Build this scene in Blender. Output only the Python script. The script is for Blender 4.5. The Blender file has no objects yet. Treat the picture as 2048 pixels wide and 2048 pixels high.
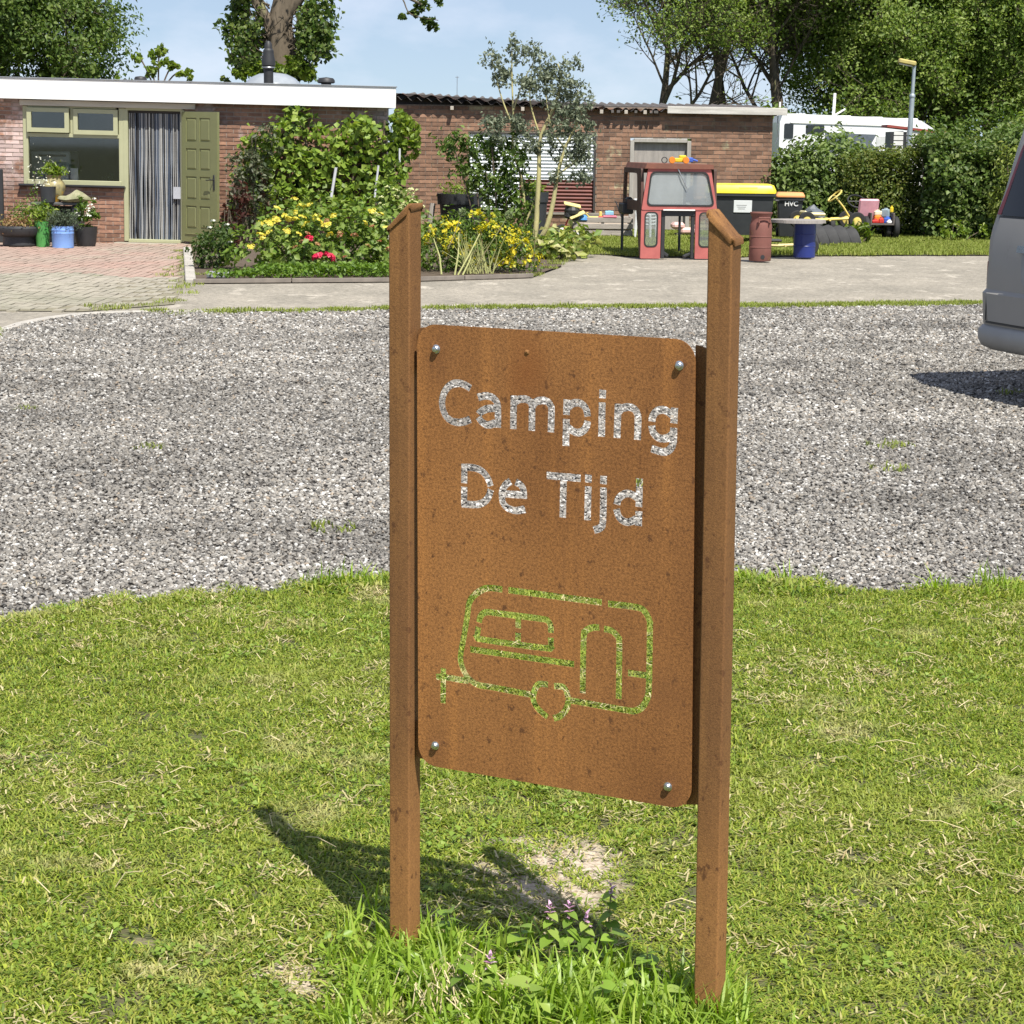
import bpy, bmesh, math, random
import numpy as np
from mathutils import Vector, Matrix, Euler
from mathutils.geometry import delaunay_2d_cdt

SC = bpy.context.scene
COL = SC.collection
R = math.radians

# ------------------------------------------------------------------ camera
cam_data = bpy.data.cameras.new('camera')
cam_data.sensor_width = 36.0
cam_data.lens = 72.0
cam_data.clip_start = 0.05
cam_data.clip_end = 3000.0
camera = bpy.data.objects.new('camera', cam_data)
COL.objects.link(camera)
PITCH = math.atan(698.0 / 3864.0)
ROLL = 0.013
fw = Vector((0, math.cos(PITCH), -math.sin(PITCH)))
up0 = Vector((0, math.sin(PITCH), math.cos(PITCH)))
ri = Vector((1, 0, 0)) * math.cos(ROLL) + up0 * math.sin(ROLL)
upv = -Vector((1, 0, 0)) * math.sin(ROLL) + up0 * math.cos(ROLL)
mw = Matrix((ri, upv, -fw)).transposed().to_4x4()
mw.translation = (0, 0, 1.6)
camera.matrix_world = mw
SC.camera = camera

# ------------------------------------------------------------------ sky and sun
SUN_TO = Vector((0.41, -0.91, 0.0)).normalized() * math.cos(R(57)) + Vector((0, 0, math.sin(R(57))))
world = bpy.data.worlds.new('World')
SC.world = world
world.use_nodes = True
nt = world.node_tree
nt.nodes.clear()
wo = nt.nodes.new('ShaderNodeOutputWorld')
bg = nt.nodes.new('ShaderNodeBackground')
sky = nt.nodes.new('ShaderNodeTexSky')
sky.sky_type = 'NISHITA'
sky.sun_disc = False
sky.sun_elevation = R(57)
sky.sun_rotation = R(155.7)
sky.altitude = 0
sky.air_density = 1.0
sky.dust_density = 0.3
sky.ozone_density = 5.0
tc = nt.nodes.new('ShaderNodeTexCoord')
mp = nt.nodes.new('ShaderNodeMapping')
mp.inputs['Location'].default_value = (0, 0, 0.06)
nt.links.new(tc.outputs['Generated'], mp.inputs['Vector'])
nt.links.new(mp.outputs['Vector'], sky.inputs['Vector'])
cm = nt.nodes.new('ShaderNodeMapping')
cm.inputs['Scale'].default_value = (5.0, 5.0, 11.0)
cm.inputs['Location'].default_value = (0.3, 0.0, 0.35)
nt.links.new(tc.outputs['Generated'], cm.inputs['Vector'])
cn = nt.nodes.new('ShaderNodeTexNoise')
cn.inputs['Scale'].default_value = 2.2
cn.inputs['Detail'].default_value = 7
cn.inputs['Roughness'].default_value = 0.55
nt.links.new(cm.outputs['Vector'], cn.inputs['Vector'])
cr = nt.nodes.new('ShaderNodeValToRGB')
cr.color_ramp.elements[0].position = 0.44
cr.color_ramp.elements[0].color = (0.20, 0.20, 0.20, 1)
cr.color_ramp.elements[1].position = 0.82
cr.color_ramp.elements[1].color = (0.62, 0.62, 0.62, 1)
nt.links.new(cn.outputs['Fac'], cr.inputs['Fac'])
mx = nt.nodes.new('ShaderNodeMix')
mx.data_type = 'RGBA'
mx.inputs[7].default_value = (10.0, 10.0, 11.2, 1)
nt.links.new(cr.outputs['Color'], mx.inputs[0])
nt.links.new(sky.outputs['Color'], mx.inputs[6])
nt.links.new(mx.outputs[2], bg.inputs['Color'])
bg.inputs['Strength'].default_value = 0.078
nt.links.new(bg.outputs['Background'], wo.inputs['Surface'])

sun_data = bpy.data.lights.new('sun', 'SUN')
sun_data.energy = 5.0
sun_data.angle = R(0.5)
sun_data.color = (1.0, 0.95, 0.86)
sun = bpy.data.objects.new('sun', sun_data)
sun.rotation_euler = (-SUN_TO).to_track_quat('-Z', 'Y').to_euler()
sun.location = SUN_TO * 50
COL.objects.link(sun)

vs = SC.view_settings
vs.view_transform = 'Standard'
vs.look = 'None'
vs.exposure = 0.5
vs.gamma = 1.0
vs.use_curve_mapping = False
SC.render.engine = 'CYCLES'
try:
    SC.cycles.max_bounces = 8
    SC.cycles.transparent_max_bounces = 12
except Exception:
    pass

# ------------------------------------------------------------------ helpers
def tag(o, label=None, cat=None, group=None, kind=None):
    if label: o['label'] = label
    if cat: o['category'] = cat
    if group: o['group'] = group
    if kind: o['kind'] = kind
    return o

def thing(name, label, cat, loc=(0, 0, 0), rz=0.0, group=None, rot=None):
    o = bpy.data.objects.new(name, None)
    o.empty_display_size = 0.1
    COL.objects.link(o)
    o.location = (loc[0], loc[1], loc[2] if len(loc) > 2 else 0.0)
    o.rotation_euler = rot if rot else (0, 0, rz)
    return tag(o, label, cat, group)

def link(name, me, mat=None, parent=None, loc=(0, 0, 0), rot=(0, 0, 0), scale=None):
    if mat is not None and len(me.materials) == 0:
        me.materials.append(mat)
    o = bpy.data.objects.new(name, me)
    COL.objects.link(o)
    o.location = loc
    o.rotation_euler = rot
    if scale: o.scale = scale
    if parent is not None: o.parent = parent
    return o

def kids(o):
    return [c for c in COL.objects if c.parent == o]

def copy_tree(o, parent=None):
    c = o.copy()
    COL.objects.link(c)
    c.parent = parent
    for ch in o.children:
        copy_tree(ch, c)
    return c

def np_mesh(name, V, F):
    V = np.ascontiguousarray(V, dtype=np.float32)
    F = np.ascontiguousarray(F, dtype=np.int32)
    k = F.shape[1]
    me = bpy.data.meshes.new(name)
    me.vertices.add(len(V))
    me.vertices.foreach_set('co', V.ravel())
    me.loops.add(F.size)
    me.loops.foreach_set('vertex_index', F.ravel())
    me.polygons.add(len(F))
    me.polygons.foreach_set('loop_start', np.arange(0, F.size, k, dtype=np.int32))
    me.update(calc_edges=True)
    return me

class MB:
    def __init__(s):
        s.v = []; s.f = []
    def add(s, v, f):
        b = len(s.v)
        s.v.extend([tuple(x) for x in v])
        s.f.extend([tuple(i + b for i in q) for q in f])
        return s
    def box(s, c, d, rot=None, b=0.0):
        x, y, z = d[0] / 2, d[1] / 2, d[2] / 2
        if b <= 0:
            v = [Vector((i * x, j * y, k * z)) for i in (-1, 1) for j in (-1, 1) for k in (-1, 1)]
            f = [(0, 1, 3, 2), (4, 6, 7, 5), (0, 4, 5, 1), (2, 3, 7, 6), (0, 2, 6, 4), (1, 5, 7, 3)]
        else:
            b = min(b, x * .9, y * .9, z * .9)
            v = []; idx = {}
            for i in (-1, 1):
                for j in (-1, 1):
                    for k in (-1, 1):
                        idx[(i, j, k, 0)] = len(v); v.append(Vector((i * x, j * (y - b), k * (z - b))))
                        idx[(i, j, k, 1)] = len(v); v.append(Vector((i * (x - b), j * y, k * (z - b))))
                        idx[(i, j, k, 2)] = len(v); v.append(Vector((i * (x - b), j * (y - b), k * z)))
            f = []
            def q(*ks):
                n = [idx[t] for t in ks]
                a = [v[t] for t in n]
                nn = (a[1] - a[0]).cross(a[2] - a[0])
                ce = sum(a, Vector()) / len(a)
                if nn.dot(ce) < 0: n.reverse()
                f.append(tuple(n))
            for i in (-1, 1):
                q((i, -1, -1, 0), (i, 1, -1, 0), (i, 1, 1, 0), (i, -1, 1, 0))
                q((-1, i, -1, 1), (1, i, -1, 1), (1, i, 1, 1), (-1, i, 1, 1))
                q((-1, -1, i, 2), (1, -1, i, 2), (1, 1, i, 2), (-1, 1, i, 2))
            for i in (-1, 1):
                for j in (-1, 1):
                    q((i, j, -1, 0), (i, j, 1, 0), (i, j, 1, 1), (i, j, -1, 1))
                    q((i, -1, j, 0), (i, 1, j, 0), (i, 1, j, 2), (i, -1, j, 2))
                    q((-1, i, j, 1), (1, i, j, 1), (1, i, j, 2), (-1, i, j, 2))
                    for k in (-1, 1):
                        q((i, j, k, 0), (i, j, k, 1), (i, j, k, 2))
        if rot is not None:
            M = Euler(rot).to_matrix() if not isinstance(rot, Matrix) else rot
            v = [M @ p for p in v]
        c = Vector(c)
        return s.add([p + c for p in v], f)
    def tube(s, pts, r, n=8, cap=True):
        pts = [Vector(p) for p in pts]
        rs = r if isinstance(r, (list, tuple)) else [r] * len(pts)
        b = len(s.v)
        ref = Vector((0, 0, 1))
        t0 = (pts[1] - pts[0]).normalized()
        if abs(t0.dot(ref)) > .9: ref = Vector((1, 0, 0))
        a = t0.cross(ref).normalized()
        for i, p in enumerate(pts):
            if i == 0: t = pts[1] - pts[0]
            elif i == len(pts) - 1: t = pts[-1] - pts[-2]
            else: t = pts[i + 1] - pts[i - 1]
            t = t.normalized()
            a = (a - t * a.dot(t))
            a = a.normalized() if a.length > 1e-6 else t.orthogonal().normalized()
            c = t.cross(a)
            for k in range(n):
                w = 2 * math.pi * k / n
                s.v.append(tuple(p + (a * math.cos(w) + c * math.sin(w)) * rs[i]))
        for i in range(len(pts) - 1):
            for k in range(n):
                s.f.append((b + i * n + k, b + i * n + (k + 1) % n, b + (i + 1) * n + (k + 1) % n, b + (i + 1) * n + k))
        if cap:
            s.f.append(tuple(b + k for k in range(n))[::-1])
            s.f.append(tuple(b + (len(pts) - 1) * n + k for k in range(n)))
        return s
    def lathe(s, prof, n=20, c=(0, 0, 0), M=None, a0=0.0, a1=2 * math.pi):
        b = len(s.v)
        full = abs(a1 - a0 - 2 * math.pi) < 1e-6
        m = n if full else n + 1
        for r, z in prof:
            for k in range(m):
                w = a0 + (a1 - a0) * k / n
                p = Vector((r * math.cos(w), r * math.sin(w), z))
                if M is not None: p = M @ p
                s.v.append(tuple(p + Vector(c)))
        for i in range(len(prof) - 1):
            for k in range(n):
                k2 = (k + 1) % m
                s.f.append((b + i * m + k, b + i * m + k2, b + (i + 1) * m + k2, b + (i + 1) * m + k))
        return s
    def prism(s, poly, h0, h1, M=None, c=(0, 0, 0)):
        """polygon in the local x-z plane, extruded along y from h0 to h1"""
        n = len(poly)
        v = [Vector((p[0], h0, p[1])) for p in poly] + [Vector((p[0], h1, p[1])) for p in poly]
        if M is not None: v = [M @ p for p in v]
        v = [p + Vector(c) for p in v]
        ar = sum(poly[i][0] * poly[(i + 1) % n][1] - poly[(i + 1) % n][0] * poly[i][1] for i in range(n))
        f = [tuple(range(n)), tuple(range(2 * n - 1, n - 1, -1))]
        f += [(i, i + n, (i + 1) % n + n, (i + 1) % n) for i in range(n)]
        if (ar < 0) != (h1 < h0): f = [q[::-1] for q in f]
        return s.add(v, f)
    def flat(s, poly, z):
        b = len(s.v)
        s.v.extend([(p[0], p[1], z) for p in poly])
        s.f.append(tuple(range(b, b + len(poly))))
        return s
    def mesh(s, name, smooth=None):
        me = bpy.data.meshes.new(name)
        me.from_pydata(s.v, [], s.f)
        me.update()
        if smooth is not None:
            me.shade_smooth()
            me.set_sharp_from_angle(angle=R(smooth))
        return me
    def build(s, name, mat, parent=None, smooth=None, loc=(0, 0, 0), rot=(0, 0, 0)):
        return link(name, s.mesh(name, smooth), mat, parent, loc, rot)

def rrect(x0, x1, z0, z1, r, n=5):
    out = []
    for cx, cz, a in ((x1 - r, z1 - r, 0), (x0 + r, z1 - r, 90), (x0 + r, z0 + r, 180), (x1 - r, z0 + r, 270)):
        for k in range(n + 1):
            w = R(a + 90 * k / n)
            out.append((cx + r * math.cos(w), cz + r * math.sin(w)))
    return out

def ring_prism(mb, outer, inner, h0, h1):
    n = len(outer)
    v = [(p[0], h, p[1]) for h in (h0, h1) for p in outer] + [(p[0], h, p[1]) for h in (h0, h1) for p in inner]
    f = []
    for i in range(n):
        j = (i + 1) % n
        f.append((i, j, 2 * n + j, 2 * n + i))
        f.append((n + j, n + i, 3 * n + i, 3 * n + j))
        f.append((j, i, n + i, n + j))
        f.append((2 * n + i, 2 * n + j, 3 * n + j, 3 * n + i))
    mb.add(v, f)

def spline(pts, k=4):
    if len(pts) < 3: return list(pts)
    P = [Vector(p) for p in pts]
    out = []
    for i in range(len(P) - 1):
        p0 = P[max(i - 1, 0)]; p1 = P[i]; p2 = P[i + 1]; p3 = P[min(i + 2, len(P) - 1)]
        for j in range(k):
            t = j / k
            out.append(.5 * ((2 * p1) + (p2 - p0) * t + (2 * p0 - 5 * p1 + 4 * p2 - p3) * t * t + (3 * p1 - p0 - 3 * p2 + p3) * t ** 3))
    out.append(P[-1])
    return out

# ------------------------------------------------------------------ materials
def new_mat(name):
    m = bpy.data.materials.new(name)
    m.use_nodes = True
    n = m.node_tree.nodes; l = m.node_tree.links
    n.clear()
    out = n.new('ShaderNodeOutputMaterial')
    return m, n, l, out

def rgb(c):
    return (c[0], c[1], c[2], 1.0)

def pm(name, c1, c2=None, rough=.65, scale=6.0, bump=0.0, metal=0.0, stretch=(1, 1, 1), world_pos=False, spec=.5,
       coat=0.0, rnd=0.0, island=False, spots=None, bscale=None, lo=.35, hi=.65, fine=None):
    """principled surface: two-colour noise, optional per-object or per-piece brightness, optional third colour in spots"""
    m, n, l, out = new_mat(name)
    p = n.new('ShaderNodeBsdfPrincipled')
    p.inputs['Roughness'].default_value = rough
    p.inputs['Metallic'].default_value = metal
    p.inputs['Specular IOR Level'].default_value = spec
    p.inputs['Coat Weight'].default_value = coat
    l.new(p.outputs[0], out.inputs['Surface'])
    c2 = c2 or tuple(x * .8 for x in c1)
    if world_pos:
        src = n.new('ShaderNodeNewGeometry').outputs['Position']
    else:
        src = n.new('ShaderNodeTexCoord').outputs['Object']
    mpn = n.new('ShaderNodeMapping')
    mpn.inputs['Scale'].default_value = stretch
    l.new(src, mpn.inputs['Vector'])
    no = n.new('ShaderNodeTexNoise')
    no.inputs['Scale'].default_value = scale
    no.inputs['Detail'].default_value = 6
    no.inputs['Roughness'].default_value = .62
    l.new(mpn.outputs[0], no.inputs['Vector'])
    rp = n.new('ShaderNodeValToRGB')
    rp.color_ramp.elements[0].position = lo; rp.color_ramp.elements[0].color = rgb(c1)
    rp.color_ramp.elements[1].position = hi; rp.color_ramp.elements[1].color = rgb(c2)
    l.new(no.outputs['Fac'], rp.inputs['Fac'])
    col = rp.outputs['Color']
    if spots:
        c3, sscale, th = spots
        n2 = n.new('ShaderNodeTexNoise')
        n2.inputs['Scale'].default_value = sscale
        n2.inputs['Detail'].default_value = 5
        n2.inputs['Roughness'].default_value = .7
        l.new(mpn.outputs[0], n2.inputs['Vector'])
        r2 = n.new('ShaderNodeValToRGB')
        r2.color_ramp.elements[0].position = th; r2.color_ramp.elements[0].color = (0, 0, 0, 1)
        r2.color_ramp.elements[1].position = th + .08; r2.color_ramp.elements[1].color = (1, 1, 1, 1)
        l.new(n2.outputs['Fac'], r2.inputs['Fac'])
        mxn = n.new('ShaderNodeMix'); mxn.data_type = 'RGBA'
        l.new(r2.outputs['Color'], mxn.inputs[0])
        l.new(col, mxn.inputs[6]); mxn.inputs[7].default_value = rgb(c3)
        col = mxn.outputs[2]
    if fine:
        n3 = n.new('ShaderNodeTexNoise'); n3.inputs['Scale'].default_value = fine[0]; n3.inputs['Detail'].default_value = 4; n3.inputs['Roughness'].default_value = .75
        l.new(src, n3.inputs['Vector'])
        m3 = n.new('ShaderNodeMapRange'); m3.inputs['From Min'].default_value = .3; m3.inputs['From Max'].default_value = .7
        m3.inputs['To Min'].default_value = fine[1]; m3.inputs['To Max'].default_value = fine[2]
        l.new(n3.outputs['Fac'], m3.inputs['Value'])
        h3 = n.new('ShaderNodeHueSaturation'); l.new(m3.outputs[0], h3.inputs['Value']); l.new(col, h3.inputs['Color'])
        col = h3.outputs['Color']
    if rnd > 0:
        if island:
            rv = n.new('ShaderNodeNewGeometry').outputs['Random Per Island']
        else:
            rv = n.new('ShaderNodeObjectInfo').outputs['Random']
        mr = n.new('ShaderNodeMapRange')
        mr.inputs['To Min'].default_value = 1 - rnd
        mr.inputs['To Max'].default_value = 1 + rnd
        l.new(rv, mr.inputs['Value'])
        hs = n.new('ShaderNodeHueSaturation')
        l.new(mr.outputs[0], hs.inputs['Value'])
        l.new(col, hs.inputs['Color'])
        col = hs.outputs['Color']
    l.new(col, p.inputs['Base Color'])
    if bump > 0:
        bn = n.new('ShaderNodeTexNoise')
        bn.inputs['Scale'].default_value = bscale or scale * 6
        bn.inputs['Detail'].default_value = 5
        l.new(mpn.outputs[0], bn.inputs['Vector'])
        bp = n.new('ShaderNodeBump')
        bp.inputs['Strength'].default_value = min(1, bump)
        bp.inputs['Distance'].default_value = .01
        l.new(bn.outputs['Fac'], bp.inputs['Height'])
        l.new(bp.outputs[0], p.inputs['Normal'])
    return m

def leaf_mat(name, cols, trans=.3, rough=.5, patch=None, spec=.4, patch2=None):
    """leaf colours picked per leaf; patch = (colour, scale, low, high) blends towards a dry colour over the ground"""
    m, n, l, out = new_mat(name)
    g = n.new('ShaderNodeNewGeometry')
    oi = n.new('ShaderNodeObjectInfo')
    ad = n.new('ShaderNodeMath'); ad.operation = 'ADD'
    l.new(g.outputs['Random Per Island'], ad.inputs[0])
    l.new(oi.outputs['Random'], ad.inputs[1])
    fr = n.new('ShaderNodeMath'); fr.operation = 'FRACT'
    l.new(ad.outputs[0], fr.inputs[0])
    rp = n.new('ShaderNodeValToRGB')
    cr_ = rp.color_ramp
    while len(cr_.elements) < len(cols): cr_.elements.new(.5)
    for i, c in enumerate(cols):
        cr_.elements[i].position = i / (len(cols) - 1)
        cr_.elements[i].color = rgb(c)
    l.new(fr.outputs[0], rp.inputs['Fac'])
    col = rp.outputs['Color']
    for patch in [q_ for q_ in (patch2, patch) if q_]:
        pc, ps, lo, hi = patch
        no = n.new('ShaderNodeTexNoise')
        no.inputs['Scale'].default_value = ps
        no.inputs['Detail'].default_value = 5
        no.inputs['Roughness'].default_value = .6
        l.new(g.outputs['Position'], no.inputs['Vector'])
        mr = n.new('ShaderNodeMapRange')
        mr.inputs['From Min'].default_value = lo
        mr.inputs['From Max'].default_value = hi
        l.new(no.outputs['Fac'], mr.inputs['Value'])
        mxn = n.new('ShaderNodeMix'); mxn.data_type = 'RGBA'
        l.new(mr.outputs[0], mxn.inputs[0])
        l.new(col, mxn.inputs[6]); mxn.inputs[7].default_value = rgb(pc)
        col = mxn.outputs[2]
    p = n.new('ShaderNodeBsdfPrincipled')
    p.inputs['Roughness'].default_value = rough
    p.inputs['Specular IOR Level'].default_value = spec
    l.new(col, p.inputs['Base Color'])
    t = n.new('ShaderNodeBsdfTranslucent')
    hs = n.new('ShaderNodeHueSaturation')
    hs.inputs['Value'].default_value = 1.5
    hs.inputs['Saturation'].default_value = 1.1
    l.new(col, hs.inputs['Color'])
    l.new(hs.outputs[0], t.inputs['Color'])
    ms = n.new('ShaderNodeMixShader')
    ms.inputs[0].default_value = trans
    l.new(p.outputs[0], ms.inputs[1]); l.new(t.outputs[0], ms.inputs[2])
    l.new(ms.outputs[0], out.inputs['Surface'])
    return m

def glass_mat(name, tint=(.8, .85, .85), clear=.75, rough=.03, film=0.0):
    m, n, l, out = new_mat(name)
    tr = n.new('ShaderNodeBsdfTransparent'); tr.inputs[0].default_value = rgb(tint)
    gl = n.new('ShaderNodeBsdfGlossy'); gl.inputs['Roughness'].default_value = rough
    lw = n.new('ShaderNodeFresnel'); lw.inputs[0].default_value = 1.5
    ml = n.new('ShaderNodeMath'); ml.operation = 'MULTIPLY_ADD'
    ml.inputs[1].default_value = 1.6; ml.inputs[2].default_value = .02
    l.new(lw.outputs[0], ml.inputs[0])
    ms = n.new('ShaderNodeMixShader')
    l.new(ml.outputs[0], ms.inputs[0]); l.new(tr.outputs[0], ms.inputs[1]); l.new(gl.outputs[0], ms.inputs[2])
    sh = ms.outputs[0]
    if film > 0:
        df = n.new('ShaderNodeBsdfDiffuse'); df.inputs[0].default_value = (.55, .6, .62, 1)
        no = n.new('ShaderNodeTexNoise'); no.inputs['Scale'].default_value = 2.5; no.inputs['Detail'].default_value = 5
        tcn = n.new('ShaderNodeTexCoord'); l.new(tcn.outputs['Object'], no.inputs['Vector'])
        mr = n.new('ShaderNodeMapRange'); mr.inputs['To Min'].default_value = film * .5; mr.inputs['To Max'].default_value = film * 1.5
        l.new(no.outputs['Fac'], mr.inputs['Value'])
        m2 = n.new('ShaderNodeMixShader')
        l.new(mr.outputs[0], m2.inputs[0]); l.new(sh, m2.inputs[1]); l.new(df.outputs[0], m2.inputs[2])
        sh = m2.outputs[0]
    l.new(sh, out.inputs['Surface'])
    return m

# ------------------------------------------------------------------ foliage helpers
def leaf_geo(rng, P, size, ar=.55, up=.4, out=None, outw=.0, fold=.18, dirs=None):
    P = np.asarray(P, float); n = len(P)
    nr = rng.normal(size=(n, 3))
    nr /= np.linalg.norm(nr, axis=1, keepdims=True) + 1e-9
    nr[:, 2] += up
    if out is not None: nr += out * outw
    nr /= np.linalg.norm(nr, axis=1, keepdims=True) + 1e-9
    d = rng.normal(size=(n, 3)) if dirs is None else dirs + rng.normal(size=(n, 3)) * .25
    d -= nr * (d * nr).sum(1, keepdims=True)
    d /= np.linalg.norm(d, axis=1, keepdims=True) + 1e-9
    s = (size * (.65 + .7 * rng.random(n)))[:, None]
    w = s * ar * .5
    sd = np.cross(nr, d)
    V = np.stack([P - d * s * .5, P + sd * w + nr * s * fold + d * s * .05, P + d * s * .5, P - sd * w + nr * s * fold + d * s * .05], 1).reshape(-1, 3)
    b = (np.arange(n) * 4)[:, None]
    F = np.concatenate([b + np.array([[0, 1, 2]]), b + np.array([[0, 2, 3]])], 1).reshape(-1, 3)
    return V, F

def leaf_obj(name, parent, mat, rng, P, size, **kw):
    V, F = leaf_geo(rng, P, size, **kw)
    return link(name, np_mesh(name, V, F), mat, parent)

def blob_points(rng, blobs, n, shell=.5, clump=14, csig=.09, zmin=None):
    """points clumped on and inside ellipsoids [(centre, radii)], more near their surface"""
    vol = np.array([r[0] * r[1] * r[2] for c, r in blobs]) ** (2 / 3)
    pr = vol / vol.sum()
    out = []; nrm = []
    k = max(1, n // clump)
    pick = rng.choice(len(blobs), k, p=pr)
    for b in pick:
        c, r = np.array(blobs[b][0], float), np.array(blobs[b][1], float)
        d = rng.normal(size=3); d /= np.linalg.norm(d)
        rad = 1 - shell * rng.random() ** 1.6
        cen = c + d * r * rad
        q = cen + rng.normal(size=(clump, 3)) * csig * (r.mean() ** .5)
        out.append(q); nrm.append(np.repeat(d[None], clump, 0))
    P = np.concatenate(out); N = np.concatenate(nrm)
    if zmin is not None:
        k = P[:, 2] > zmin
        P, N = P[k], N[k]
    return P, N

def grow(rng, p, d, L, r, depth, maxd, mb, tips, wob=.18, trop=.06, kids_n=(3, 5), ratio=.62, spread=.75, start=.35, sides=6, rmin=.012):
    n = max(3, 6 - depth)
    pts = [Vector(p)]; rs = [r]
    d = Vector(d).normalized()
    for i in range(n):
        d = (d + Vector(rng.normal(size=3)) * wob + Vector((0, 0, trop))).normalized()
        pts.append(pts[-1] + d * (L / n))
        rs.append(max(rmin * .6, r * (1 - .6 * (i + 1) / n)))
    mb.tube(pts, rs, max(3, sides - depth), cap=False)
    if depth >= maxd:
        tips.append(pts[-1]); tips.append(pts[-2])
        return
    if depth >= maxd - 1: tips.append(pts[-1])
    k = int(rng.integers(kids_n[0], kids_n[1] + 1))
    for j in range(k):
        t = start + (1 - start) * (j + rng.random() * .8) / k
        i = min(n - 1, int(t * n)); f = t * n - i
        q = pts[i].lerp(pts[i + 1], min(1, max(0, f)))
        ax = (pts[i + 1] - pts[i]).normalized()
        o = Vector(rng.normal(size=3)); o = (o - ax * o.dot(ax)).normalized()
        nd = (ax * (1 - spread * .5) + o * spread).normalized()
        grow(rng, q, nd, L * ratio * (.75 + .5 * rng.random()) * (1.15 - .4 * t), max(rmin, rs[i] * .6), depth + 1, maxd, mb, tips, wob, trop, kids_n, ratio, spread, .3, sides, rmin)

# ------------------------------------------------------------------ scatter by geometry nodes (uncountable stuff only)
def scatter(name, P, rot, scl, pick, sources, parent=None):
    me = bpy.data.meshes.new(name)
    n = len(P)
    me.vertices.add(n)
    me.vertices.foreach_set('co', np.asarray(P, np.float32).ravel())
    a = me.attributes.new('rot', 'FLOAT_VECTOR', 'POINT'); a.data.foreach_set('vector', np.asarray(rot, np.float32).ravel())
    a = me.attributes.new('scl', 'FLOAT_VECTOR', 'POINT'); a.data.foreach_set('vector', np.asarray(scl, np.float32).ravel())
    a = me.attributes.new('pick', 'INT', 'POINT'); a.data.foreach_set('value', np.asarray(pick, np.int32))
    o = link(name, me, None, parent)
    c = bpy.data.collections.new(name + '_pieces')
    for i, (sm, mt) in enumerate(sources):
        if len(sm.materials) == 0: sm.materials.append(mt)
        so = bpy.data.objects.new('%s_piece_%02d' % (name, i), sm)
        c.objects.link(so)
    ng = bpy.data.node_groups.new(name + '_scatter', 'GeometryNodeTree')
    ng.interface.new_socket('Geometry', in_out='INPUT', socket_type='NodeSocketGeometry')
    ng.interface.new_socket('Geometry', in_out='OUTPUT', socket_type='NodeSocketGeometry')
    gi = ng.nodes.new('NodeGroupInput'); go = ng.nodes.new('NodeGroupOutput')
    ip = ng.nodes.new('GeometryNodeInstanceOnPoints')
    ci = ng.nodes.new('GeometryNodeCollectionInfo')
    ci.inputs['Collection'].default_value = c
    ci.inputs['Separate Children'].default_value = True
    ci.inputs['Reset Children'].default_value = True
    ng.links.new(gi.outputs[0], ip.inputs['Points'])
    ng.links.new(ci.outputs[0], ip.inputs['Instance'])
    ip.inputs['Pick Instance'].default_value = True
    for nm_, ty, so in (('pick', 'INT', 'Instance Index'), ('rot', 'FLOAT_VECTOR', 'Rotation'), ('scl', 'FLOAT_VECTOR', 'Scale')):
        na = ng.nodes.new('GeometryNodeInputNamedAttribute')
        na.data_type = ty
        na.inputs['Name'].default_value = nm_
        ng.links.new(na.outputs[0], ip.inputs[so])
    ng.links.new(ip.outputs[0], go.inputs[0])
    md = o.modifiers.new('scatter', 'NODES')
    md.node_group = ng
    return o

def blade_clump(rng, n, rad, h0, h1, w0, w1, lean=.8):
    V = []; F = []
    for i in range(n):
        a = rng.random() * 6.283; q = rad * math.sqrt(rng.random())
        b = np.array([q * math.cos(a), q * math.sin(a), 0.])
        L = h0 + (h1 - h0) * rng.random()
        w = w0 + (w1 - w0) * rng.random()
        az = rng.random() * 6.283; ln = lean * (.25 + .9 * rng.random())
        hd = np.array([math.cos(az), math.sin(az), 0.]); sd = np.array([-hd[1], hd[0], 0.])
        m = b + hd * L * .35 * ln + np.array([0, 0, L * .6 * (1 - .25 * ln)])
        t = m + hd * L * .55 * ln + np.array([0, 0, L * .42 * (1 - .75 * ln)])
        k = len(V)
        V += [b - sd * w * .5, b + sd * w * .5, m - sd * w * .45, m + sd * w * .45, t]
        F += [(k, k + 1, k + 3), (k, k + 3, k + 2), (k + 2, k + 3, k + 4)]
    return np_mesh('grass_clump', np.array(V), np.array(F))

# ------------------------------------------------------------------ ground, lawn, gravel, yard
rng = np.random.default_rng(7)
M_ground = pm('far_field', (.055, .075, .02), (.08, .085, .03), rough=.95, scale=.4, world_pos=True)
M_lawnsoil = pm('lawn_soil', (.055, .07, .02), (.11, .095, .05), rough=.95, scale=9, bump=.6, world_pos=True, spots=((.23, .19, .12), 5, .6))
M_sand = pm('sandy_soil', (.50, .42, .33), (.36, .29, .21), rough=.95, scale=30, bump=.8, world_pos=True, bscale=90, spots=((.17, .13, .08), 26, .62))
M_gravelbed = pm('shaded_fines', (.095, .083, .070), (.05, .045, .04), rough=.95, scale=60, bump=.8, world_pos=True, bscale=150)  # fines coloured darker to deepen the shade between the stones
M_yard = pm('worn_concrete', (.35, .315, .255), (.225, .205, .165), rough=.95, scale=1.3, bump=.9, world_pos=True, stretch=(1, .6, 1), bscale=38,
            spots=((.44, .40, .33), 2.2, .575), lo=.3, hi=.72, fine=(24, .55, 1.35))
M_moss = pm('moss', (.12, .15, .03), (.2, .2, .06), rough=.95, scale=14, world_pos=True)
M_bedsoil = pm('bed_soil', (.07, .05, .035), (.12, .09, .06), rough=.95, scale=12, bump=.5, world_pos=True)

o = MB().flat([(-700, -300), (700, -300), (700, 1500), (-700, 1500)], -.03).build('ground', M_ground)
tag(o, 'flat grassy land under and beyond the camp site', kind='structure')

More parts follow.
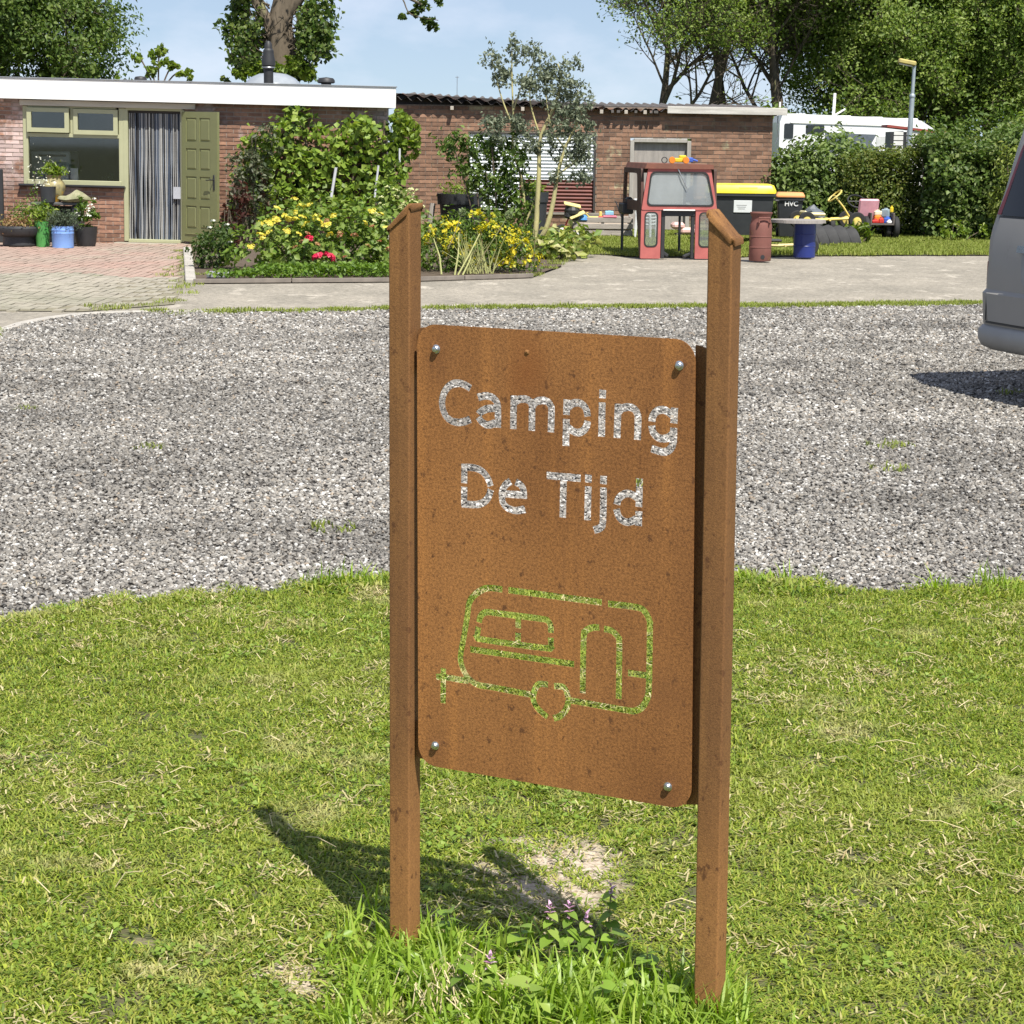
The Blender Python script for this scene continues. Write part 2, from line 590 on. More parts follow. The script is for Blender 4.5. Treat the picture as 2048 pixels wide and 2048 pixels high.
def lawn_edge(x):
    x = np.asarray(x, float)
    b = np.interp(x, [-9, -3, -1.72, -1.60, -1.35, -.9, -.45, .3, .82, 1.15, 1.5, 1.75, 2.2, 5, 9], [6.0, 6.3, 6.58, 6.86, 7.02, 7.2, 7.38, 7.40, 7.50, 7.36, 7.28, 7.42, 7.5, 7.6, 7.9])
    return b + .035 * np.sin(x * 17 + 1) + .03 * np.sin(x * 31)

# gravel lot with its boundary towards the yard
GRAV_FAR = [(-14, 14.0), (-5.5, 15.6), (-4.42, 16.6), (-4.26, 17.6), (-4.0, 18.6), (-3.5, 19.05), (-2.3, 19.25), (-.9, 19.9), (1.9, 20.5), (5.0, 21.5), (8, 22.4), (20, 26)]
def grav_far(x):
    return np.interp(x, [p[0] for p in GRAV_FAR], [p[1] for p in GRAV_FAR])
xs = np.linspace(-9, 9, 90)
poly = [(float(x), float(lawn_edge(x)) - .25) for x in xs] + [(20, 8)] + [p for p in GRAV_FAR[::-1]] + [(-14, 6)]
o = MB().flat(poly, -.008).build('gravel_lot', M_gravelbed)
tag(o, 'grey gravel parking lot between the lawn and the yard', kind='structure')

o = MB().flat([(-26, 13), (26, 13), (26, 46), (-26, 46)], -.02).build('yard', M_yard)
tag(o, 'worn pale concrete yard in front of the brick buildings', kind='structure')

poly = [(-9, -2)] + [(9, -2)] + [(float(x), float(lawn_edge(x))) for x in xs[::-1]]
mb = MB().flat(poly, 0.0)
o = mb.build('lawn', M_lawnsoil)
tag(o, 'mown lawn around the rusty sign', kind='structure')

BACK_EDGE = [(9.5, 31.9), (7.2, 31.5), (5.84, 31.2), (4.9, 30.85), (4.0, 30.5), (2.8, 29.95), (1.75, 29.75), (1.35, 30.3), (1.02, 30.5), (.9, 30.0)]
o = MB().flat([(.9, 30.0), (.4, 32), (-1.9, 33), (-1.9, 46), (30, 46), (30, 34)] + BACK_EDGE, -.004).build('back_lawn', M_lawnsoil)
tag(o, 'strip of mown grass along the shed and the hedge', kind='structure')

BED = [(-3.62, 23.15), (-1.45, 23.82), (.22, 24.95), (.62, 27.2), (.62, 28.4), (1.0, 30.3), (.9, 33), (-1.9, 33.2), (-4.9, 32.2), (-4.75, 30.1)]
o = MB().flat(BED, .008).build('flower_bed', M_bedsoil)
tag(o, 'dark soil of the planted bed before the brick house', kind='structure')

# bare sandy patches in the lawn
def wob_poly(cx, cy, rx, ry, n=26, amp=.25, seed=0):
    g = np.random.default_rng(seed)
    ph = g.random(4) * 6.28
    out = []
    for k in range(n):
        w = 2 * math.pi * k / n
        q = 1 + amp * (math.sin(2 * w + ph[0]) * .5 + math.sin(3 * w + ph[1]) * .5 + math.sin(5 * w + ph[2]) * .3 + .3 * g.normal())
        out.append((cx + rx * q * math.cos(w), cy + ry * q * math.sin(w)))
    return out
BARE = [(.10, 4.36, .17, .28), (-.44, 3.74, .10, .10), (-.32, 3.40, .13, .08), (.02, 3.70, .07, .06)]
def add_sand(mat):
    n = mat.node_tree.nodes; l = mat.node_tree.links
    p = [x for x in n if x.type == 'BSDF_PRINCIPLED'][0]
    col = p.inputs['Base Color'].links[0].from_socket
    ge = n.new('ShaderNodeNewGeometry'); val = None
    for cx, cy, rx, ry in BARE:
        v = n.new('ShaderNodeVectorMath'); v.operation = 'MULTIPLY_ADD'
        v.inputs[1].default_value = (1 / rx, 1 / ry, 0); v.inputs[2].default_value = (-cx / rx, -cy / ry, 0)
        l.new(ge.outputs['Position'], v.inputs[0])
        d = n.new('ShaderNodeVectorMath'); d.operation = 'LENGTH'; l.new(v.outputs[0], d.inputs[0])
        if val is None: val = d.outputs['Value']
        else:
            mn = n.new('ShaderNodeMath'); mn.operation = 'MINIMUM'; l.new(val, mn.inputs[0]); l.new(d.outputs['Value'], mn.inputs[1]); val = mn.outputs[0]
    no = n.new('ShaderNodeTexNoise'); no.inputs['Scale'].default_value = 13; no.inputs['Detail'].default_value = 6; no.inputs['Roughness'].default_value = .7
    l.new(ge.outputs['Position'], no.inputs['Vector'])
    ma = n.new('ShaderNodeMath'); ma.operation = 'MULTIPLY_ADD'; ma.inputs[1].default_value = 1.5; l.new(no.outputs['Fac'], ma.inputs[0]); l.new(val, ma.inputs[2])
    mr = n.new('ShaderNodeMapRange'); mr.inputs['From Min'].default_value = 1.95; mr.inputs['From Max'].default_value = 1.4
    l.new(ma.outputs[0], mr.inputs['Value'])
    n2 = n.new('ShaderNodeTexNoise'); n2.inputs['Scale'].default_value = 55; n2.inputs['Detail'].default_value = 5; l.new(ge.outputs['Position'], n2.inputs['Vector'])
    rp = n.new('ShaderNodeValToRGB'); rp.color_ramp.elements[0].position = .36; rp.color_ramp.elements[0].color = rgb((.26, .20, .14)); rp.color_ramp.elements[1].position = .56; rp.color_ramp.elements[1].color = rgb((.52, .44, .34))
    l.new(n2.outputs['Fac'], rp.inputs['Fac'])
    m = n.new('ShaderNodeMix'); m.data_type = 'RGBA'; l.new(mr.outputs[0], m.inputs[0]); l.new(col, m.inputs[6]); l.new(rp.outputs['Color'], m.inputs[7])
    l.new(m.outputs[2], p.inputs['Base Color'])
add_sand(M_lawnsoil)
crumb = []
for i in range(3):
    bm = bmesh.new(); bmesh.ops.create_icosphere(bm, subdivisions=1, radius=.5)
    for v in bm.verts: v.co = v.co * (1 + .25 * rng.normal())
    me_ = bpy.data.meshes.new('crumb'); bm.to_mesh(me_); bm.free(); crumb.append((me_, M_sand))
cc = np.concatenate([np.stack([cx + rx * .75 * rng.normal(size=k), cy + ry * .75 * rng.normal(size=k), np.zeros(k)], 1) for (cx, cy, rx, ry), k in zip(BARE, (420, 130, 160, 90))])
n = len(cc); S = .003 + .009 * rng.random(n) ** 2.5
o = scatter('soil_crumbs', cc, rng.random((n, 3)) * 6, np.stack([S, S, S * .7], 1), rng.integers(0, 3, n), crumb)
tag(o, 'dry sandy soil crumbs on the bare patches', 'soil', kind='stuff')

def bare_mask(X, Y):
    m = np.zeros(len(X))
    wob = .22 * np.sin(X * 37 + Y * 11) + .22 * np.sin(Y * 43 - X * 19) + .18 * np.sin(X * 83 + 2) * np.sin(Y * 71)
    for cx, cy, rx, ry in BARE:
        q = ((X - cx) / rx) ** 2 + ((Y - cy) / ry) ** 2
        m = np.maximum(m, np.clip((1.05 - q + wob * 1.6) * 1.3, 0, 1))
    return m

# lawn grass
G_GREEN = [tuple(v * k for v, k in zip(c_, (1.24, 1.20, 1.1))) for c_ in [(.10, .18, .022), (.20, .27, .035), (.15, .23, .028), (.30, .32, .06), (.08, .14, .02), (.24, .30, .04), (.36, .33, .13), (.17, .25, .03), (.05, .09, .015), (.34, .40, .06), (.07, .12, .018)]]
M_grass = leaf_mat('lawn_blades', G_GREEN, trans=.3, rough=.5, patch=((.58, .50, .28), 2.6, .57, .84), spec=.25, patch2=((.31, .35, .07), 1.15, .50, .80))
gr = np.random.default_rng(11)
clumps = [(blade_clump(gr, 54, .05, .009, .026, .0026, .0050, 1.9), M_grass) for _ in range(10)]
def lawn_points(g, x0, x1, y0, y1, dens, cond):
    n = int((x1 - x0) * (y1 - y0) * dens)
    X = x0 + (x1 - x0) * g.random(n); Y = y0 + (y1 - y0) * g.random(n)
    k = cond(X, Y)
    return X[k], Y[k]
def in_lawn(X, Y):
    return (Y < lawn_edge(X) + .03 * gr.normal(size=len(X))) & (gr.random(len(X)) > bare_mask(X, Y) * .93)
A = lawn_points(gr, -2.8, 2.8, 2.7, 7.7, 760, lambda X, Y: in_lawn(X, Y) & (np.abs(X) < .27 * Y + .55))
B = lawn_points(gr, -6, 6, -.5, 8, 130, lambda X, Y: in_lawn(X, Y) & (np.abs(X) >= .27 * Y + .55))
X = np.concatenate([A[0], B[0]]); Y = np.concatenate([A[1], B[1]])
n = len(X)
big = np.where((lawn_edge(X) - Y) < .16, 1.35, 1.0)
big = np.where((lawn_edge(X) - Y < .12) & ((np.abs(X + .55) < .22) | (np.abs(X - .95) < .2) | (np.abs(X - 1.7) < .2)), 2.2, big)
S = (.75 + .5 * gr.random(n)) * big
tone = .82 + .3 * np.sin(X * 2.1 + 1.0) * np.sin(Y * 2.7) 
S = S * np.clip(tone + .2, .7, 1.25)
o = scatter('lawn_grass', np.stack([X, Y, np.full(n, .001)], 1), np.stack([gr.normal(size=n) * .08, gr.normal(size=n) * .08, gr.random(n) * 6.28], 1),
            np.stack([np.where(S > 1.3, S * .8, 1.0 + 0 * S), np.where(S > 1.3, S * .8, 1.0 + 0 * S), S], 1), gr.integers(0, 10, n), clumps)
tag(o, 'short mown green grass with yellow and dry patches', 'grass', kind='stuff')

# dry cut stems lying on the lawn
st = MB()
for i in range(170):
    x = gr.uniform(-2, 2); y = gr.uniform(3.1, 7.2)
    if abs(x) > .28 * y + .3: continue
    a = gr.random() * 6.28; L = gr.uniform(.03, .11)
    st.tube([(x, y, .022), (x + math.cos(a) * L * .5, y + math.sin(a) * L * .5, .034), (x + math.cos(a + .2) * L, y + math.sin(a + .2) * L, .020)], .0011, 3, cap=False)
M_straw = pm('straw', (.62, .53, .32), (.48, .40, .22), rough=.8)
o = st.build('dry_stems', M_straw)
tag(o, 'dry straw stems lying loose on the mown lawn', 'straw', kind='stuff')

# clover and other small broad leaves in the lawn
def leaf_tuft(g):
    n = 9; P = np.stack([g.normal(size=n) * .022, g.normal(size=n) * .022, .008 + .014 * g.random(n)], 1)
    V, F = leaf_geo(g, P, .017, ar=.85, up=2.2)
    return np_mesh('clover', V, F)
M_clov = leaf_mat('clover_leaf', [(.18, .28, .04), (.26, .36, .06), (.13, .22, .03), (.31, .40, .10)], trans=.3, spec=.3)
lt = [(leaf_tuft(gr), M_clov) for _ in range(5)]
cx_ = gr.uniform(-2, 2, 60); cy_ = gr.uniform(3.2, 7.2, 60)
ii = gr.integers(0, 60, 800)
X = cx_[ii] + .10 * gr.normal(size=800); Y = cy_[ii] + .10 * gr.normal(size=800)
k = in_lawn(X, Y); X, Y = X[k], Y[k]; n = len(X); S = .5 + .45 * gr.random(n)
o = scatter('lawn_clover', np.stack([X, Y, np.full(n, .004)], 1), np.stack([np.zeros(n), np.zeros(n), gr.random(n) * 6.28], 1), np.stack([S, S, S], 1), gr.integers(0, 5, n), lt)
tag(o, 'small clover leaves scattered through the lawn', 'clover', kind='stuff')
# thatch: short dead bits lying between the blades
def thatch_bits(g):
    V = []; F = []
    for i in range(22):
        x, y = g.normal(size=2) * .035; a = g.random() * 6.28; L = .008 + .02 * g.random(); w = .0012 + .0012 * g.random(); z = .003 + .016 * g.random()
        d = np.array([math.cos(a), math.sin(a)]) * L / 2; s = np.array([-math.sin(a), math.cos(a)]) * w
        k = len(V); dz = g.normal() * .004
        V += [(x - d[0] - s[0], y - d[1] - s[1], z - dz), (x - d[0] + s[0], y - d[1] + s[1], z - dz), (x + d[0] + s[0], y + d[1] + s[1], z + dz), (x + d[0] - s[0], y + d[1] - s[1], z + dz)]
        F += [(k, k + 1, k + 2), (k, k + 2, k + 3)]
    return np_mesh('thatch', np.array(V), np.array(F))
M_thatch = leaf_mat('thatch', [(.44, .38, .19), (.54, .48, .27), (.32, .25, .12), (.46, .43, .20)], trans=.15, spec=.2)
tb_ = [(thatch_bits(gr), M_thatch) for _ in range(5)]
X, Y = lawn_points(gr, -2.4, 2.4, 2.9, 7.5, 75, lambda X, Y: (Y < lawn_edge(X)) & (np.abs(X) < .27 * Y + .5) & (gr.random(len(X)) < .35 + .65 * (np.sin(X * 3.1 + 2) * np.sin(Y * 3.7 + X) > .1)))
n = len(X)
o = scatter('thatch', np.stack([X, Y, np.full(n, .003)], 1), np.stack([np.zeros(n), np.zeros(n), gr.random(n) * 6.28], 1), np.ones((n, 3)), gr.integers(0, 5, n), tb_)
tag(o, 'dead thatch and clippings between the grass blades', 'thatch', kind='stuff')

# back lawn, moss strip and other distant grass
M_grass2 = leaf_mat('back_blades', [(.14, .19, .03), (.25, .30, .06), (.19, .24, .04), (.34, .35, .11)], trans=.3, rough=.6, spec=.2)
clump2 = [(blade_clump(gr, 40, .13, .03, .075, .006, .011, 1.0), M_grass2) for _ in range(6)]
BX = [p[0] for p in BACK_EDGE[::-1]]; BY = [p[1] for p in BACK_EDGE[::-1]]
def on_back(X, Y):
    e = np.where(X > .9, np.interp(X, BX, BY), 33.0)
    return Y > e + .06 * gr.normal(size=len(X))
A = lawn_points(gr, -1.9, 11, 29.6, 38.4, 55, on_back)
n1 = len(A[0]); S1 = .7 + .5 * gr.random(n1)
edge_pts = np.interp(A[0], BX, BY)
S1 = np.where((A[1] - edge_pts < .35) & (A[0] > 3), S1 * 1.5, S1)
xg = gr.uniform(-3.4, 7.5, 900); yg = grav_far(xg) + .10 * gr.normal(size=900) + .05
wk = gr.random(900) < np.where(xg < -1.2, .35, np.where(xg < -.3, .5, .95))
xg, yg = xg[wk], yg[wk]
xs_ = np.array([2.02, 2.1, 3.4, -2.9, .6, -.75, 1.9, 2.6, -1.9, 3.3, 1.1]); ys_ = np.array([11.0, 11.05, 8.9, 12.1, 9.6, 8.4, 10.2, 9.4, 10.6, 13.5, 15.5])
xg = np.concatenate([xg, xs_]); yg = np.concatenate([yg, ys_])
xk = np.concatenate([gr.uniform(-4.5, -4.25, 20), gr.uniform(-.1, 1.2, 160)]); yk = np.concatenate([gr.uniform(16.2, 17.0, 20), gr.uniform(24.9, 30.6, 160)])
kk = (xk < -4) | (np.abs(yk - np.interp(xk, [-.1, .25, .62, 1.0], [24.7, 25.0, 28.3, 30.4])) < .35)
xk, yk = xk[kk], yk[kk]
yb_ = gr.uniform(19.2, 29.8, 120); xb_ = np.interp(yb_, [19.2, 20.2, 23.3, 30.1], [-4.05, -3.35, -3.72, -4.82]) + .12 * gr.normal(size=120)
kb_ = gr.random(120) < np.where(yb_ < 23.3, .3, .3); xk = np.concatenate([xk, xb_[kb_]]); yk = np.concatenate([yk, yb_[kb_]])
X = np.concatenate([A[0], xg, xk]); Y = np.concatenate([A[1], yg, yk]); S1 = np.concatenate([S1, .45 + .4 * gr.random(len(xg)), .5 + .5 * gr.random(len(xk))])
n = len(X)
o = scatter('back_grass', np.stack([X, Y, np.zeros(n)], 1), np.stack([np.zeros(n), np.zeros(n), gr.random(n) * 6.28], 1), np.stack([S1 * .9 + .2, S1 * .9 + .2, S1], 1), gr.integers(0, 6, n), clump2)
tag(o, 'grass of the far strip and along the gravel edge', 'grass', kind='stuff')
mpoly = [(float(x), float(grav_far(x)) - .02 - .10 * abs(math.sin(x * 3.1))) for x in np.linspace(-3.3, 8, 70)] + [(float(x), float(grav_far(x)) + .16 + .08 * math.sin(x * 5)) for x in np.linspace(8, -3.3, 70)]
o = MB().flat(mpoly, -.004).build('grass_verge', M_moss)
tag(o, 'thin mossy verge between the gravel and the yard', kind='structure')

# gravel stones
sr = np.random.default_rng(21)
def pebble(g):
    bm = bmesh.new()
    bmesh.ops.create_icosphere(bm, subdivisions=1, radius=.5)
    for v in bm.verts:
        v.co = Vector((v.co.x * 1.15, v.co.y * .85, v.co.z * .62)) * (1 + .22 * g.normal())
    me = bpy.data.meshes.new('pebble'); bm.to_mesh(me); bm.free()
    return me
m, n_, l_, out_ = new_mat('gravel_stone')
oi = n_.new('ShaderNodeObjectInfo')
rp = n_.new('ShaderNodeValToRGB')
stops = [(0, (.07, .067, .062)), (.12, (.125, .118, .107)), (.34, (.19, .178, .158)), (.54, (.245, .229, .203)), (.68, (.22, .197, .164)), (.78, (.295, .28, .252)), (.90, (.40, .385, .355)), (.965, (.57, .56, .53)), (.985, (.29, .235, .175))]
while len(rp.color_ramp.elements) < len(stops): rp.color_ramp.elements.new(.5)
for e, (p_, c_) in zip(rp.color_ramp.elements, stops):
    e.position = p_; e.color = rgb(c_)
l_.new(oi.outputs['Random'], rp.inputs['Fac'])
no_ = n_.new('ShaderNodeTexNoise'); no_.inputs['Scale'].default_value = .7; no_.inputs['Detail'].default_value = 4
ge_ = n_.new('ShaderNodeNewGeometry'); l_.new(ge_.outputs['Position'], no_.inputs['Vector'])
mr_ = n_.new('ShaderNodeMapRange'); mr_.inputs['From Min'].default_value = .3; mr_.inputs['From Max'].default_value = .7
mr_.inputs['To Min'].default_value = .78; mr_.inputs['To Max'].default_value = 1.2
l_.new(no_.outputs['Fac'], mr_.inputs['Value'])
mp2_ = n_.new('ShaderNodeMapping'); mp2_.inputs['Scale'].default_value = (.22, 1.0, 1); mp2_.inputs['Rotation'].default_value = (0, 0, R(8)); l_.new(ge_.outputs['Position'], mp2_.inputs['Vector'])
no2_ = n_.new('ShaderNodeTexNoise'); no2_.inputs['Scale'].default_value = 1.1; no2_.inputs['Detail'].default_value = 5; l_.new(mp2_.outputs[0], no2_.inputs['Vector'])
mr2_ = n_.new('ShaderNodeMapRange'); mr2_.inputs['From Min'].default_value = .36; mr2_.inputs['From Max'].default_value = .62; mr2_.inputs['To Min'].default_value = .84; mr2_.inputs['To Max'].default_value = 1.15
l_.new(no2_.outputs['Fac'], mr2_.inputs['Value'])
mm_ = n_.new('ShaderNodeMath'); mm_.operation = 'MULTIPLY'; l_.new(mr_.outputs[0], mm_.inputs[0]); l_.new(mr2_.outputs[0], mm_.inputs[1])
hs_ = n_.new('ShaderNodeHueSaturation'); l_.new(rp.outputs['Color'], hs_.inputs['Color']); l_.new(mm_.outputs[0], hs_.inputs['Value'])
pp_ = n_.new('ShaderNodeBsdfPrincipled'); pp_.inputs['Roughness'].default_value = .8
l_.new(hs_.outputs[0], pp_.inputs['Base Color']); l_.new(pp_.outputs[0], out_.inputs['Surface'])
M_stone = m
peb = [(pebble(sr), M_stone) for _ in range(8)]
P = []; S = []
for y0, y1, dens, s0, s1 in ((6.2, 9, 5600, .010, .021), (9, 12.5, 3300, .013, .025), (12.5, 17, 1900, .017, .030), (17, 24, 1300, .020, .036)):
    for side in (0, 1):
        w = .285 * y1 + .4 if side == 0 else 7.5
        dd = dens if side == 0 else dens * .16
        n = int(2 * w * (y1 - y0) * dd)
        X = sr.uniform(-w, w, n); Y = sr.uniform(y0, y1, n)
        k = (Y > lawn_edge(X) - .03 + .03 * sr.normal(size=n) - np.where(sr.random(n) < .04, .12 * sr.random(n), 0)) & (Y < grav_far(X) + .05 * sr.normal(size=n))
        if side == 1: k &= np.abs(X) > .285 * y1 + .4
        X, Y = X[k], Y[k]
        P.append(np.stack([X, Y, np.full(len(X), -.004)], 1)); S.append(s0 + (s1 - s0) * sr.random(len(X)) ** 1.5)
P = np.concatenate(P); S = np.concatenate(S); n = len(P)
print('stones', n)
P[:, 2] += S * .30 * sr.random(n)
o = scatter('gravel', P, sr.normal(size=(n, 3)) * np.array([.4, .4, 3]), np.stack([S, S, S], 1), sr.integers(0, 8, n), peb)
tag(o, 'loose grey and white gravel stones of the parking lot', 'gravel', kind='stuff')

# ------------------------------------------------------------------ the rusty sign
def rust_mat(name, c1, c2, c3, seed, stain=None, fs=210, fl=(.52, .49, .46)):
    m, n, l, out = new_mat(name)
    tcn = n.new('ShaderNodeTexCoord')
    def noise(scale, stretch, det=6, ro=.6):
        mpn = n.new('ShaderNodeMapping'); mpn.inputs['Scale'].default_value = stretch; mpn.inputs['Location'].default_value = (seed, seed * .7, 0)
        l.new(tcn.outputs['Object'], mpn.inputs['Vector'])
        no = n.new('ShaderNodeTexNoise'); no.inputs['Scale'].default_value = scale; no.inputs['Detail'].default_value = det; no.inputs['Roughness'].default_value = ro
        l.new(mpn.outputs[0], no.inputs['Vector'])
        return no.outputs['Fac']
    def ramp(fac, lo, hi, a, b):
        rp = n.new('ShaderNodeValToRGB')
        rp.color_ramp.elements[0].position = lo; rp.color_ramp.elements[0].color = rgb(a)
        rp.color_ramp.elements[1].position = hi; rp.color_ramp.elements[1].color = rgb(b)
        l.new(fac, rp.inputs['Fac'])
        return rp.outputs['Color']
    def mix(f, a, b, mode='MIX'):
        x = n.new('ShaderNodeMix'); x.data_type = 'RGBA'; x.blend_type = mode
        if isinstance(f, float): x.inputs[0].default_value = f
        else: l.new(f, x.inputs[0])
        l.new(a, x.inputs[6])
        if isinstance(b, tuple): x.inputs[7].default_value = rgb(b)
        else: l.new(b, x.inputs[7])
        return x.outputs[2]
    base = ramp(noise(2.6, (1, 1, .45)), .36, .64, c1, c2)
    streak = ramp(noise(20, (1, 1, .05), 4), .50, .68, (0, 0, 0), (.5, .5, .5))
    col = mix(streak, base, c3)
    col = mix(1.0, col, ramp(noise(fs, (1, 1, 1), 4, .7), .32, .62, fl, (1.2, 1.18, 1.12)), 'MULTIPLY')
    col = mix(ramp(noise(48, (1, 1, .8), 3, .7), .61, .69, (0, 0, 0), (.85, .85, .85)), col, (.10, .042, .016))
    for (su, sz, sr_, sc_) in (stain or ()):
        vm = n.new('ShaderNodeVectorMath'); vm.operation = 'MULTIPLY_ADD'; vm.inputs[1].default_value = (1, 0, .55); vm.inputs[2].default_value = (-su, 0, -sz * .55)
        l.new(tcn.outputs['Object'], vm.inputs[0])
        ln = n.new('ShaderNodeVectorMath'); ln.operation = 'LENGTH'; l.new(vm.outputs[0], ln.inputs[0])
        ad = n.new('ShaderNodeMath'); ad.operation = 'MULTIPLY_ADD'; ad.inputs[1].default_value = .05; l.new(noise(22, (1, 1, .5)), ad.inputs[0]); l.new(ln.outputs['Value'], ad.inputs[2])
        col = mix(ramp(ad.outputs[0], sr_, sr_ + .05, (.6, .6, .6), (0, 0, 0)), col, sc_)
    p = n.new('ShaderNodeBsdfPrincipled')
    p.inputs['Roughness'].default_value = .78; p.inputs['Specular IOR Level'].default_value = .3
    l.new(col, p.inputs['Base Color'])
    bp = n.new('ShaderNodeBump'); bp.inputs['Strength'].default_value = .35; bp.inputs['Distance'].default_value = .002
    l.new(noise(420, (1, 1, 1), 3), bp.inputs['Height']); l.new(bp.outputs[0], p.inputs['Normal'])
    l.new(p.outputs[0], out.inputs['Surface'])
    return m
M_rust = rust_mat('rusted_plate', (.335, .152, .050), (.215, .092, .030), (.43, .19, .055), 3.0, ((.262, 1.185, .03, (.22, .075, .018)), (.0717, 1.195, .012, (.15, .062, .022)), (.564, 1.195, .012, (.15, .062, .022)), (.075, .43, .010, (.15, .062, .022)), (.564, .425, .012, (.14, .058, .022)), (.55, .62, .02, (.19, .08, .028))))
M_rust2 = rust_mat('rusted_post', (.27, .130, .045), (.17, .082, .031), (.38, .19, .062), 9.0, None, 330, (.72, .70, .68))
M_zinc = pm('zinc_bolt', (.72, .74, .76), (.6, .62, .64), rough=.3, metal=1.0)

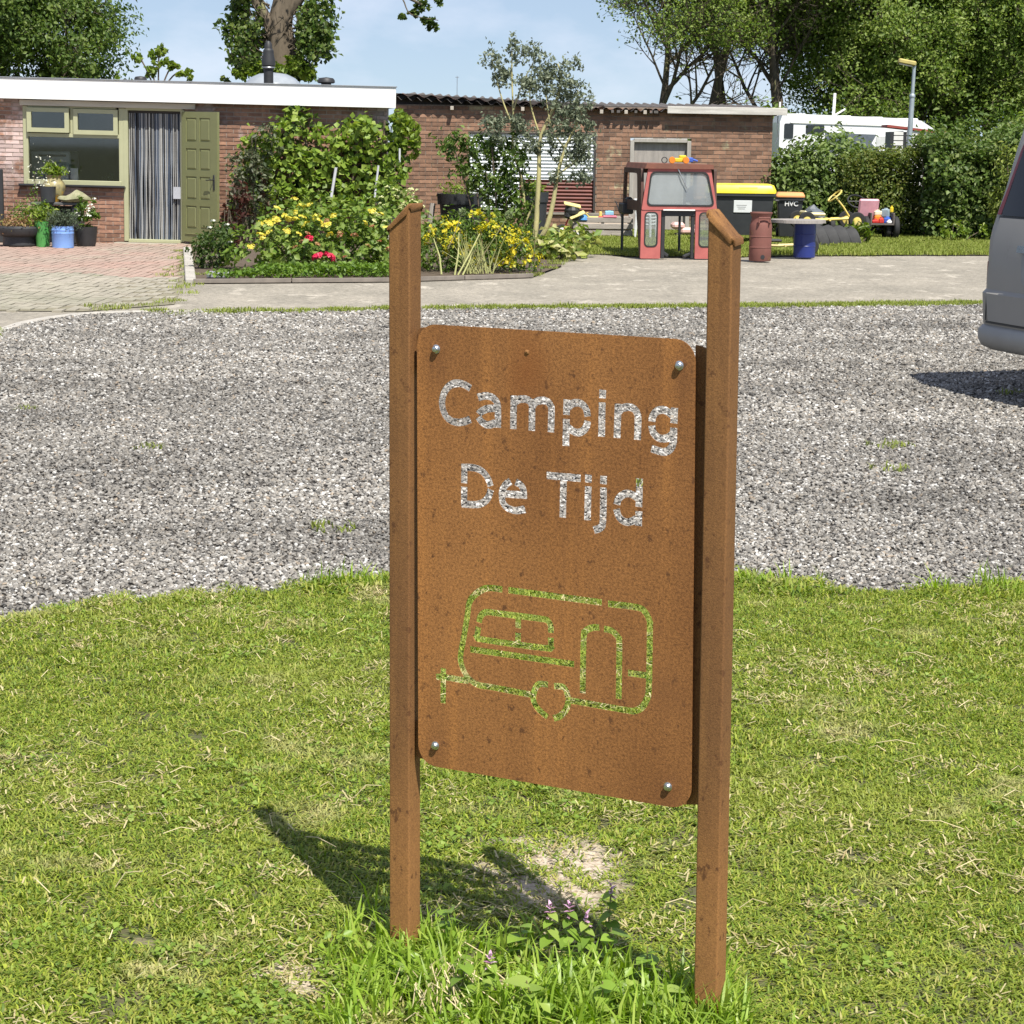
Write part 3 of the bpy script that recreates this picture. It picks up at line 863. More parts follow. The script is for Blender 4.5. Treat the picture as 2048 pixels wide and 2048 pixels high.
STROKES = [(13.2,[(144.7,1147.5),(130.3,1154.1),(116.0,1155.5),(103.1,1151.7),(92.3,1142.1),(85.9,1129.0),(83.8,1116.2),(86.1,1103.6),(92.7,1091.4),(103.7,1083.9),(118.1,1081.8),(132.5,1084.4),(145.3,1090.1)]),
(13.2,[(159.8,1131.5),(171.9,1135.1),(181.8,1135.8),(191.7,1133.1),(199.6,1126.1),(202.5,1115.7),(203.0,1078.0)]),
(13.2,[(197.6,1114.1),(182.1,1112.3),(172.2,1108.5),(165.8,1104.2),(162.0,1099.7)]),
(13.2,[(161.5,1095.1),(168.2,1087.4),(178.2,1082.2),(188.1,1082.9),(197.9,1087.7)]),
(13.2,[(235.2,1140.7),(235.1,1077.9)]),
(13.2,[(236.8,1126.8),(243.6,1132.9),(256.1,1135.4),(265.9,1133.6),(271.5,1128.0),(273.3,1120.7),(273.5,1077.7)]),
(13.2,[(274.7,1123.3),(281.2,1131.8),(293.5,1135.5),(304.5,1134.0),(311.1,1127.1),(313.3,1118.6),(312.8,1077.6)]),
(13.2,[(344.2,1140.8),(343.6,1112.0)]),
(13.2,[(346.7,1125.5),(354.6,1133.3),(366.3,1136.1),(376.5,1132.9),(383.5,1124.8),(386.8,1112.4)]),
(13.2,[(343.8,1104.9),(343.6,1055.0)]),
(13.2,[(386.9,1104.5),(384.6,1094.4),(377.5,1085.3),(368.1,1081.5),(357.1,1083.7),(347.4,1090.3)]),
(13.2,[(415.6,1163.2),(415.3,1147.4)]),
(13.2,[(415.1,1140.4),(415.0,1077.5)]),
(13.2,[(446.7,1140.4),(445.7,1077.5)]),
(13.2,[(448.8,1126.8),(455.8,1132.8),(468.5,1135.4),(478.5,1132.4),(484.8,1124.1),(486.4,1112.5),(486.0,1077.4)]),
(13.2,[(513.3,1112.3),(514.8,1121.8),(521.6,1131.4),(532.0,1135.1),(541.8,1133.4),(551.8,1126.4)]),
(13.2,[(556.3,1140.6),(555.8,1112.4)]),
(13.2,[(513.2,1105.4),(516.3,1093.9),(525.0,1085.4),(536.3,1083.4),(547.3,1087.1),(555.5,1094.9)]),
(13.2,[(555.8,1104.9),(555.7,1080.0),(552.1,1068.6),(543.9,1061.5),(532.7,1059.9),(513.4,1064.2)]),
(13.0,[(132.9,1003.2),(132.7,967.3)]),
(13.0,[(126.4,997.1),(149.2,998.8),(167.7,995.1),(181.7,983.3),(189.3,966.9)]),
(13.0,[(132.8,961.0),(133.2,922.5)]),
(13.0,[(127.1,927.7),(156.9,929.0),(173.1,934.1),(184.5,945.4),(189.8,960.8)]),
(13.0,[(231.7,980.1),(220.8,972.4),(214.1,960.5),(213.2,948.1),(216.8,936.0),(228.3,927.9),(244.3,925.9),(262.8,930.5)]),
(13.0,[(214.2,955.1),(265.1,956.5)]),
(13.0,[(241.2,979.7),(251.5,975.1),(257.8,966.4),(259.4,950.2)]),
(13.0,[(305.2,997.5),(375.4,998.1)]),
(13.0,[(340.3,997.1),(340.0,921.7)]),
(13.0,[(390.6,1006.8),(390.5,991.4)]),
(13.0,[(390.6,984.8),(390.2,921.3)]),
(13.0,[(420.9,1006.6),(420.8,991.1)]),
(13.0,[(421.1,985.1),(421.4,924.9),(417.4,910.9),(402.9,904.6)]),
(13.0,[(492.1,1008.2),(492.0,955.7)]),
(13.0,[(448.3,955.6),(451.9,967.5),(462.5,976.8),(475.3,978.0),(489.4,971.3)]),
(13.0,[(448.0,948.1),(452.7,934.4),(463.7,926.6),(476.6,927.5),(491.4,936.1)]),
(13.0,[(492.4,948.3),(492.2,920.8)]),
(11.6,[(217.2,772.6),(187.3,772.3),(168.8,764.2),(152.9,750.4),(145.0,735.0),(142.5,715.3),(134.9,670.7),(128.4,635.8),(130.0,616.5),(141.0,595.9),(154.6,585.5),(170.9,580.4),(197.7,580.4),(285.0,577.1)]),
(11.6,[(229.0,772.9),(423.1,771.6)]),
(11.6,[(434.9,770.6),(494.5,770.6),(509.5,763.6),(518.5,748.5),(519.6,734.8),(520.6,625.6),(516.3,599.2),(506.8,583.8),(492.1,575.8),(477.1,574.9),(358.3,577.7)]),
(11.6,[(74.3,584.5),(94.8,586.1),(146.5,585.6)]),
(11.6,[(90.9,604.0),(90.6,533.7)]),
(11.6,[(315.9,601.3),(296.4,599.9),(287.5,586.6),(285.2,569.4),(293.3,553.6),(315.7,538.7)]),
(11.6,[(327.6,600.5),(348.3,600.9),(356.3,586.5),(358.3,574.8),(353.0,557.3),(340.3,543.5),(327.5,538.0)]),
(11.6,[(167.6,702.6),(170.7,715.1),(182.6,724.9),(211.8,725.5),(300.8,725.9),(313.8,722.7),(318.6,715.0),(319.8,701.3)]),
(11.6,[(166.3,694.5),(164.4,676.8),(172.5,670.8),(309.5,671.0),(319.3,675.8),(319.5,692.5)]),
(11.6,[(250.7,727.0),(251.1,702.0)]),
(11.6,[(251.0,693.6),(250.8,672.0)]),
(11.6,[(148.6,648.6),(369.2,647.8)]),
(11.6,[(419.1,724.1),(403.3,721.7),(390.8,713.1),(387.3,699.8),(387.4,594.3)]),
(11.6,[(427.7,722.4),(443.6,720.8),(456.3,710.7),(459.6,697.1),(460.9,593.8)]),
(11.6,[(477.9,646.0),(518.8,645.9)]),
]


SIGN_A = R(-27.38)
sign = thing('camp_sign', 'rusty steel camping sign on two square posts with cut-out lettering and caravan', 'sign', (-.2025, 3.8712, 0), SIGN_A)
SL = .6537
PV = .014
def lerp2(a, b, t): return (a[0] + (b[0] - a[0]) * t, a[1] + (b[1] - a[1]) * t)
cor = [(594., 1262.6), (29.5, 1262.6), (36.5, 405.), (610., 405.)]
outl = []
for (cx, cz), sx, sz, a in zip(cor, (-1, 1, 1, -1), (-1, -1, 1, 1), (0, 90, 180, 270)):
    r = 40.
    for k in range(9):
        w = R(a + 90 * k / 8)
        outl.append((cx + sx * r + r * math.cos(w), cz + sz * r + r * math.sin(w)))
V2 = [Vector(p) for p in outl]; F2 = [list(range(len(outl)))]
WX = 1.3
for w, pts in STROKES:
    q = spline([Vector(p) for p in pts], 4)
    L = []; Rr = []
    for i, p in enumerate(q):
        t = (q[min(i + 1, len(q) - 1)] - q[max(i - 1, 0)]).normalized()
        nrm = Vector((-t.y, t.x))
        L.append(p + nrm * (w + WX) * .5); Rr.append(p - nrm * (w + WX) * .5)
    b = len(V2)
    V2 += L + Rr; k = len(q)
    for i in range(k - 1):
        F2.append([b + i, b + i + 1, b + k + i + 1, b + k + i])
vo, eo, fo, _, _, _ = delaunay_2d_cdt(V2, [], F2, 0, 1e-4, False)
quads = []
for q in F2[1:]:
    a, b, c, d = (V2[i] for i in q)
    quads.append((a, b, c)); quads.append((a, c, d))
TQ = np.array([[(p.x, p.y) for p in t] for t in quads])
def cut_out(x, y):
    p = np.array([x, y])
    def sg(a, b): return (b[:, 0] - a[:, 0]) * (y - a[:, 1]) - (b[:, 1] - a[:, 1]) * (x - a[:, 0])
    s1 = sg(TQ[:, 0], TQ[:, 1]); s2 = sg(TQ[:, 1], TQ[:, 2]); s3 = sg(TQ[:, 2], TQ[:, 0])
    return bool((((s1 > -1e-6) & (s2 > -1e-6) & (s3 > -1e-6)) | ((s1 < 1e-6) & (s2 < 1e-6) & (s3 < 1e-6))).any())
keep = [f for f in fo if not cut_out(sum(vo[i].x for i in f) / len(f), sum(vo[i].y for i in f) / len(f))]
pv = []; pf = []
nv = len(vo)
for p in vo: pv.append((p.x / 1000, -PV, p.y / 1000))
for p in vo: pv.append((p.x / 1000, -PV + .002, p.y / 1000))
cnt = {}
for f in keep:
    f = list(f)
    a, b, c = (vo[i] for i in f[:3])
    if (b - a).cross(c - a) < 0: f.reverse()
    pf.append(tuple(f)); pf.append(tuple(i + nv for i in reversed(f)))
    for i in range(len(f)):
        cnt[(f[i], f[(i + 1) % len(f)])] = 1
for (i, j) in list(cnt):
    if (j, i) not in cnt: pf.append((j, i, i + nv, j + nv))
me = bpy.data.meshes.new('panel'); me.from_pydata(pv, [], pf); me.update()
bmx = bmesh.new(); bmx.from_mesh(me); bmesh.ops.delete(bmx, geom=[v for v in bmx.verts if not v.link_faces], context='VERTS'); bmx.to_mesh(me); bmx.free()
link('panel', me, M_rust, sign)

def post_mesh(z_in, z_out, side):
    h = .023
    sec = rrect(-h, h, -h, h, .0045, 4)
    top = lambda x: z_in + (z_out - z_in) * ((h - x) / (2 * h) if side < 0 else (x + h) / (2 * h))
    mb = MB()
    n = len(sec)
    lv = [lambda x: -.12, lambda x: .4, lambda x: .9, lambda x: 1.3, top]
    for f in lv:
        for p in sec: mb.v.append((p[0], p[1], f(p[0])))
    for i in range(len(lv) - 1):
        for k in range(n):
            mb.f.append((i * n + k, i * n + (k + 1) % n, (i + 1) * n + (k + 1) % n, (i + 1) * n + k))
    mb.f.append(tuple(range((len(lv) - 1) * n, len(lv) * n)))
    return mb, top
for side, x, zi, zo, lean in ((-1, 0.0, 1.479, 1.437, -.004), (1, SL, 1.484, 1.438, -.012)):
    mb, top = post_mesh(zi, zo, side)
    po = mb.build('post', M_rust2, sign, smooth=15, loc=(x, 0, 0), rot=(0, lean, 0))
    # thick uneven cap plate welded on the sloping cut
    cap = MB(); h = .0235
    g = np.random.default_rng(5 + side)
    ringp = rrect(-h - .001, h + .002, -h - .002, h + .002, .007, 5)
    n = len(ringp)
    for dz, gr_ in ((-.006, 1.0), (-.002, 1.045), (.003, 1.03), (.006, .93)):
        for k, p in enumerate(ringp):
            j = 1 + .05 * math.sin(k * 1.9 + side) + .03 * g.normal()
            cap.v.append((p[0] * gr_ * j, p[1] * gr_ * j, top(max(-h, min(h, p[0]))) + dz + (.004 * math.sin(k * 1.3) if dz < 0 else 0)))
    for i in range(3):
        for k in range(n):
            cap.f.append((i * n + k, i * n + (k + 1) % n, (i + 1) * n + (k + 1) % n, (i + 1) * n + k))
    cap.f.append(tuple(range(3 * n, 4 * n)))
    c = cap.build('end_cap', M_rust2, po, smooth=50)
MB().lathe([(.001, .0022), (.0035, .0016), (.005, 0)], 8, (0, 0, 0), Matrix.Rotation(R(90), 3, 'X')).build('weld_spot', M_rust2, sign, smooth=60, loc=(.262, -PV - .0004, 1.222))
# fixing plates behind the panel edges
side_plate = [(.586, .407), (.634, .415), (.634, 1.205)] + [(.586 + .048 * math.cos(a), 1.195 + .057 * math.sin(a)) for a in np.linspace(.3, 1.57, 7)]
for pl_ in (rrect(.020, .088, 1.165, 1.254, .012), rrect(.020, .088, .410, .490, .012), side_plate):
    MB().prism(pl_, .004, .008).build('fixing_plate', M_rust2, sign)
for u, z in ((.0717, 1.217), (.564, 1.2161), (.075, .4475), (.5641, .4432)):
    MX = Matrix.Rotation(R(90), 3, 'X')
    b = MB().lathe([(.0001, 0), (.0084, 0), (.0084, .0014), (.0068, .0016), (.0068, .006), (.005, .0080), (.0001, .0086)], 6 * 3, (0, 0, 0), MX)
    bo = b.build('bolt', M_zinc, sign, smooth=30, loc=(u, -PV - .0002, z))

# ------------------------------------------------------------------ long grass and weeds at the foot of the sign
wr = np.random.default_rng(33)
M_long = leaf_mat('long_blades', [(.20, .33, .03), (.30, .43, .05), (.15, .25, .025), (.36, .45, .08), (.24, .37, .035)], trans=.35, rough=.4, spec=.35)
lc = [(blade_clump(wr, 11, .03, .045, .125, .0035, .007, 1.05), M_long) for _ in range(8)]
cl = []
for i in range(210):
    t = wr.random()
    x = -.30 + .70 * t + .05 * wr.normal(); y = 3.80 - .22 * t + .12 * wr.normal() - .06
    if bare_mask(np.array([x]), np.array([y]))[0] > .5: continue
    cl.append((x, y))
cl += [(-.2 + .05 * wr.normal(), 3.87 + .06 * wr.normal()) for _ in range(28)] + [(.38 + .05 * wr.normal(), 3.57 + .05 * wr.normal()) for _ in range(16)]
cl += [(wr.uniform(-.05, .45), wr.uniform(3.46, 3.6)) for _ in range(40)]
cl += [(x0 + .10 * wr.normal(), float(lawn_edge(x0)) - .02 + .06 * wr.normal()) for x0 in (-.55, .95, 1.68) for _ in range(14)]
n = len(cl)
P = np.array([(x, y, 0) for x, y in cl]); S = .65 + .55 * wr.random(n)
o = scatter('long_grass', P, np.stack([wr.normal(size=n) * .15, wr.normal(size=n) * .15, wr.random(n) * 6.28], 1), np.stack([S, S, S], 1), wr.integers(0, 8, n), lc)
tag(o, 'tall uncut green grass around the feet of the sign', 'grass', kind='stuff')

def weed_tuft(g):
    V = []; F = []
    for i in range(8):
        P = np.array([[g.normal() * .02, g.normal() * .02, .012 + .05 * g.random()]])
        v, f = leaf_geo(g, P, .030, ar=.75, up=1.3)
        F.append(f + 4 * i); V.append(v)
    return np_mesh('weed_tuft', np.concatenate(V), np.concatenate(F))
M_wl = leaf_mat('low_weed_leaf', [(.20, .33, .035), (.28, .42, .05), (.15, .25, .03), (.34, .44, .09)], trans=.35, rough=.42)
wl_ = [(weed_tuft(wr), M_wl) for _ in range(6)]
q_ = []
for i in range(110):
    t = wr.random(); x = -.30 + .70 * t + .06 * wr.normal(); y = 3.74 - .22 * t + .10 * wr.normal()
    if bare_mask(np.array([x]), np.array([y]))[0] < .6: q_.append((x, y, 0))
n = len(q_); S = .5 + .45 * wr.random(n)
o = scatter('low_weeds', np.array(q_), np.stack([wr.normal(size=n) * .2, wr.normal(size=n) * .2, wr.random(n) * 6.28], 1), np.stack([S, S, S], 1), wr.integers(0, 6, n), wl_)
tag(o, 'low leafy weeds filling the clump under the sign', 'weeds', kind='stuff')

def broad_leaf(L, W, lobes=0, curl=.25, n=7):
    """heart-shaped leaf in the local x-y plane, stalk at the origin, folded along its rib"""
    mb = MB()
    rib = []; lf = []; rt = []
    for i in range(n + 1):
        t = i / n
        w = W * .5 * (math.sin(math.pi * min(1, (t * .86 + .14)) ** .8)) * (1 + .12 * math.sin(t * 22) * lobes)
        if i == n: w = 0.0005
        z = -curl * L * t * t
        rib.append((L * t, 0, z)); lf.append((L * t - .12 * L * (1 - t), w, z + .16 * w)); rt.append((L * t - .12 * L * (1 - t), -w, z + .16 * w))
    mb.v = rib + lf + rt
    k = n + 1
    for i in range(n):
        mb.f.append((i, i + 1, k + i + 1, k + i)); mb.f.append((i + 1, i, 2 * k + i, 2 * k + i + 1))
    return mb.mesh('leaf', 60)
M_weed = leaf_mat('weed_leaf', [(.20, .32, .04), (.27, .40, .06), (.15, .25, .04), (.33, .43, .09)], trans=.35, rough=.42, spec=.4)
M_wstem = pm('weed_stem', (.16, .2, .06), (.22, .14, .08))
leaf_meshes = [broad_leaf(.045, .042, 1, .2), broad_leaf(.052, .036, 1, .35), broad_leaf(.038, .036, 1, .1)]
WEEDS = [((-.130, 3.86), 'broad-leaved weed close on the right of the left rusty post'), ((-.105, 3.70), 'round-leaved weed at the dry straw clump below the left post'),
         ((-.085, 3.62), 'low round-leaved weed left of the bare sandy spot'), ((-.20, 3.72), 'leafy weed in the long grass left of the straw'),
         ((.03, 3.83), 'small-leaved weed behind the bare sandy spot'), ((.13, 3.74), 'leafy weed just right of the bare sandy spot'),
         ((.20, 3.78), 'leafy weed under the right half of the sign panel'), ((.27, 3.70), 'leafy weed left of the right rusty post'),
         ((.31, 3.60), 'broad weed at the left foot of the right rusty post'), ((.18, 3.57), 'round-leaved weed at the bottom edge below the sandy spot'),
         ((.06, 3.56), 'weed with dark leaves at the bottom edge of the lawn'), ((.26, 3.53), 'weed in tall grass nearest the right post at the bottom edge')]
for (x, y), lab in WEEDS:
    w = thing('broadleaf_weed', lab, 'weed', (x, y, 0), wr.random() * 6, 'broad-leaved weeds under the sign')
    h = .05 + .055 * wr.random()
    tp = (wr.normal() * .012, wr.normal() * .012, h)
    MB().tube([(0, 0, -.01), (tp[0] * .5, tp[1] * .5, h * .5), tp], [.0022, .0019, .0014], 5).build('stem', M_wstem, w)
    k = int(wr.integers(6, 10))
    for j in range(k):
        a = j * 2.4 + wr.random() * .5; t = .25 + .75 * j / k
        s = .55 + .5 * wr.random()
        link('leaf', leaf_meshes[int(wr.integers(0, 3))], M_weed, w, (tp[0] * t, tp[1] * t, h * t + .004), (wr.normal() * .25, -.35 + .5 * wr.random(), a), (s, s, s))
M_netl = leaf_mat('nettle_leaf', [(.12, .17, .05), (.18, .15, .08), (.16, .22, .05)], trans=.3, rough=.5)
M_netf = leaf_mat('nettle_flower', [(.52, .27, .42), (.68, .46, .62), (.40, .18, .30)], trans=.2, rough=.5)
pet = broad_leaf(.017, .011, 0, .4, 3)
NET = [((.085, 3.80, .125), 'purple-flowered dead-nettle, leftmost of the three blooming together under the panel'), ((.122, 3.79, .132), 'purple-flowered dead-nettle, middle one of the three blooming together under the panel'),
       ((.155, 3.785, .112), 'purple-flowered dead-nettle, rightmost and lowest of the three blooming together'), ((.205, 3.84, .155), 'tallest purple dead-nettle standing apart under the right of the panel'),
       ((-.03, 3.665, .07), 'dark purple dead-nettle beside the bare sandy spot')]
for (x, y, h), lab in NET:
    w = thing('dead_nettle', lab, 'flower', (x, y, 0), wr.random() * 6, 'purple dead-nettles')
    MB().tube([(0, 0, -.01), (.004, .002, h * .5), (0, 0, h)], [.0021, .0019, .0016], 5).build('stem', M_wstem, w)
    for lvl in range(4):
        for q in range(2):
            s = .52 + .12 * (3 - lvl) * .6
            link('leaf', leaf_meshes[lvl % 3], M_netl, w, (0, 0, h * (.55 + .13 * lvl)), (0, .35, lvl * 1.57 + q * 3.14), (s, s, s))
    for q in range(13):
        s = .5 + .3 * wr.random()
        link('petal', pet, M_netf, w, (0, 0, h * .90 + .007 * (q % 4)), (0, -.15 - .35 * (q % 4), q * 2.4), (s, s, s))
sb = MB()
for i in range(46):
    a = wr.random() * 6.28; x = -.115 + .035 * wr.normal(); y = 3.655 + .05 * wr.normal(); L = .04 + .05 * wr.random()
    sb.tube([(x, y, .012), (x + math.cos(a) * L * .4, y + math.sin(a) * L * .4, .05 + .02 * wr.random()), (x + math.cos(a + .5) * L, y + math.sin(a + .5) * L, .02)], .0013, 3, cap=False)
tag(sb.build('dead_grass', M_straw), 'clump of pale dead grass stems before the left post', 'grass', kind='stuff')

# ------------------------------------------------------------------ bricks
M_mortar = pm('mortar', (.42, .35, .30), (.30, .245, .20), rough=.95, scale=5, bump=.4)
BRK = ((.34, .19, .125), (.23, .125, .09))
BRK2 = ((.29, .165, .105), (.19, .115, .08))
M_brick1 = pm('brick_single', *BRK, rough=.9, scale=14, bump=.4, rnd=.32, world_pos=True, spots=((.48, .37, .34), .9, .54))
M_brickm = pm('brick_many', *BRK, rough=.9, scale=14, bump=.4, rnd=.32, island=True, world_pos=True, spots=((.48, .37, .34), .9, .54))
M_brick3 = pm('shed_brick_single', *BRK2, rough=.92, scale=9, bump=.5, rnd=.34, world_pos=True, spots=((.36, .32, .20), 1.6, .57))
M_brick4 = pm('shed_brick_many', *BRK2, rough=.92, scale=9, bump=.5, rnd=.34, island=True, world_pos=True, spots=((.36, .32, .20), 1.6, .57))
br = np.random.default_rng(77)

def brick_wall(parent, x0, x1, z0, z1, openings, bl, bh, jt, thick, m_single, m_many, prefer, mort=None):
    """mortar core with recessed joints and bricks standing 8 mm proud of it; openings are (x0, x1, z0, z1)"""
    core = MB()
    xs = sorted({x0, x1} | {max(x0, min(x1, o[i])) for o in openings for i in (0, 1)})
    zs = sorted({z0, z1} | {max(z0, min(z1, o[i])) for o in openings for i in (2, 3)})
    for a, b in zip(xs, xs[1:]):
        for c, d in zip(zs, zs[1:]):
            mx_, mz_ = (a + b) / 2, (c + d) / 2
            if any(o[0] < mx_ < o[1] and o[2] < mz_ < o[3] for o in openings): continue
            core.box((mx_, .008 + thick / 2, mz_), (b - a, thick, d - c))
    wall = core.build('wall', mort or M_mortar, parent)
    items = []
    row = 0; z = z0
    while z + bh <= z1 + .001:
        x = x0 - (bl + jt) * (.5 if row % 2 else 0)
        while x < x1:
            a, b = max(x, x0), min(x + bl, x1)
            segs = [(a, b)]
            for o in openings:
                if o[2] < z + bh - .01 and o[3] > z + .01:
                    ns = []
                    for p, q in segs:
                        if q <= o[0] or p >= o[1]: ns.append((p, q)); continue
                        if p < o[0]: ns.append((p, o[0]))
                        if q > o[1]: ns.append((o[1], q))
                    segs = ns
            for p, q in segs:
                if q - p > .03: items.append((p, q, z))
            x += bl + jt
        z += bh + jt; row += 1
    sc = sorted(items, key=lambda t: -prefer((t[0] + t[1]) / 2, t[2] + bh / 2) * (t[1] - t[0]))
    singles = sc[:300]; rest = sc[300:]
    def bm_(L):
        h = []
        for _ in range(3):
            j = br.normal(size=8) * .0015
            x, zz = L / 2, bh / 2
            v = [(-x + j[0], -.001 + j[1], -zz), (x + j[2], j[3], -zz), (x, j[4], zz + j[5]), (-x, j[6], zz + j[7]), (-x, .03, -zz), (x, .03, -zz), (x, .03, zz), (-x, .03, zz)]
            me = bpy.data.meshes.new('brick'); me.from_pydata(v, [], [(0, 1, 2, 3), (1, 5, 6, 2), (4, 0, 3, 7), (3, 2, 6, 7), (4, 5, 1, 0)]); me.update()
            me.materials.append(m_single); h.append(me)
        return h
    cache = {}
    for p, q, zz in singles:
        L = round(q - p, 2)
        if L not in cache: cache[L] = bm_(q - p)
        ob = bpy.data.objects.new('brick', cache[L][int(br.integers(0, 3))]); COL.objects.link(ob)
        ob.parent = wall; ob.location = ((p + q) / 2, float(br.normal() * .0012), zz + bh / 2)
    mb = MB()
    for p, q, zz in rest:
        y = br.normal() * .0012
        b = len(mb.v)
        mb.v += [(p, y, zz), (q, y, zz), (q, y, zz + bh), (p, y, zz + bh), (p, .03, zz), (q, .03, zz), (q, .03, zz + bh), (p, .03, zz + bh)]
        mb.f += [(b, b + 1, b + 2, b + 3), (b + 1, b + 5, b + 6, b + 2), (b + 4, b, b + 3, b + 7), (b + 3, b + 2, b + 6, b + 7), (b + 4, b + 5, b + 1, b)]
    if rest:
        o = mb.build('brick', m_many, wall); o['kind'] = 'stuff'
    return wall

# ------------------------------------------------------------------ the house with the green door
HX, HY, HT = -5.4, 31.7, .012
house = thing('brick_house', 'low flat-roofed brick house with white fascia, olive window frame and door', 'house', (HX, HY, 0), rot=(0, HT, 0))
HM = Matrix.Translation((HX, HY, 0)) @ Euler((0, HT, 0)).to_matrix().to_4x4()
def hw(x, y, z): return tuple(HM @ Vector((x, y, z)))
M_white = pm('white_paint', (.82, .82, .80), (.78, .78, .76), rough=.45, scale=3, spots=((.60, .59, .55), 4, .66))
M_olive = pm('olive_paint', (.20, .21, .095), (.185, .195, .088), rough=.42, scale=4)
M_frame = pm('sunlit_olive_paint', (.40, .405, .25), (.37, .375, .23), rough=.4, scale=4)  # olive lightened, puts the light on the frame faces into the colour
M_dark = pm('dark_interior', (.06, .055, .05), (.045, .04, .04), rough=.9)
M_black = pm('black_plastic', (.022, .023, .025), (.03, .031, .033), rough=.55, scale=8)
M_anth = pm('anthracite_plastic', (.03, .033, .037), (.038, .041, .045), rough=.5, scale=8)
M_glass = glass_mat('window_glass', (.95, .96, .96))
M_metal = pm('grey_metal', (.42, .43, .44), (.36, .37, .38), rough=.4, metal=.8)
OPEN = [(-2.14, .32, .83, 2.125), (-.60, .32, .0, 2.125)]
brick_wall(house, -4.8, 3.40, -.3, 2.42, OPEN, .204, .049, .0135, .22, M_brick1, M_brickm,
           lambda x, z: (1.0 if (-2.5 < x < 1.15 and 0 < z < 2.1) else (.6 if -2.6 < x < 1.7 else .25)))
MB().box((-4.8 + .11, 4.2, 1.05), (.22, 7.9, 2.7)).box((2.62, 4.2, 1.05), (.22, 8.1, 2.7), rot=(0, 0, .165)).box((-1.45, 8.2, 1.05), (6.7, .2, 2.7)).build('side_wall', M_brickm, house)
# roof
roof = MB().flat([(-4.79, -.15), (3.51, -.15), (2.08, 8.25), (-4.79, 8.25)], 2.41).flat([(-4.79, 8.25), (2.08, 8.25), (3.51, -.15), (-4.79, -.15)], 2.33).build('roof', pm('bitumen', (.08, .08, .08), (.12, .12, .115), rough=.95), house)
MB().box((-.63, -.178, 2.275), (8.34, .022, .305), b=.003).build('fascia', M_white, house)
MB().box((2.80, 4.0, 2.275), (.02, 8.3, .305), rot=(0, 0, .168)).build('fascia', M_white, house)
MB().box((-.63, -.182, 2.437), (8.37, .05, .016), b=.003).build('roof_trim', M_metal, house)
MB().box((-.64, -.085, 2.138), (8.28, .165, .012)).build('soffit', pm('soffit_board', (.38, .36, .32), rough=.8), house)
MB().box((-.84, -.03, 2.072), (2.66, .085, .085), b=.004).build('lintel_board', pm('weathered_board', (.56, .53, .45), (.45, .42, .36), rough=.7, scale=3, stretch=(.4, 1, 4)), house)

# window: outer frame, two opening lights, panes, sill
win = MB()
for c, d in (((-2.10, .03, 1.43), (.08, .09, 1.19)), ((-.615, .03, 1.43), (.13, .094, 1.19)), ((-1.39, .03, 2.015), (1.34, .09, .03)), ((-1.36, .03, 1.595), (1.44, .088, .06)), ((-1.395, .03, 1.815), (.05, .086, .38)), ((-1.36, .02, .885), (1.44, .11, .075))):
    win.box(c, d, b=.006)
win = win.build('window', M_frame, house)
MB().box((-1.39, -.03, .829), (1.62, .16, .03), rot=(-.18, 0, 0), b=.004).build('sill', pm('black_sill', (.03, .03, .03), rough=.3), win)
def sash(x0, x1, z0, z1, tilt):
    f = MB()
    ring_prism(f, [(p[0], p[1]) for p in rrect(x0, x1, z0 - z1, 0, .004, 1)], [(p[0], p[1]) for p in rrect(x0 + .068, x1 - .068, z0 - z1 + .068, -.068, .003, 1)], -.05, .012)
    s = f.build('sash', M_frame, win, loc=(0, -.014, z1), rot=(-tilt, 0, 0))
    MB().box(((x0 + x1) / 2, -.012, (z0 - z1) / 2), (x1 - x0 - .13, .006, z1 - z0 - .13)).build('pane', M_glass, s)
# opening lights are glazed frames of the window
def light(x0, x1, z0, z1, y):
    f = MB()
    ring_prism(f, rrect(x0, x1, z0, z1, .005, 1), rrect(x0 + .066, x1 - .066, z0 + .066, z1 - .062, .004, 1), y, y + .06)
    f.build('opening_light', M_frame, win)
    MB().box(((x0 + x1) / 2, y + .04, (z0 + z1) / 2), (x1 - x0 - .126, .006, z1 - z0 - .122)).build('pane', M_glass, win)
light(-2.065, -1.425, 1.635, 2.0, -.075)
light(-1.365, -.69, 1.615, 1.995, -.045)
MB().box((-1.36, .04, 1.245), (1.40, .006, .65)).build('pane', M_glass, win)

# door frame and the open leaf
dfm = MB()
for c, d in (((-.575, .03, 1.02), (.07, .10, 2.0)), ((.29, .03, 1.02), (.06, .10, 2.0)), ((-.14, .03, 2.02), (.86, .098, .05)), ((-.14, .015, .03), (.80, .13, .05))):
    dfm.box(c, d, b=.006)
dfm.build('door_frame', M_frame, house)
MB().box((-.14, -.1, -.02), (1.2, .26, .05), b=.01).build('door_step', pm('step_concrete', (.36, .33, .27), (.28, .25, .2), rough=.9, scale=6, bump=.4), house)
LEAF_A = math.atan2(-.65, .76)
door = MB()
dw, dh, dz, th = .81, 1.95, .045, .04
S0, S1 = [.0, .095, .335, .405, .645, dw], None
rows = [(1.905, 1.55), (1.45, 1.125), (1.03, .685), (.59, .245)]
zc = [dz + dh, 1.905, 1.55, 1.45, 1.125, 1.03, .685, .59, .245, dz]
for a, b in ((0, .095), (.335, .405), (.645, dw)):
    door.box(((a + b) / 2, 0, dz + dh / 2), (b - a, th, dh))
for a, b in zip(zc[::2], zc[1::2]):
    for p, q in ((.095, .335), (.405, .645)):
        door.box(((p + q) / 2, 0, (a + b) / 2), (q - p, th, a - b))
door.box((.37, -.024, .165), (.58, .014, .016), b=.003)
door = door.build('door', M_olive, house, loc=(.30, -.045, 0), rot=(0, 0, LEAF_A))
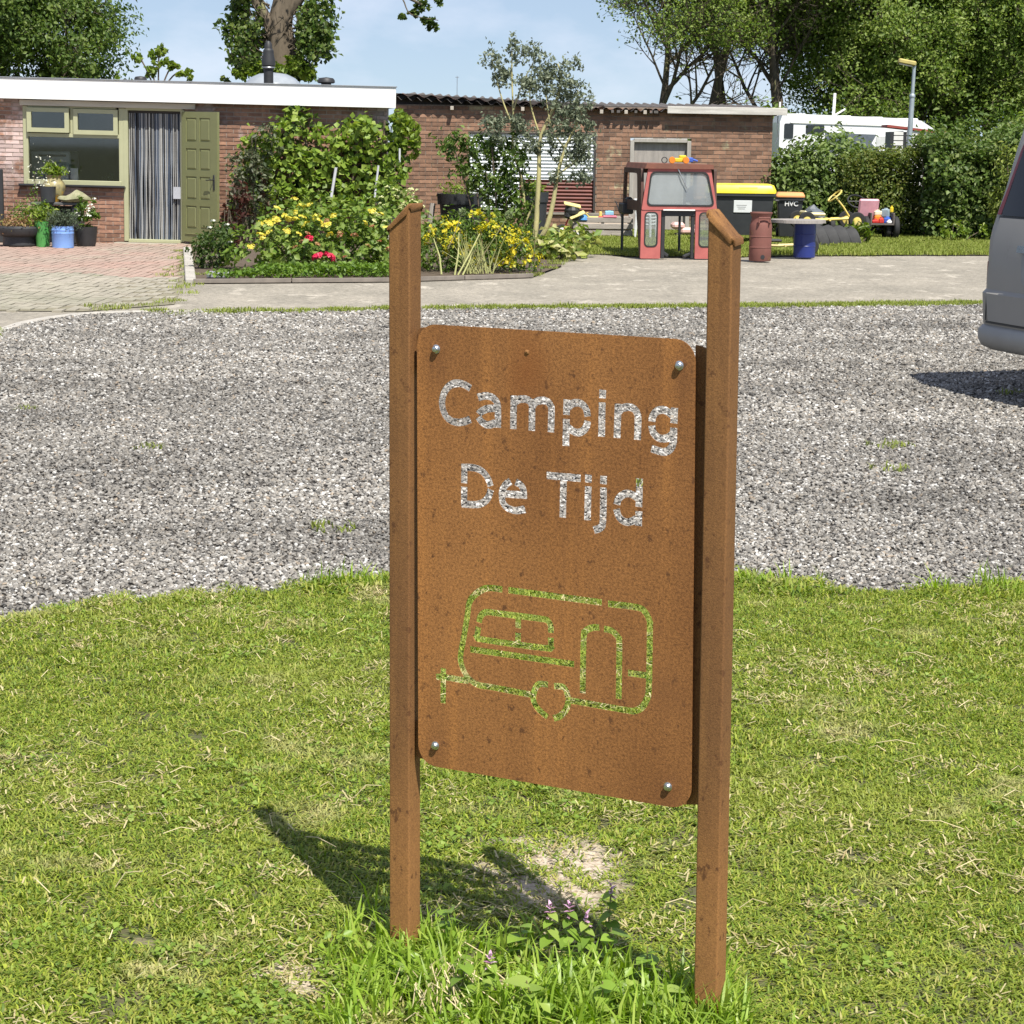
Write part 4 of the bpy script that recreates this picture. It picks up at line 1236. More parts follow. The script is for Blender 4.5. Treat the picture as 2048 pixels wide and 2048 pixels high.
for a, b in rows:
    for p, q in ((.095, .335), (.405, .645)):
        pb = MB()
        r0, r1, r2 = [(p, b), (q, b), (q, a), (p, a)], .035, .05
        L = [[(p, -.008, b), (q, -.008, b), (q, -.008, a), (p, -.008, a)],
             [(p + .012, -.004, b + .012), (q - .012, -.004, b + .012), (q - .012, -.004, a - .012), (p + .012, -.004, a - .012)],
             [(p + .034, -.019, b + .034), (q - .034, -.019, b + .034), (q - .034, -.019, a - .034), (p + .034, -.019, a - .034)]]
        v = [t for l in L for t in l]
        f = [(i, (i + 1) % 4, 4 + (i + 1) % 4, 4 + i) for i in range(4)] + [(4 + i, 4 + (i + 1) % 4, 8 + (i + 1) % 4, 8 + i) for i in range(4)] + [(8, 9, 10, 11)]
        pb.add(v, f).build('door_panel', M_olive, door)
hd = MB().box((.735, -.024, .95), (.038, .008, .23), b=.003)
hd.tube([(.735, -.025, .99), (.735, -.07, .99), (.70, -.075, .99), (.615, -.075, .985)], .009, 8)
hd.build('door_handle', M_black, door, smooth=40)

# dark room behind the window and door
room = MB()
room.add([(-4.5, .3, 0), (3.2, .3, 0), (3.2, 3.6, 0), (-4.5, 3.6, 0), (-4.5, .3, 2.3), (3.2, .3, 2.3), (3.2, 3.6, 2.3), (-4.5, 3.6, 2.3)], [(0, 1, 2, 3), (4, 7, 6, 5), (2, 6, 7, 3), (0, 3, 7, 4), (1, 5, 6, 2)])
room.build('room', M_dark, house)
MB().box((-1.36, .17, .80), (1.46, .22, .03)).build('inner_sill', M_frame, house)
t = thing('fridge', 'grey cupboard standing inside the room behind the window', 'cupboard', hw(-1.86, .95, 0))
MB().box((0, 0, .67), (.62, .6, 1.34), b=.02).build('body', pm('fridge_grey', (.33, .38, .38), rough=.5), t)
MB().box((.03, -.31, 1.28), (.42, .03, .03), b=.006).build('handle', M_black, t)
M_card = pm('white_card', (.85, .85, .84), (.80, .80, .80), rough=.6)
M_cardb = pm('printed_card', (.82, .83, .84), (.40, .48, .55), rough=.6, scale=9, lo=.5, hi=.62)
for x, m, lab in ((-1.545, M_cardb, 'printed white card standing inside the window, left of the plain one'), (-1.395, M_card, 'plain white card standing inside the window, right of the printed one')):
    t = thing('card', lab, 'card', hw(x, .13, .815), group='cards on the window sill')
    MB().box((0, 0, .145), (.115, .006, .29), rot=(-.12, 0, 0)).build('front_sheet', m, t)
    MB().box((0, .05, .14), (.115, .005, .29), rot=(.22, 0, 0)).build('back_sheet', m, t)
bag = MB()
g = np.random.default_rng(3)
for i in range(2):
    pr = [(.001, 0), (.15, .0), (.17, .03), (.13, .07), (.07, .10), (.001, .115)]
    bag.lathe([(r * (1 + .1 * g.normal()), z * (1 + .25 * i)) for r, z in pr], 11, (i * .16, 0, 0))
tag(bag.build('white_cloth', pm('white_cloth', (.75, .75, .72), (.6, .6, .57), rough=.9, scale=12, bump=.6), None, smooth=60, loc=hw(-1.94, .17, .815)), 'crumpled white cloth lying inside the window at its left end', 'cloth')
t = thing('houseplant', 'small dark houseplant in a glass at the right end of the window', 'plant', hw(-.80, .16, .815))
MB().lathe([(.028, 0), (.036, .07), (.034, .07), (.026, .005)], 12).build('jar', glass_mat('jar_glass', (.75, .85, .85)), t, smooth=40)
leaf_obj('foliage', t, leaf_mat('houseplant_leaf', [(.02, .04, .015), (.04, .06, .02)]), g, g.normal(size=(40, 3)) * .045 + np.array([-.06, .02, .13]), .06)

# fly curtain of hanging strands in the doorway
curt = thing('fly_curtain', 'striped grey and white fly curtain hanging in the open doorway', 'curtain', hw(-.14, .055, 0), rot=(0, HT, 0))
MB().box((0, 0, 1.975), (.80, .02, .03)).build('rail', M_dark, curt)
SCOL = [tuple(v * .62 for v in c_) for c_ in [(.62, .62, .60), (.20, .22, .25), (.40, .45, .52), (.10, .10, .11), (.50, .53, .58), (.72, .72, .70), (.15, .19, .27), (.33, .31, .29)]]
SM = [pm('strand_%d' % i, c, tuple(x * .85 for x in c), rough=.45) for i, c in enumerate(SCOL)]
sg = np.random.default_rng(17)
smesh = []
for v in range(6):
    mb = MB(); a0 = sg.random() * 6
    pts = [(.008 * math.sin(a0 + k * .9) * (k / 11) + .012 * (v - 2.5) / 2.5 * (k / 11) ** 2, .008 * math.cos(a0 * 2 + k), 1.955 - 1.90 * k / 11) for k in range(12)]
    mb.tube(pts, .0072, 5)
    smesh.append(mb.mesh('strand', 40))
k = 0
for i in range(48):
    x = -.385 + .77 * i / 47 + float(sg.normal()) * .003
    me = smesh[int(sg.integers(0, 6))].copy(); me.materials.append(SM[int(sg.choice(8, p=[.2, .16, .12, .15, .1, .12, .09, .06]))])
    link('strand', me, None, curt, (x, float(sg.normal()) * .008, 0))
t = thing('paper_note', 'pale paper note stuck low on the right of the fly curtain', 'paper', hw(.215, -.001, .68), rot=(0, HT, 0))
MB().box((0, 0, .09), (.145, .003, .18)).build('sheet', pm('note_paper', (.42, .44, .48), rough=.8), t)

# things on the roof
t = thing('flue_pipe', 'black stepped flue pipe standing on the flat roof', 'chimney', hw(1.49, .9, 2.41))
MB().lathe([(.075, 0), (.075, .26), (.088, .27), (.088, .30), (.078, .31), (.104, .33), (.104, .41), (.085, .50), (.082, .56), (.06, .59), (.056, .66), (.03, .70), (.001, .71)], 20).build('pipe', M_black, t, smooth=30)
MB().lathe([(.105, .29), (.109, .30), (.105, .31)], 20).build('collar', M_metal, t, smooth=30)
t = thing('skylight', 'pale domed skylight on the flat roof behind the flue', 'skylight', hw(1.44, 1.9, 2.41))
MB().lathe([(.47, 0), (.47, .04), (.44, .09), (.36, .17), (.22, .235), (.001, .26)], 28).build('dome', pm('acrylic_dome', (.34, .37, .40), (.28, .31, .34), rough=.25, coat=.5), t, smooth=60)
MB().lathe([(.50, 0), (.50, .045), (.45, .05)], 28).build('kerb', M_metal, t, smooth=30)
for x, lab, s in ((2.36, 'black vent cap near the right end of the flat roof', 1), (-.56, 'low black vent cap on the roof above the open door', .72)):
    t = thing('roof_vent', lab, 'vent', hw(x, 1.2, 2.40), group='vent caps on the flat roof')
    MB().lathe([(.08 * s, 0), (.08 * s, .12 * s), (.05 * s, .125 * s)], 16).build('stub', M_black, t, smooth=30)
    MB().lathe([(.12 * s, .10 * s), (.14 * s, .115 * s), (.135 * s, .15 * s), (.11 * s, .18 * s), (.001, .195 * s)], 16).build('cap', M_black, t, smooth=40)

# ------------------------------------------------------------------ the shed
SX0, SX1, SY = -2.25, 4.72, 38.5
shed = thing('brick_shed', 'long weathered brick shed with corrugated roof and boarded openings', 'shed', (0, SY, 0))
SOP = [(-.88, 1.47, .30, 1.75), (2.10, 3.23, -.3, 1.70)]
brick_wall(shed, SX0, SX1, -.225, 2.26, SOP, .215, .063, .012, .22, M_brick3, M_brick4,
           lambda x, z: (1.0 if ((-1.95 < x < -.9 and .7 < z < 2.1) or (1.5 < x < 2.1 and .5 < z < 2.1) or (3.25 < x < 4.7 and z > .95) or (1.2 < x < 4.7 and z > 1.7)) else .3),
           pm('shed_mortar', (.30, .25, .20), (.14, .11, .085), rough=.95, scale=4, bump=.5))
MB().box((SX0 + .11, 3.2, .95), (.22, 6, 2.5)).box((SX1 - .11, 3.2, .95), (.22, 6, 2.5)).build('side_wall', M_brick4, shed)
M_rusty = pm('brown_sheet', (.20, .055, .038), (.13, .04, .03), rough=.55, scale=5)
M_sheet = pm('white_sheet', (.74, .77, .78), (.66, .70, .72), rough=.4, scale=3)
M_asb = pm('fibre_cement', (.14, .125, .115), (.085, .08, .075), rough=.95, scale=6, spots=((.32, .19, .15), 4, .6), bump=.4)
def corrug(w, h, n, amp, axis='z', thick=.004, sub=6):
    mb = MB(); k = n * sub
    for s_ in (0, 1):
        for i in range(k + 1):
            q = i / k
            y = amp * math.sin(2 * math.pi * n * q) + s_ * thick
            for e in (0, 1):
                mb.v.append((e * w, y, q * h) if axis == 'z' else (q * w, y, e * h))
    m2 = 2 * (k + 1)
    for i in range(k):
        a = 2 * i
        q1 = (a, a + 1, a + 3, a + 2); q2 = (m2 + a, m2 + a + 2, m2 + a + 3, m2 + a + 1)
        mb.f += [q1, q2] if axis == 'z' else [q1[::-1], q2[::-1]]
    return mb
MB().box((.295, .16, 1.03), (2.33, .02, 1.44)).build('opening_back', M_dark, shed)
corrug(2.32, .83, 13, .014).build('white_sheet', M_sheet, shed, smooth=60, loc=(-.87, .045, .92))
corrug(.95, .56, 9, .013).build('white_sheet', M_sheet, shed, smooth=60, loc=(-.87, .075, .36))
corrug(1.40, .60, 9, .014).build('brown_sheet', M_rusty, shed, smooth=60, loc=(.06, .06, .33))
MB().box((.3, .02, 1.76), (2.4, .03, .025)).box((1.45, .02, 1.05), (.03, .04, 1.4)).build('opening_trim', M_dark, shed)
MB().box((.5, -.01, .30), (2.3, .05, .04), b=.005).build('sill_board', pm('grey_wood', (.30, .27, .23), (.22, .2, .17), rough=.9, scale=3, stretch=(1, 4, 8)), shed)
M_oldwood = pm('old_grey_wood', (.36, .33, .30), (.27, .25, .23), rough=.9, scale=3, stretch=(6, 6, .8), bump=.4)
sd = MB().box((2.665, .10, .85), (1.04, .04, 1.64)).build('door', M_oldwood, shed)
MB().tube([(2.98 + .025 * math.cos(a), .06, 1.22 + .03 * math.sin(a)) for a in np.linspace(-.6, 3.7, 9)], .006, 6).build('door_ring', M_black, sd)
MB().box((2.135, .05, .8), (.075, .13, 1.72), b=.006).box((3.19, .05, .8), (.075, .13, 1.72), b=.006).box((2.66, .05, 1.66), (.98, .126, .07), b=.006).build('door_frame', pm('frame_wood', (.40, .38, .34), (.32, .30, .27), rough=.85, scale=4, stretch=(4, 4, 1)), shed)
# corrugated roof falling slightly to the right
rl = SX1 + .25 - (SX0 - .1)
cr_ = corrug(rl, 6.6, 40, .030, axis='x', thick=.012, sub=8)
def warp(v):
    x, y, z = v
    return (SX0 - .1 + x, -.16 + z, 2.375 - .155 * min(1, x / 3.6) - .02 * max(0, x / 3.6 - 1) - y + z * .035)
cr_.v = [warp(p) for p in cr_.v]
MBr = cr_; MBr.f = [f[::-1] for f in MBr.f]
sroof = MBr.build('roof', M_asb, shed, smooth=60)
MB().box((-.35, .12, 2.27), (3.9, .1, .22), rot=(0, .043, 0)).box((3.2, .12, 2.205), (3.2, .1, .14)).build('gap_filler', M_dark, shed)  # dark filler added to close the bright gap under the roof
# ridge-side course of roof sheets seen just above the eave
c2 = corrug(rl - 1.9, .5, 19, .026, axis='x', thick=.012, sub=8)
c2.v = [(SX0 - .1 + p[0], -.05 + p[2], 2.445 - .20 * min(1.15, p[0] / 3.9) - p[1] + p[2] * .03) for p in c2.v]; c2.f = [f[::-1] for f in c2.f]
c2.build('roof_course', pm('red_roof_course', (.16, .12, .105), (.26, .15, .12), rough=.9, scale=3), sroof, smooth=60)
for x in (-1.2, .1, 1.55, 2.0, 2.35):
    MB().box((x, -.07, 2.20 if x < 1 else 2.17), (.06, .2, .07), b=.004).build('rafter_end', pm('rafter', (.5, .45, .38), rough=.9), shed)
for x, w_ in ((1.75, .05), (1.86, .06), (2.18, .05), (2.46, .05), (2.55, .08)):
    MB().box((x, -.115, 2.175), (w_, .11, .05), b=.004).build('broken_eave', M_asb, shed)
MB().box((3.86, -.175, 2.215), (2.2, .03, .13), rot=(0, .004, 0), b=.004).build('fascia_board', pm('flaking_white_board', (.62, .60, .55), (.42, .40, .36), rough=.8, scale=4, stretch=(.5, 1, 6)), shed)
MB().tube([(4.80, -.10, 2.14), (4.80, -.09, 1.9), (4.83, -.08, 1.75), (4.77, -.08, 1.62)], .012, 6).build('downpipe', M_metal, shed)
MB().box((4.83, -.1, 2.34), (.03, .03, .10)).build('roof_peg', M_white, shed)
t = thing('antenna', 'thin grey antenna rod rising above the left end of the shed roof', 'antenna', (-1.17, 40.5, 2.42))
MB().tube([(0, 0, 0), (0, 0, .42)], .006, 5).box((.0, 0, .40), (.07, .01, .01)).build('rod', M_metal, t)

# ------------------------------------------------------------------ brick paving by the house
M_pav1 = pm('paver_single', (.36, .325, .26), (.27, .255, .19), rough=.92, scale=.55, rnd=.09, world_pos=True, bump=.3, bscale=60, spots=((.36, .35, .25), 1.3, .6))
M_pavm = pm('paver_many', (.38, .255, .205), (.34, .28, .225), rough=.92, scale=.55, rnd=.09, island=True, world_pos=True, bump=.3, bscale=60, spots=((.36, .35, .25), 1.3, .6))
pav_poly = [(-9.5, 19.0), (-4.05, 19.2), (-3.35, 20.2), (-3.75, 23.3), (-4.82, 30.1), (-4.7, 31.6), (-9.5, 31.6)]
base = MB().flat(pav_poly, -.012).build('paved_path', pm('paving_joint', (.20, .19, .12), (.25, .22, .16), rough=.95, scale=5, world_pos=True))
tag(base, 'reddish brick paving with mossy joints in front of the house', kind='structure')
def pav_right(y):
    return np.interp(y, [19.2, 20.2, 23.3, 30.1, 31.6], [-4.05, -3.35, -3.75, -4.82, -4.7])
def pav_left(y):
    return np.interp(y, [17.6, 19.0, 20], [-4.4, -4.3, -9]) if y < 19 else -9.5
its = []
pw, pl_ = .092, .207
c = 0; x = -9.4
while x < -3.3:
    y = 19.1 + (pl_ + .008) * (.5 if c % 2 else 0)
    while y < 31.45:
        if x + pw < pav_right(y + .1) - .02 and not (y < 23.2 and x > pav_right(y) - .9 and ((x * 7.3 + y * 3.1) % 1) < (x - pav_right(y) + .9) * .75): its.append((x, y))
        y += pl_ + .009
    x += pw + .014; c += 1
pvr = np.random.default_rng(5)
vis = [t for t in its if abs(t[0] + .05) < .2475 * t[1]]
vis.sort(key=lambda t: t[1])
near = set(vis[:300])
pmes = []
for i in range(3):
    j = pvr.normal(size=4) * .002
    me = MB().box((0, 0, 0), (pw, pl_, .05)).mesh('paver'); 
    for v, q in zip([v for v in me.vertices if v.co.z > 0], j): v.co.z += q
    me.materials.append(M_pav1); pmes.append(me)
mb = MB(); mbg = MB()
M_pavg = pm('paver_grey', (.36, .325, .26), (.27, .255, .19), rough=.92, scale=.9, rnd=.12, island=True, world_pos=True, bump=.3, bscale=60, spots=((.22, .23, .12), 1.5, .6))
for x, y in its:
    z = -.025 + float(pvr.normal()) * .0025
    if (x, y) in near:
        ob = bpy.data.objects.new('paver', pmes[int(pvr.integers(0, 3))]); COL.objects.link(ob); ob.parent = base; ob.location = (x + pw / 2, y + pl_ / 2, z)
    else:
        (mb if y > 24.0 + .5 * math.sin(x * 2) else mbg).box((x + pw / 2, y + pl_ / 2, z), (pw, pl_, .05))
o = mb.build('paver', M_pavm, base); o['kind'] = 'stuff'
o = mbg.build('paver', M_pavg, base); o['kind'] = 'stuff'
# kerbs and edging
M_kerb = pm('pale_kerb', (.46, .43, .38), (.36, .34, .30), rough=.9, scale=6, bump=.4)
kp = [(-4.32, 16.2), (-4.28, 17.1), (-4.24, 17.95), (-3.98, 18.75), (-3.5, 19.12), (-2.85, 19.25), (-2.1, 19.45)]
t = thing('curved_kerb', 'row of pale kerb blocks curving between the paving and the gravel', 'kerb', (0, 0, 0))
q = spline([Vector((p[0], p[1], 0)) for p in kp], 8)
acc = 0; last = q[0]; start = q[0]
for p in q[1:]:
    acc += (p - last).length; last = p
    if acc > .48:
        d = p - start
        MB().box((0, 0, 0), (d.length - .012, .10, .10), b=.008).build('kerb_block', M_kerb, t, loc=((p.x + start.x) / 2, (p.y + start.y) / 2, -.04), rot=(0, 0, math.atan2(d.y, d.x)))
        acc = 0; start = p
t = thing('bed_kerb', 'grey concrete kerb between the brick paving and the flower bed', 'kerb', (0, 0, 0))
for i in range(7):
    a = Vector((-4.79, 30.1, 0)).lerp(Vector((-3.66, 23.2, 0)), i / 7); b = Vector((-4.79, 30.1, 0)).lerp(Vector((-3.66, 23.2, 0)), (i + 1) / 7)
    d = b - a
    MB().box((0, 0, 0), (d.length - .015, .12, .13), b=.01).build('kerb_block', M_kerb, t, loc=((a.x + b.x) / 2, (a.y + b.y) / 2, -.03), rot=(0, 0, math.atan2(d.y, d.x)))
t = thing('edging_board', 'thin dark edging boards along the front of the flower bed', 'edging', (0, 0, 0))
ed = [(-3.62, 23.12), (-2.55, 23.45), (-1.45, 23.78), (-.6, 24.33), (.22, 24.9)]
for (x0, y0), (x1, y1) in zip(ed, ed[1:]):
    d = math.hypot(x1 - x0, y1 - y0)
    MB().box((0, 0, 0), (d - .01, .03, .05), b=.004).build('board', pm('edging_wood', (.16, .14, .12), (.23, .2, .17), rough=.95, scale=5), t, loc=((x0 + x1) / 2, (y0 + y1) / 2, .015), rot=(0, 0, math.atan2(y1 - y0, x1 - x0)))
tag(MB().box((0, 0, .03), (.26, .2, .07), b=.012).build('stone_block', pm('blue_stone', (.25, .26, .29), (.33, .33, .35), rough=.85, scale=9), None, loc=(-3.42, 23.75, .02)), 'flat grey stone block at the front left corner of the flower bed', 'block')

# ------------------------------------------------------------------ pots, stakes and garden things by the house
M_terr = pm('glazed_urn', (.42, .36, .16), (.12, .11, .075), rough=.35, scale=5, spots=((.60, .33, .03), 3.2, .54), coat=.4)
M_stone2 = pm('mossy_stone', (.36, .34, .22), (.20, .21, .11), rough=.95, scale=7, bump=.7)
def L_(name, *cols, **k): return leaf_mat(name, list(cols), **k)
LM_green = L_('garden_green', (.05, .10, .015), (.09, .16, .02), (.14, .22, .03), (.07, .13, .02))
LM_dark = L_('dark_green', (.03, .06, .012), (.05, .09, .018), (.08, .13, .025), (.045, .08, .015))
LM_lime = L_('lime_green', (.14, .22, .025), (.20, .28, .03), (.10, .17, .02), (.27, .32, .06))
LM_red = L_('red_leaf', (.06, .018, .014), (.09, .03, .02), (.05, .04, .02))
LM_grey = L_('grey_green', (.165, .20, .13), (.23, .265, .175), (.11, .14, .085), (.30, .33, .22), trans=.3)
LM_sedum = L_('sedum', (.22, .20, .05), (.30, .17, .08), (.24, .12, .07), (.16, .2, .05), trans=.2)
M_yelf = L_('yellow_petal', (.66, .58, .06), (.74, .66, .12), (.55, .48, .06), trans=.25)
M_whitef = L_('white_petal', (.75, .76, .68), (.66, .68, .55), trans=.25)
M_pinkf = L_('red_petal', (.68, .025, .09), (.55, .02, .06), (.75, .06, .14), trans=.2)
M_orangf = L_('orange_petal', (.38, .16, .07), (.36, .26, .10), (.42, .12, .08), trans=.2)
og = np.random.default_rng(101)

def dome_flower(r, n, g, flat=.5):
    P = g.normal(size=(n, 3)); P[:, 2] = abs(P[:, 2]); P /= np.linalg.norm(P, axis=1, keepdims=True)
    N = P.copy(); P = P * r * np.array([1, 1, flat])
    V, F = leaf_geo(g, P, r * .8, ar=.9, up=.6, out=N, outw=1.5)
    return np_mesh('flower', V, F)

def shrub(name, label, cat, loc, blobs, mat, n, size, group=None, seed=0, shell=.5, clump=14, csig=.08, up=.5, ar=.55, stems=6, stem_mat=None, outw=.7, zmin=.0, stem_h=.5):
    g = np.random.default_rng(seed + 500)
    t = thing(name, label, cat, loc, 0, group)
    P, N = blob_points(g, blobs, n, shell, clump, csig, zmin)
    leaf_obj('foliage', t, mat, g, P, size, ar=ar, up=up, out=N, outw=outw)
    if stems:
        mb = MB()
        for i in range(stems):
            c, r = blobs[i % len(blobs)]
            a = g.random() * 6.28
            e = (c[0] + r[0] * .6 * math.cos(a), c[1] + r[1] * .6 * math.sin(a), c[2] + r[2] * stem_h)
            b = (c[0] * .5 + .05 * math.cos(a), c[1] * .5 + .05 * math.sin(a), -.02)
            mb.tube([b, ((b[0] + e[0]) / 2 + .03 * g.normal(), (b[1] + e[1]) / 2, (b[2] + e[2]) * .5), e], [.014, .011, .006], 5, cap=False)
        mb.build('stems', stem_mat or M_bark, t)
    return t, P, N
M_bark = pm('bark', (.16, .125, .09), (.09, .07, .05), rough=.95, scale=8, stretch=(3, 3, .5), bump=.7)
M_barkl = pm('pale_bark', (.30, .27, .17), (.20, .17, .11), rough=.9, scale=6, stretch=(3, 3, .6), bump=.5)

def pot_mesh(prof, mat, name, parent, n=24, sm=35, loc=(0, 0, 0)):
    return MB().lathe(prof, n).build(name, mat, parent, smooth=sm, loc=loc)

# black half-tyre planter with sedum
t = thing('tyre_planter', 'black low planter of flowering sedum at the left edge of the paving', 'planter', (-7.28, 30.35, 0))
pot_mesh([(.24, 0), (.26, .02), (.25, .14), (.33, .17), (.36, .22), (.36, .27), (.33, .30), (.28, .28), (.26, .2)], M_black, 'tyre', t)
leaf_obj('sedum', t, LM_sedum, og, og.normal(size=(900, 3)) * np.array([.17, .15, .05]) + np.array([0, 0, .33]), .035, ar=.8)
t, _, _ = shrub('low_herb', 'dark green low herb bush behind the sedum planter', 'plant', (-7.15, 30.75, .15), [((0, 0, .28), (.38, .25, .2))], LM_green, 1300, .035, seed=2, zmin=-1, stems=4)
t = thing('green_bucket', 'green plastic bucket with a leafy plant', 'bucket', (-6.93, 30.25, 0))
pot_mesh([(.001, .006), (.095, 0), (.112, .26), (.118, .37), (.122, .375), (.114, .37), (.10, .2)], pm('green_plastic', (.06, .24, .055), (.08, .30, .075), rough=.4, scale=3), 'body', t)
leaf_obj('foliage', t, LM_lime, og, og.normal(size=(160, 3)) * np.array([.11, .09, .07]) + np.array([0, 0, .46]), .09, ar=.4)
M_blue = pm('blue_enamel', (.16, .30, .66), (.20, .35, .70), rough=.35, scale=3)
t = thing('blue_pot', 'light blue ribbed metal pot with a bushy grey-green plant', 'pot', (-6.60, 30.08, 0))
pot_mesh([(.001, .006), (.155, 0), (.158, .20), (.164, .21), (.158, .225), (.158, .245), (.164, .255), (.158, .27), (.152, .30), (.157, .315), (.148, .315), (.14, .2)], M_blue, 'body', t)
leaf_obj('foliage', t, L_('lavender', (.09, .12, .07), (.06, .09, .05), (.12, .15, .09), trans=.15), og, og.normal(size=(1300, 3)) * np.array([.10, .09, .06]) + np.array([0, 0, .40]), .05, ar=.22, up=.0)
t = thing('black_pot', 'black pot of white-flowered plants right of the blue pot', 'pot', (-6.36, 30.55, 0))
pot_mesh([(.001, .005), (.13, 0), (.15, .06), (.17, .27), (.175, .29), (.165, .29), (.15, .2)], M_black, 'body', t)
P, N = blob_points(og, [((0, 0, .48), (.17, .14, .24))], 420, csig=.05)
leaf_obj('foliage', t, LM_green, og, P, .07, ar=.4, up=.6)
fm = dome_flower(.028, 9, og); fm.materials.append(M_whitef)
for i in range(16):
    a = og.random() * 6.28
    link('flower', fm, None, t, (.15 * math.cos(a) * og.random() ** .5, .12 * math.sin(a) - .04, .38 + .36 * og.random()))
# black stool carrying an urn, a grey pot and a stone
t = thing('garden_stand', 'black low table carrying the yellow urn under the window', 'table', (-6.90, 31.25, 0))
MB().box((0, 0, .60), (.80, .36, .04), b=.008).build('top', pm('slate_top', (.07, .072, .075), (.11, .11, .11), rough=.7), t)
for x in (-.28, .28):
    MB().box((x, 0, .29), (.14, .30, .58), b=.02).build('leg', M_black, t)
MB().box((0, .13, .32), (.5, .03, .48)).build('back_panel', M_black, t)
t = thing('glazed_urn', 'yellow and white glazed urn with a fern on the black stand', 'urn', (-6.98, 31.30, .621))
pot_mesh([(.001, .004), (.09, 0), (.13, .09), (.17, .19), (.165, .27), (.12, .33), (.10, .35), (.115, .39), (.125, .40), (.10, .395), (.085, .34)], M_terr, 'body', t)
P = og.normal(size=(170, 3)) * np.array([.08, .07, .06]) + np.array([0, 0, .47])
leaf_obj('foliage', t, LM_lime, og, P, .10, ar=.35)
t = thing('grey_pot', 'small dark grey pot with dry white flowers before the yellow urn', 'pot', (-7.03, 31.10, .621))
pot_mesh([(.001, .004), (.105, 0), (.118, .20), (.122, .235), (.112, .235), (.10, .1)], M_anth, 'body', t)
leaf_obj('flowers', t, M_whitef, og, og.normal(size=(46, 3)) * np.array([.075, .06, .05]) + np.array([-.04, -.02, .30]), .04)
st_ = MB()
g = np.random.default_rng(8)
st_.lathe([(.001, 0), (.17, .005), (.235, .05), (.22, .085), (.13, .12), (.05, .16), (.001, .165)], 16)
st_.v = [(x * (1 + .12 * math.sin(3 * y * 9 + x * 7)), y * .75, z * (1 + .25 * math.sin(x * 17))) for x, y, z in st_.v]
tag(st_.build('field_stone', M_stone2, None, smooth=50, loc=(-6.66, 31.18, .621)), 'mossy flat boulder on the right of the black stand', 'stone')
# climbing stem with small white flowers left of the window
t, P, N = shrub('flowering_twig', 'thin twig with small white flowers before the left end of the window', 'plant', (-7.20, 31.35, 0), [((.05, 0, 1.05), (.30, .12, .18)), ((-.1, 0, .55), (.2, .1, .3))], LM_green, 130, .05, seed=4, stems=4, clump=6, stem_h=-.2)
leaf_obj('flowers', t, M_whitef, og, og.normal(size=(40, 3)) * np.array([.16, .06, .13]) + np.array([0, -.05, 1.08]), .035)
t = thing('dark_post', 'black upright board at the left edge of the house front', 'board', (-7.93, 31.3, 0))
MB().box((0, 0, .55), (.36, .06, 1.1), b=.01).build('board', M_black, t)

# ------------------------------------------------------------------ climbing plant on the house wall
vg = np.random.default_rng(64)
def poly_points(g, poly, n):
    poly = np.array(poly); x0, z0 = poly.min(0); x1, z1 = poly.max(0)
    out = []
    while len(out) < n:
        p = (g.uniform(x0, x1), g.uniform(z0, z1)); c = False
        for i in range(len(poly)):
            a, b = poly[i], poly[i - 1]
            if (a[1] > p[1]) != (b[1] > p[1]) and p[0] < (b[0] - a[0]) * (p[1] - a[1]) / (b[1] - a[1]) + a[0]: c = not c
        if c: out.append(p)
    return np.array(out)
VP = [(-4.310, 31.300, 0.503), (-4.291, 31.300, 0.821), (-4.190, 31.300, 1.256), (-3.946, 31.300, 1.628), (-3.666, 31.300, 1.773), (-3.465, 31.300, 2.049), (-3.290, 31.300, 2.090), (-3.068, 31.300, 2.000), (-2.933, 31.300, 1.845), (-2.846, 31.300, 1.690), (-2.671, 31.300, 1.895), (-2.273, 31.300, 1.932), (-2.018, 31.300, 1.810), (-1.915, 31.300, 2.030), (-1.780, 31.300, 2.000), (-1.675, 31.300, 1.798), (-1.649, 31.300, 1.092), (-1.671, 31.300, 0.537)]
vine = thing('climbing_vine', 'large leafy green climber covering the house wall right of the door', 'climber', (0, 31.62, 0))
pp = poly_points(vg, [(p[0], p[2]) for p in VP], 2300)
# gather leaves in clumps with holes between
cen = pp[:230]; idx = vg.integers(0, 230, 2300)
P2 = cen[idx] + vg.normal(size=(2300, 2)) * .075
dep = -.10 - .38 * vg.random(230)[idx] - .05 * vg.random(2300)
P = np.stack([P2[:, 0], dep, np.clip(P2[:, 1], .2, 2.12)], 1)
P[:, 1] = np.where(P[:, 2] > 1.95, P[:, 1] * .35, P[:, 1])
leaf_obj('foliage', vine, L_('vine_leaf', (.15, .25, .03), (.23, .33, .045), (.10, .17, .022), (.30, .38, .065), (.19, .29, .035)), vg, P, .105, ar=.85, up=.5, out=np.tile(np.array([[0, -1., 0]]), (2300, 1)), outw=.6, fold=.12)
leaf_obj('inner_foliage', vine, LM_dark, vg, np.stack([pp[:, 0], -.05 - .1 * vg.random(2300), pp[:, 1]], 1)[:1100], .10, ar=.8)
mb = MB()
for x0, x1, h in ((-3.4, -3.6, 1.7), (-3.0, -3.3, 1.9), (-2.7, -2.4, 1.8), (-2.2, -2.0, 1.9), (-2.5, -2.9, 1.5)):
    mb.tube(spline([Vector((x0, -.15, 0)), Vector((x0 + .05, -.2, .5)), Vector(((x0 + x1) / 2 + .08, -.18, h * .6)), Vector((x1, -.15, h))], 4), .018, 6, cap=False)
mb.build('stems', M_bark, vine)
vr = thing('creeper', 'bright green creeper hanging over the right corner of the house', 'climber', (0, 31.6, 0))
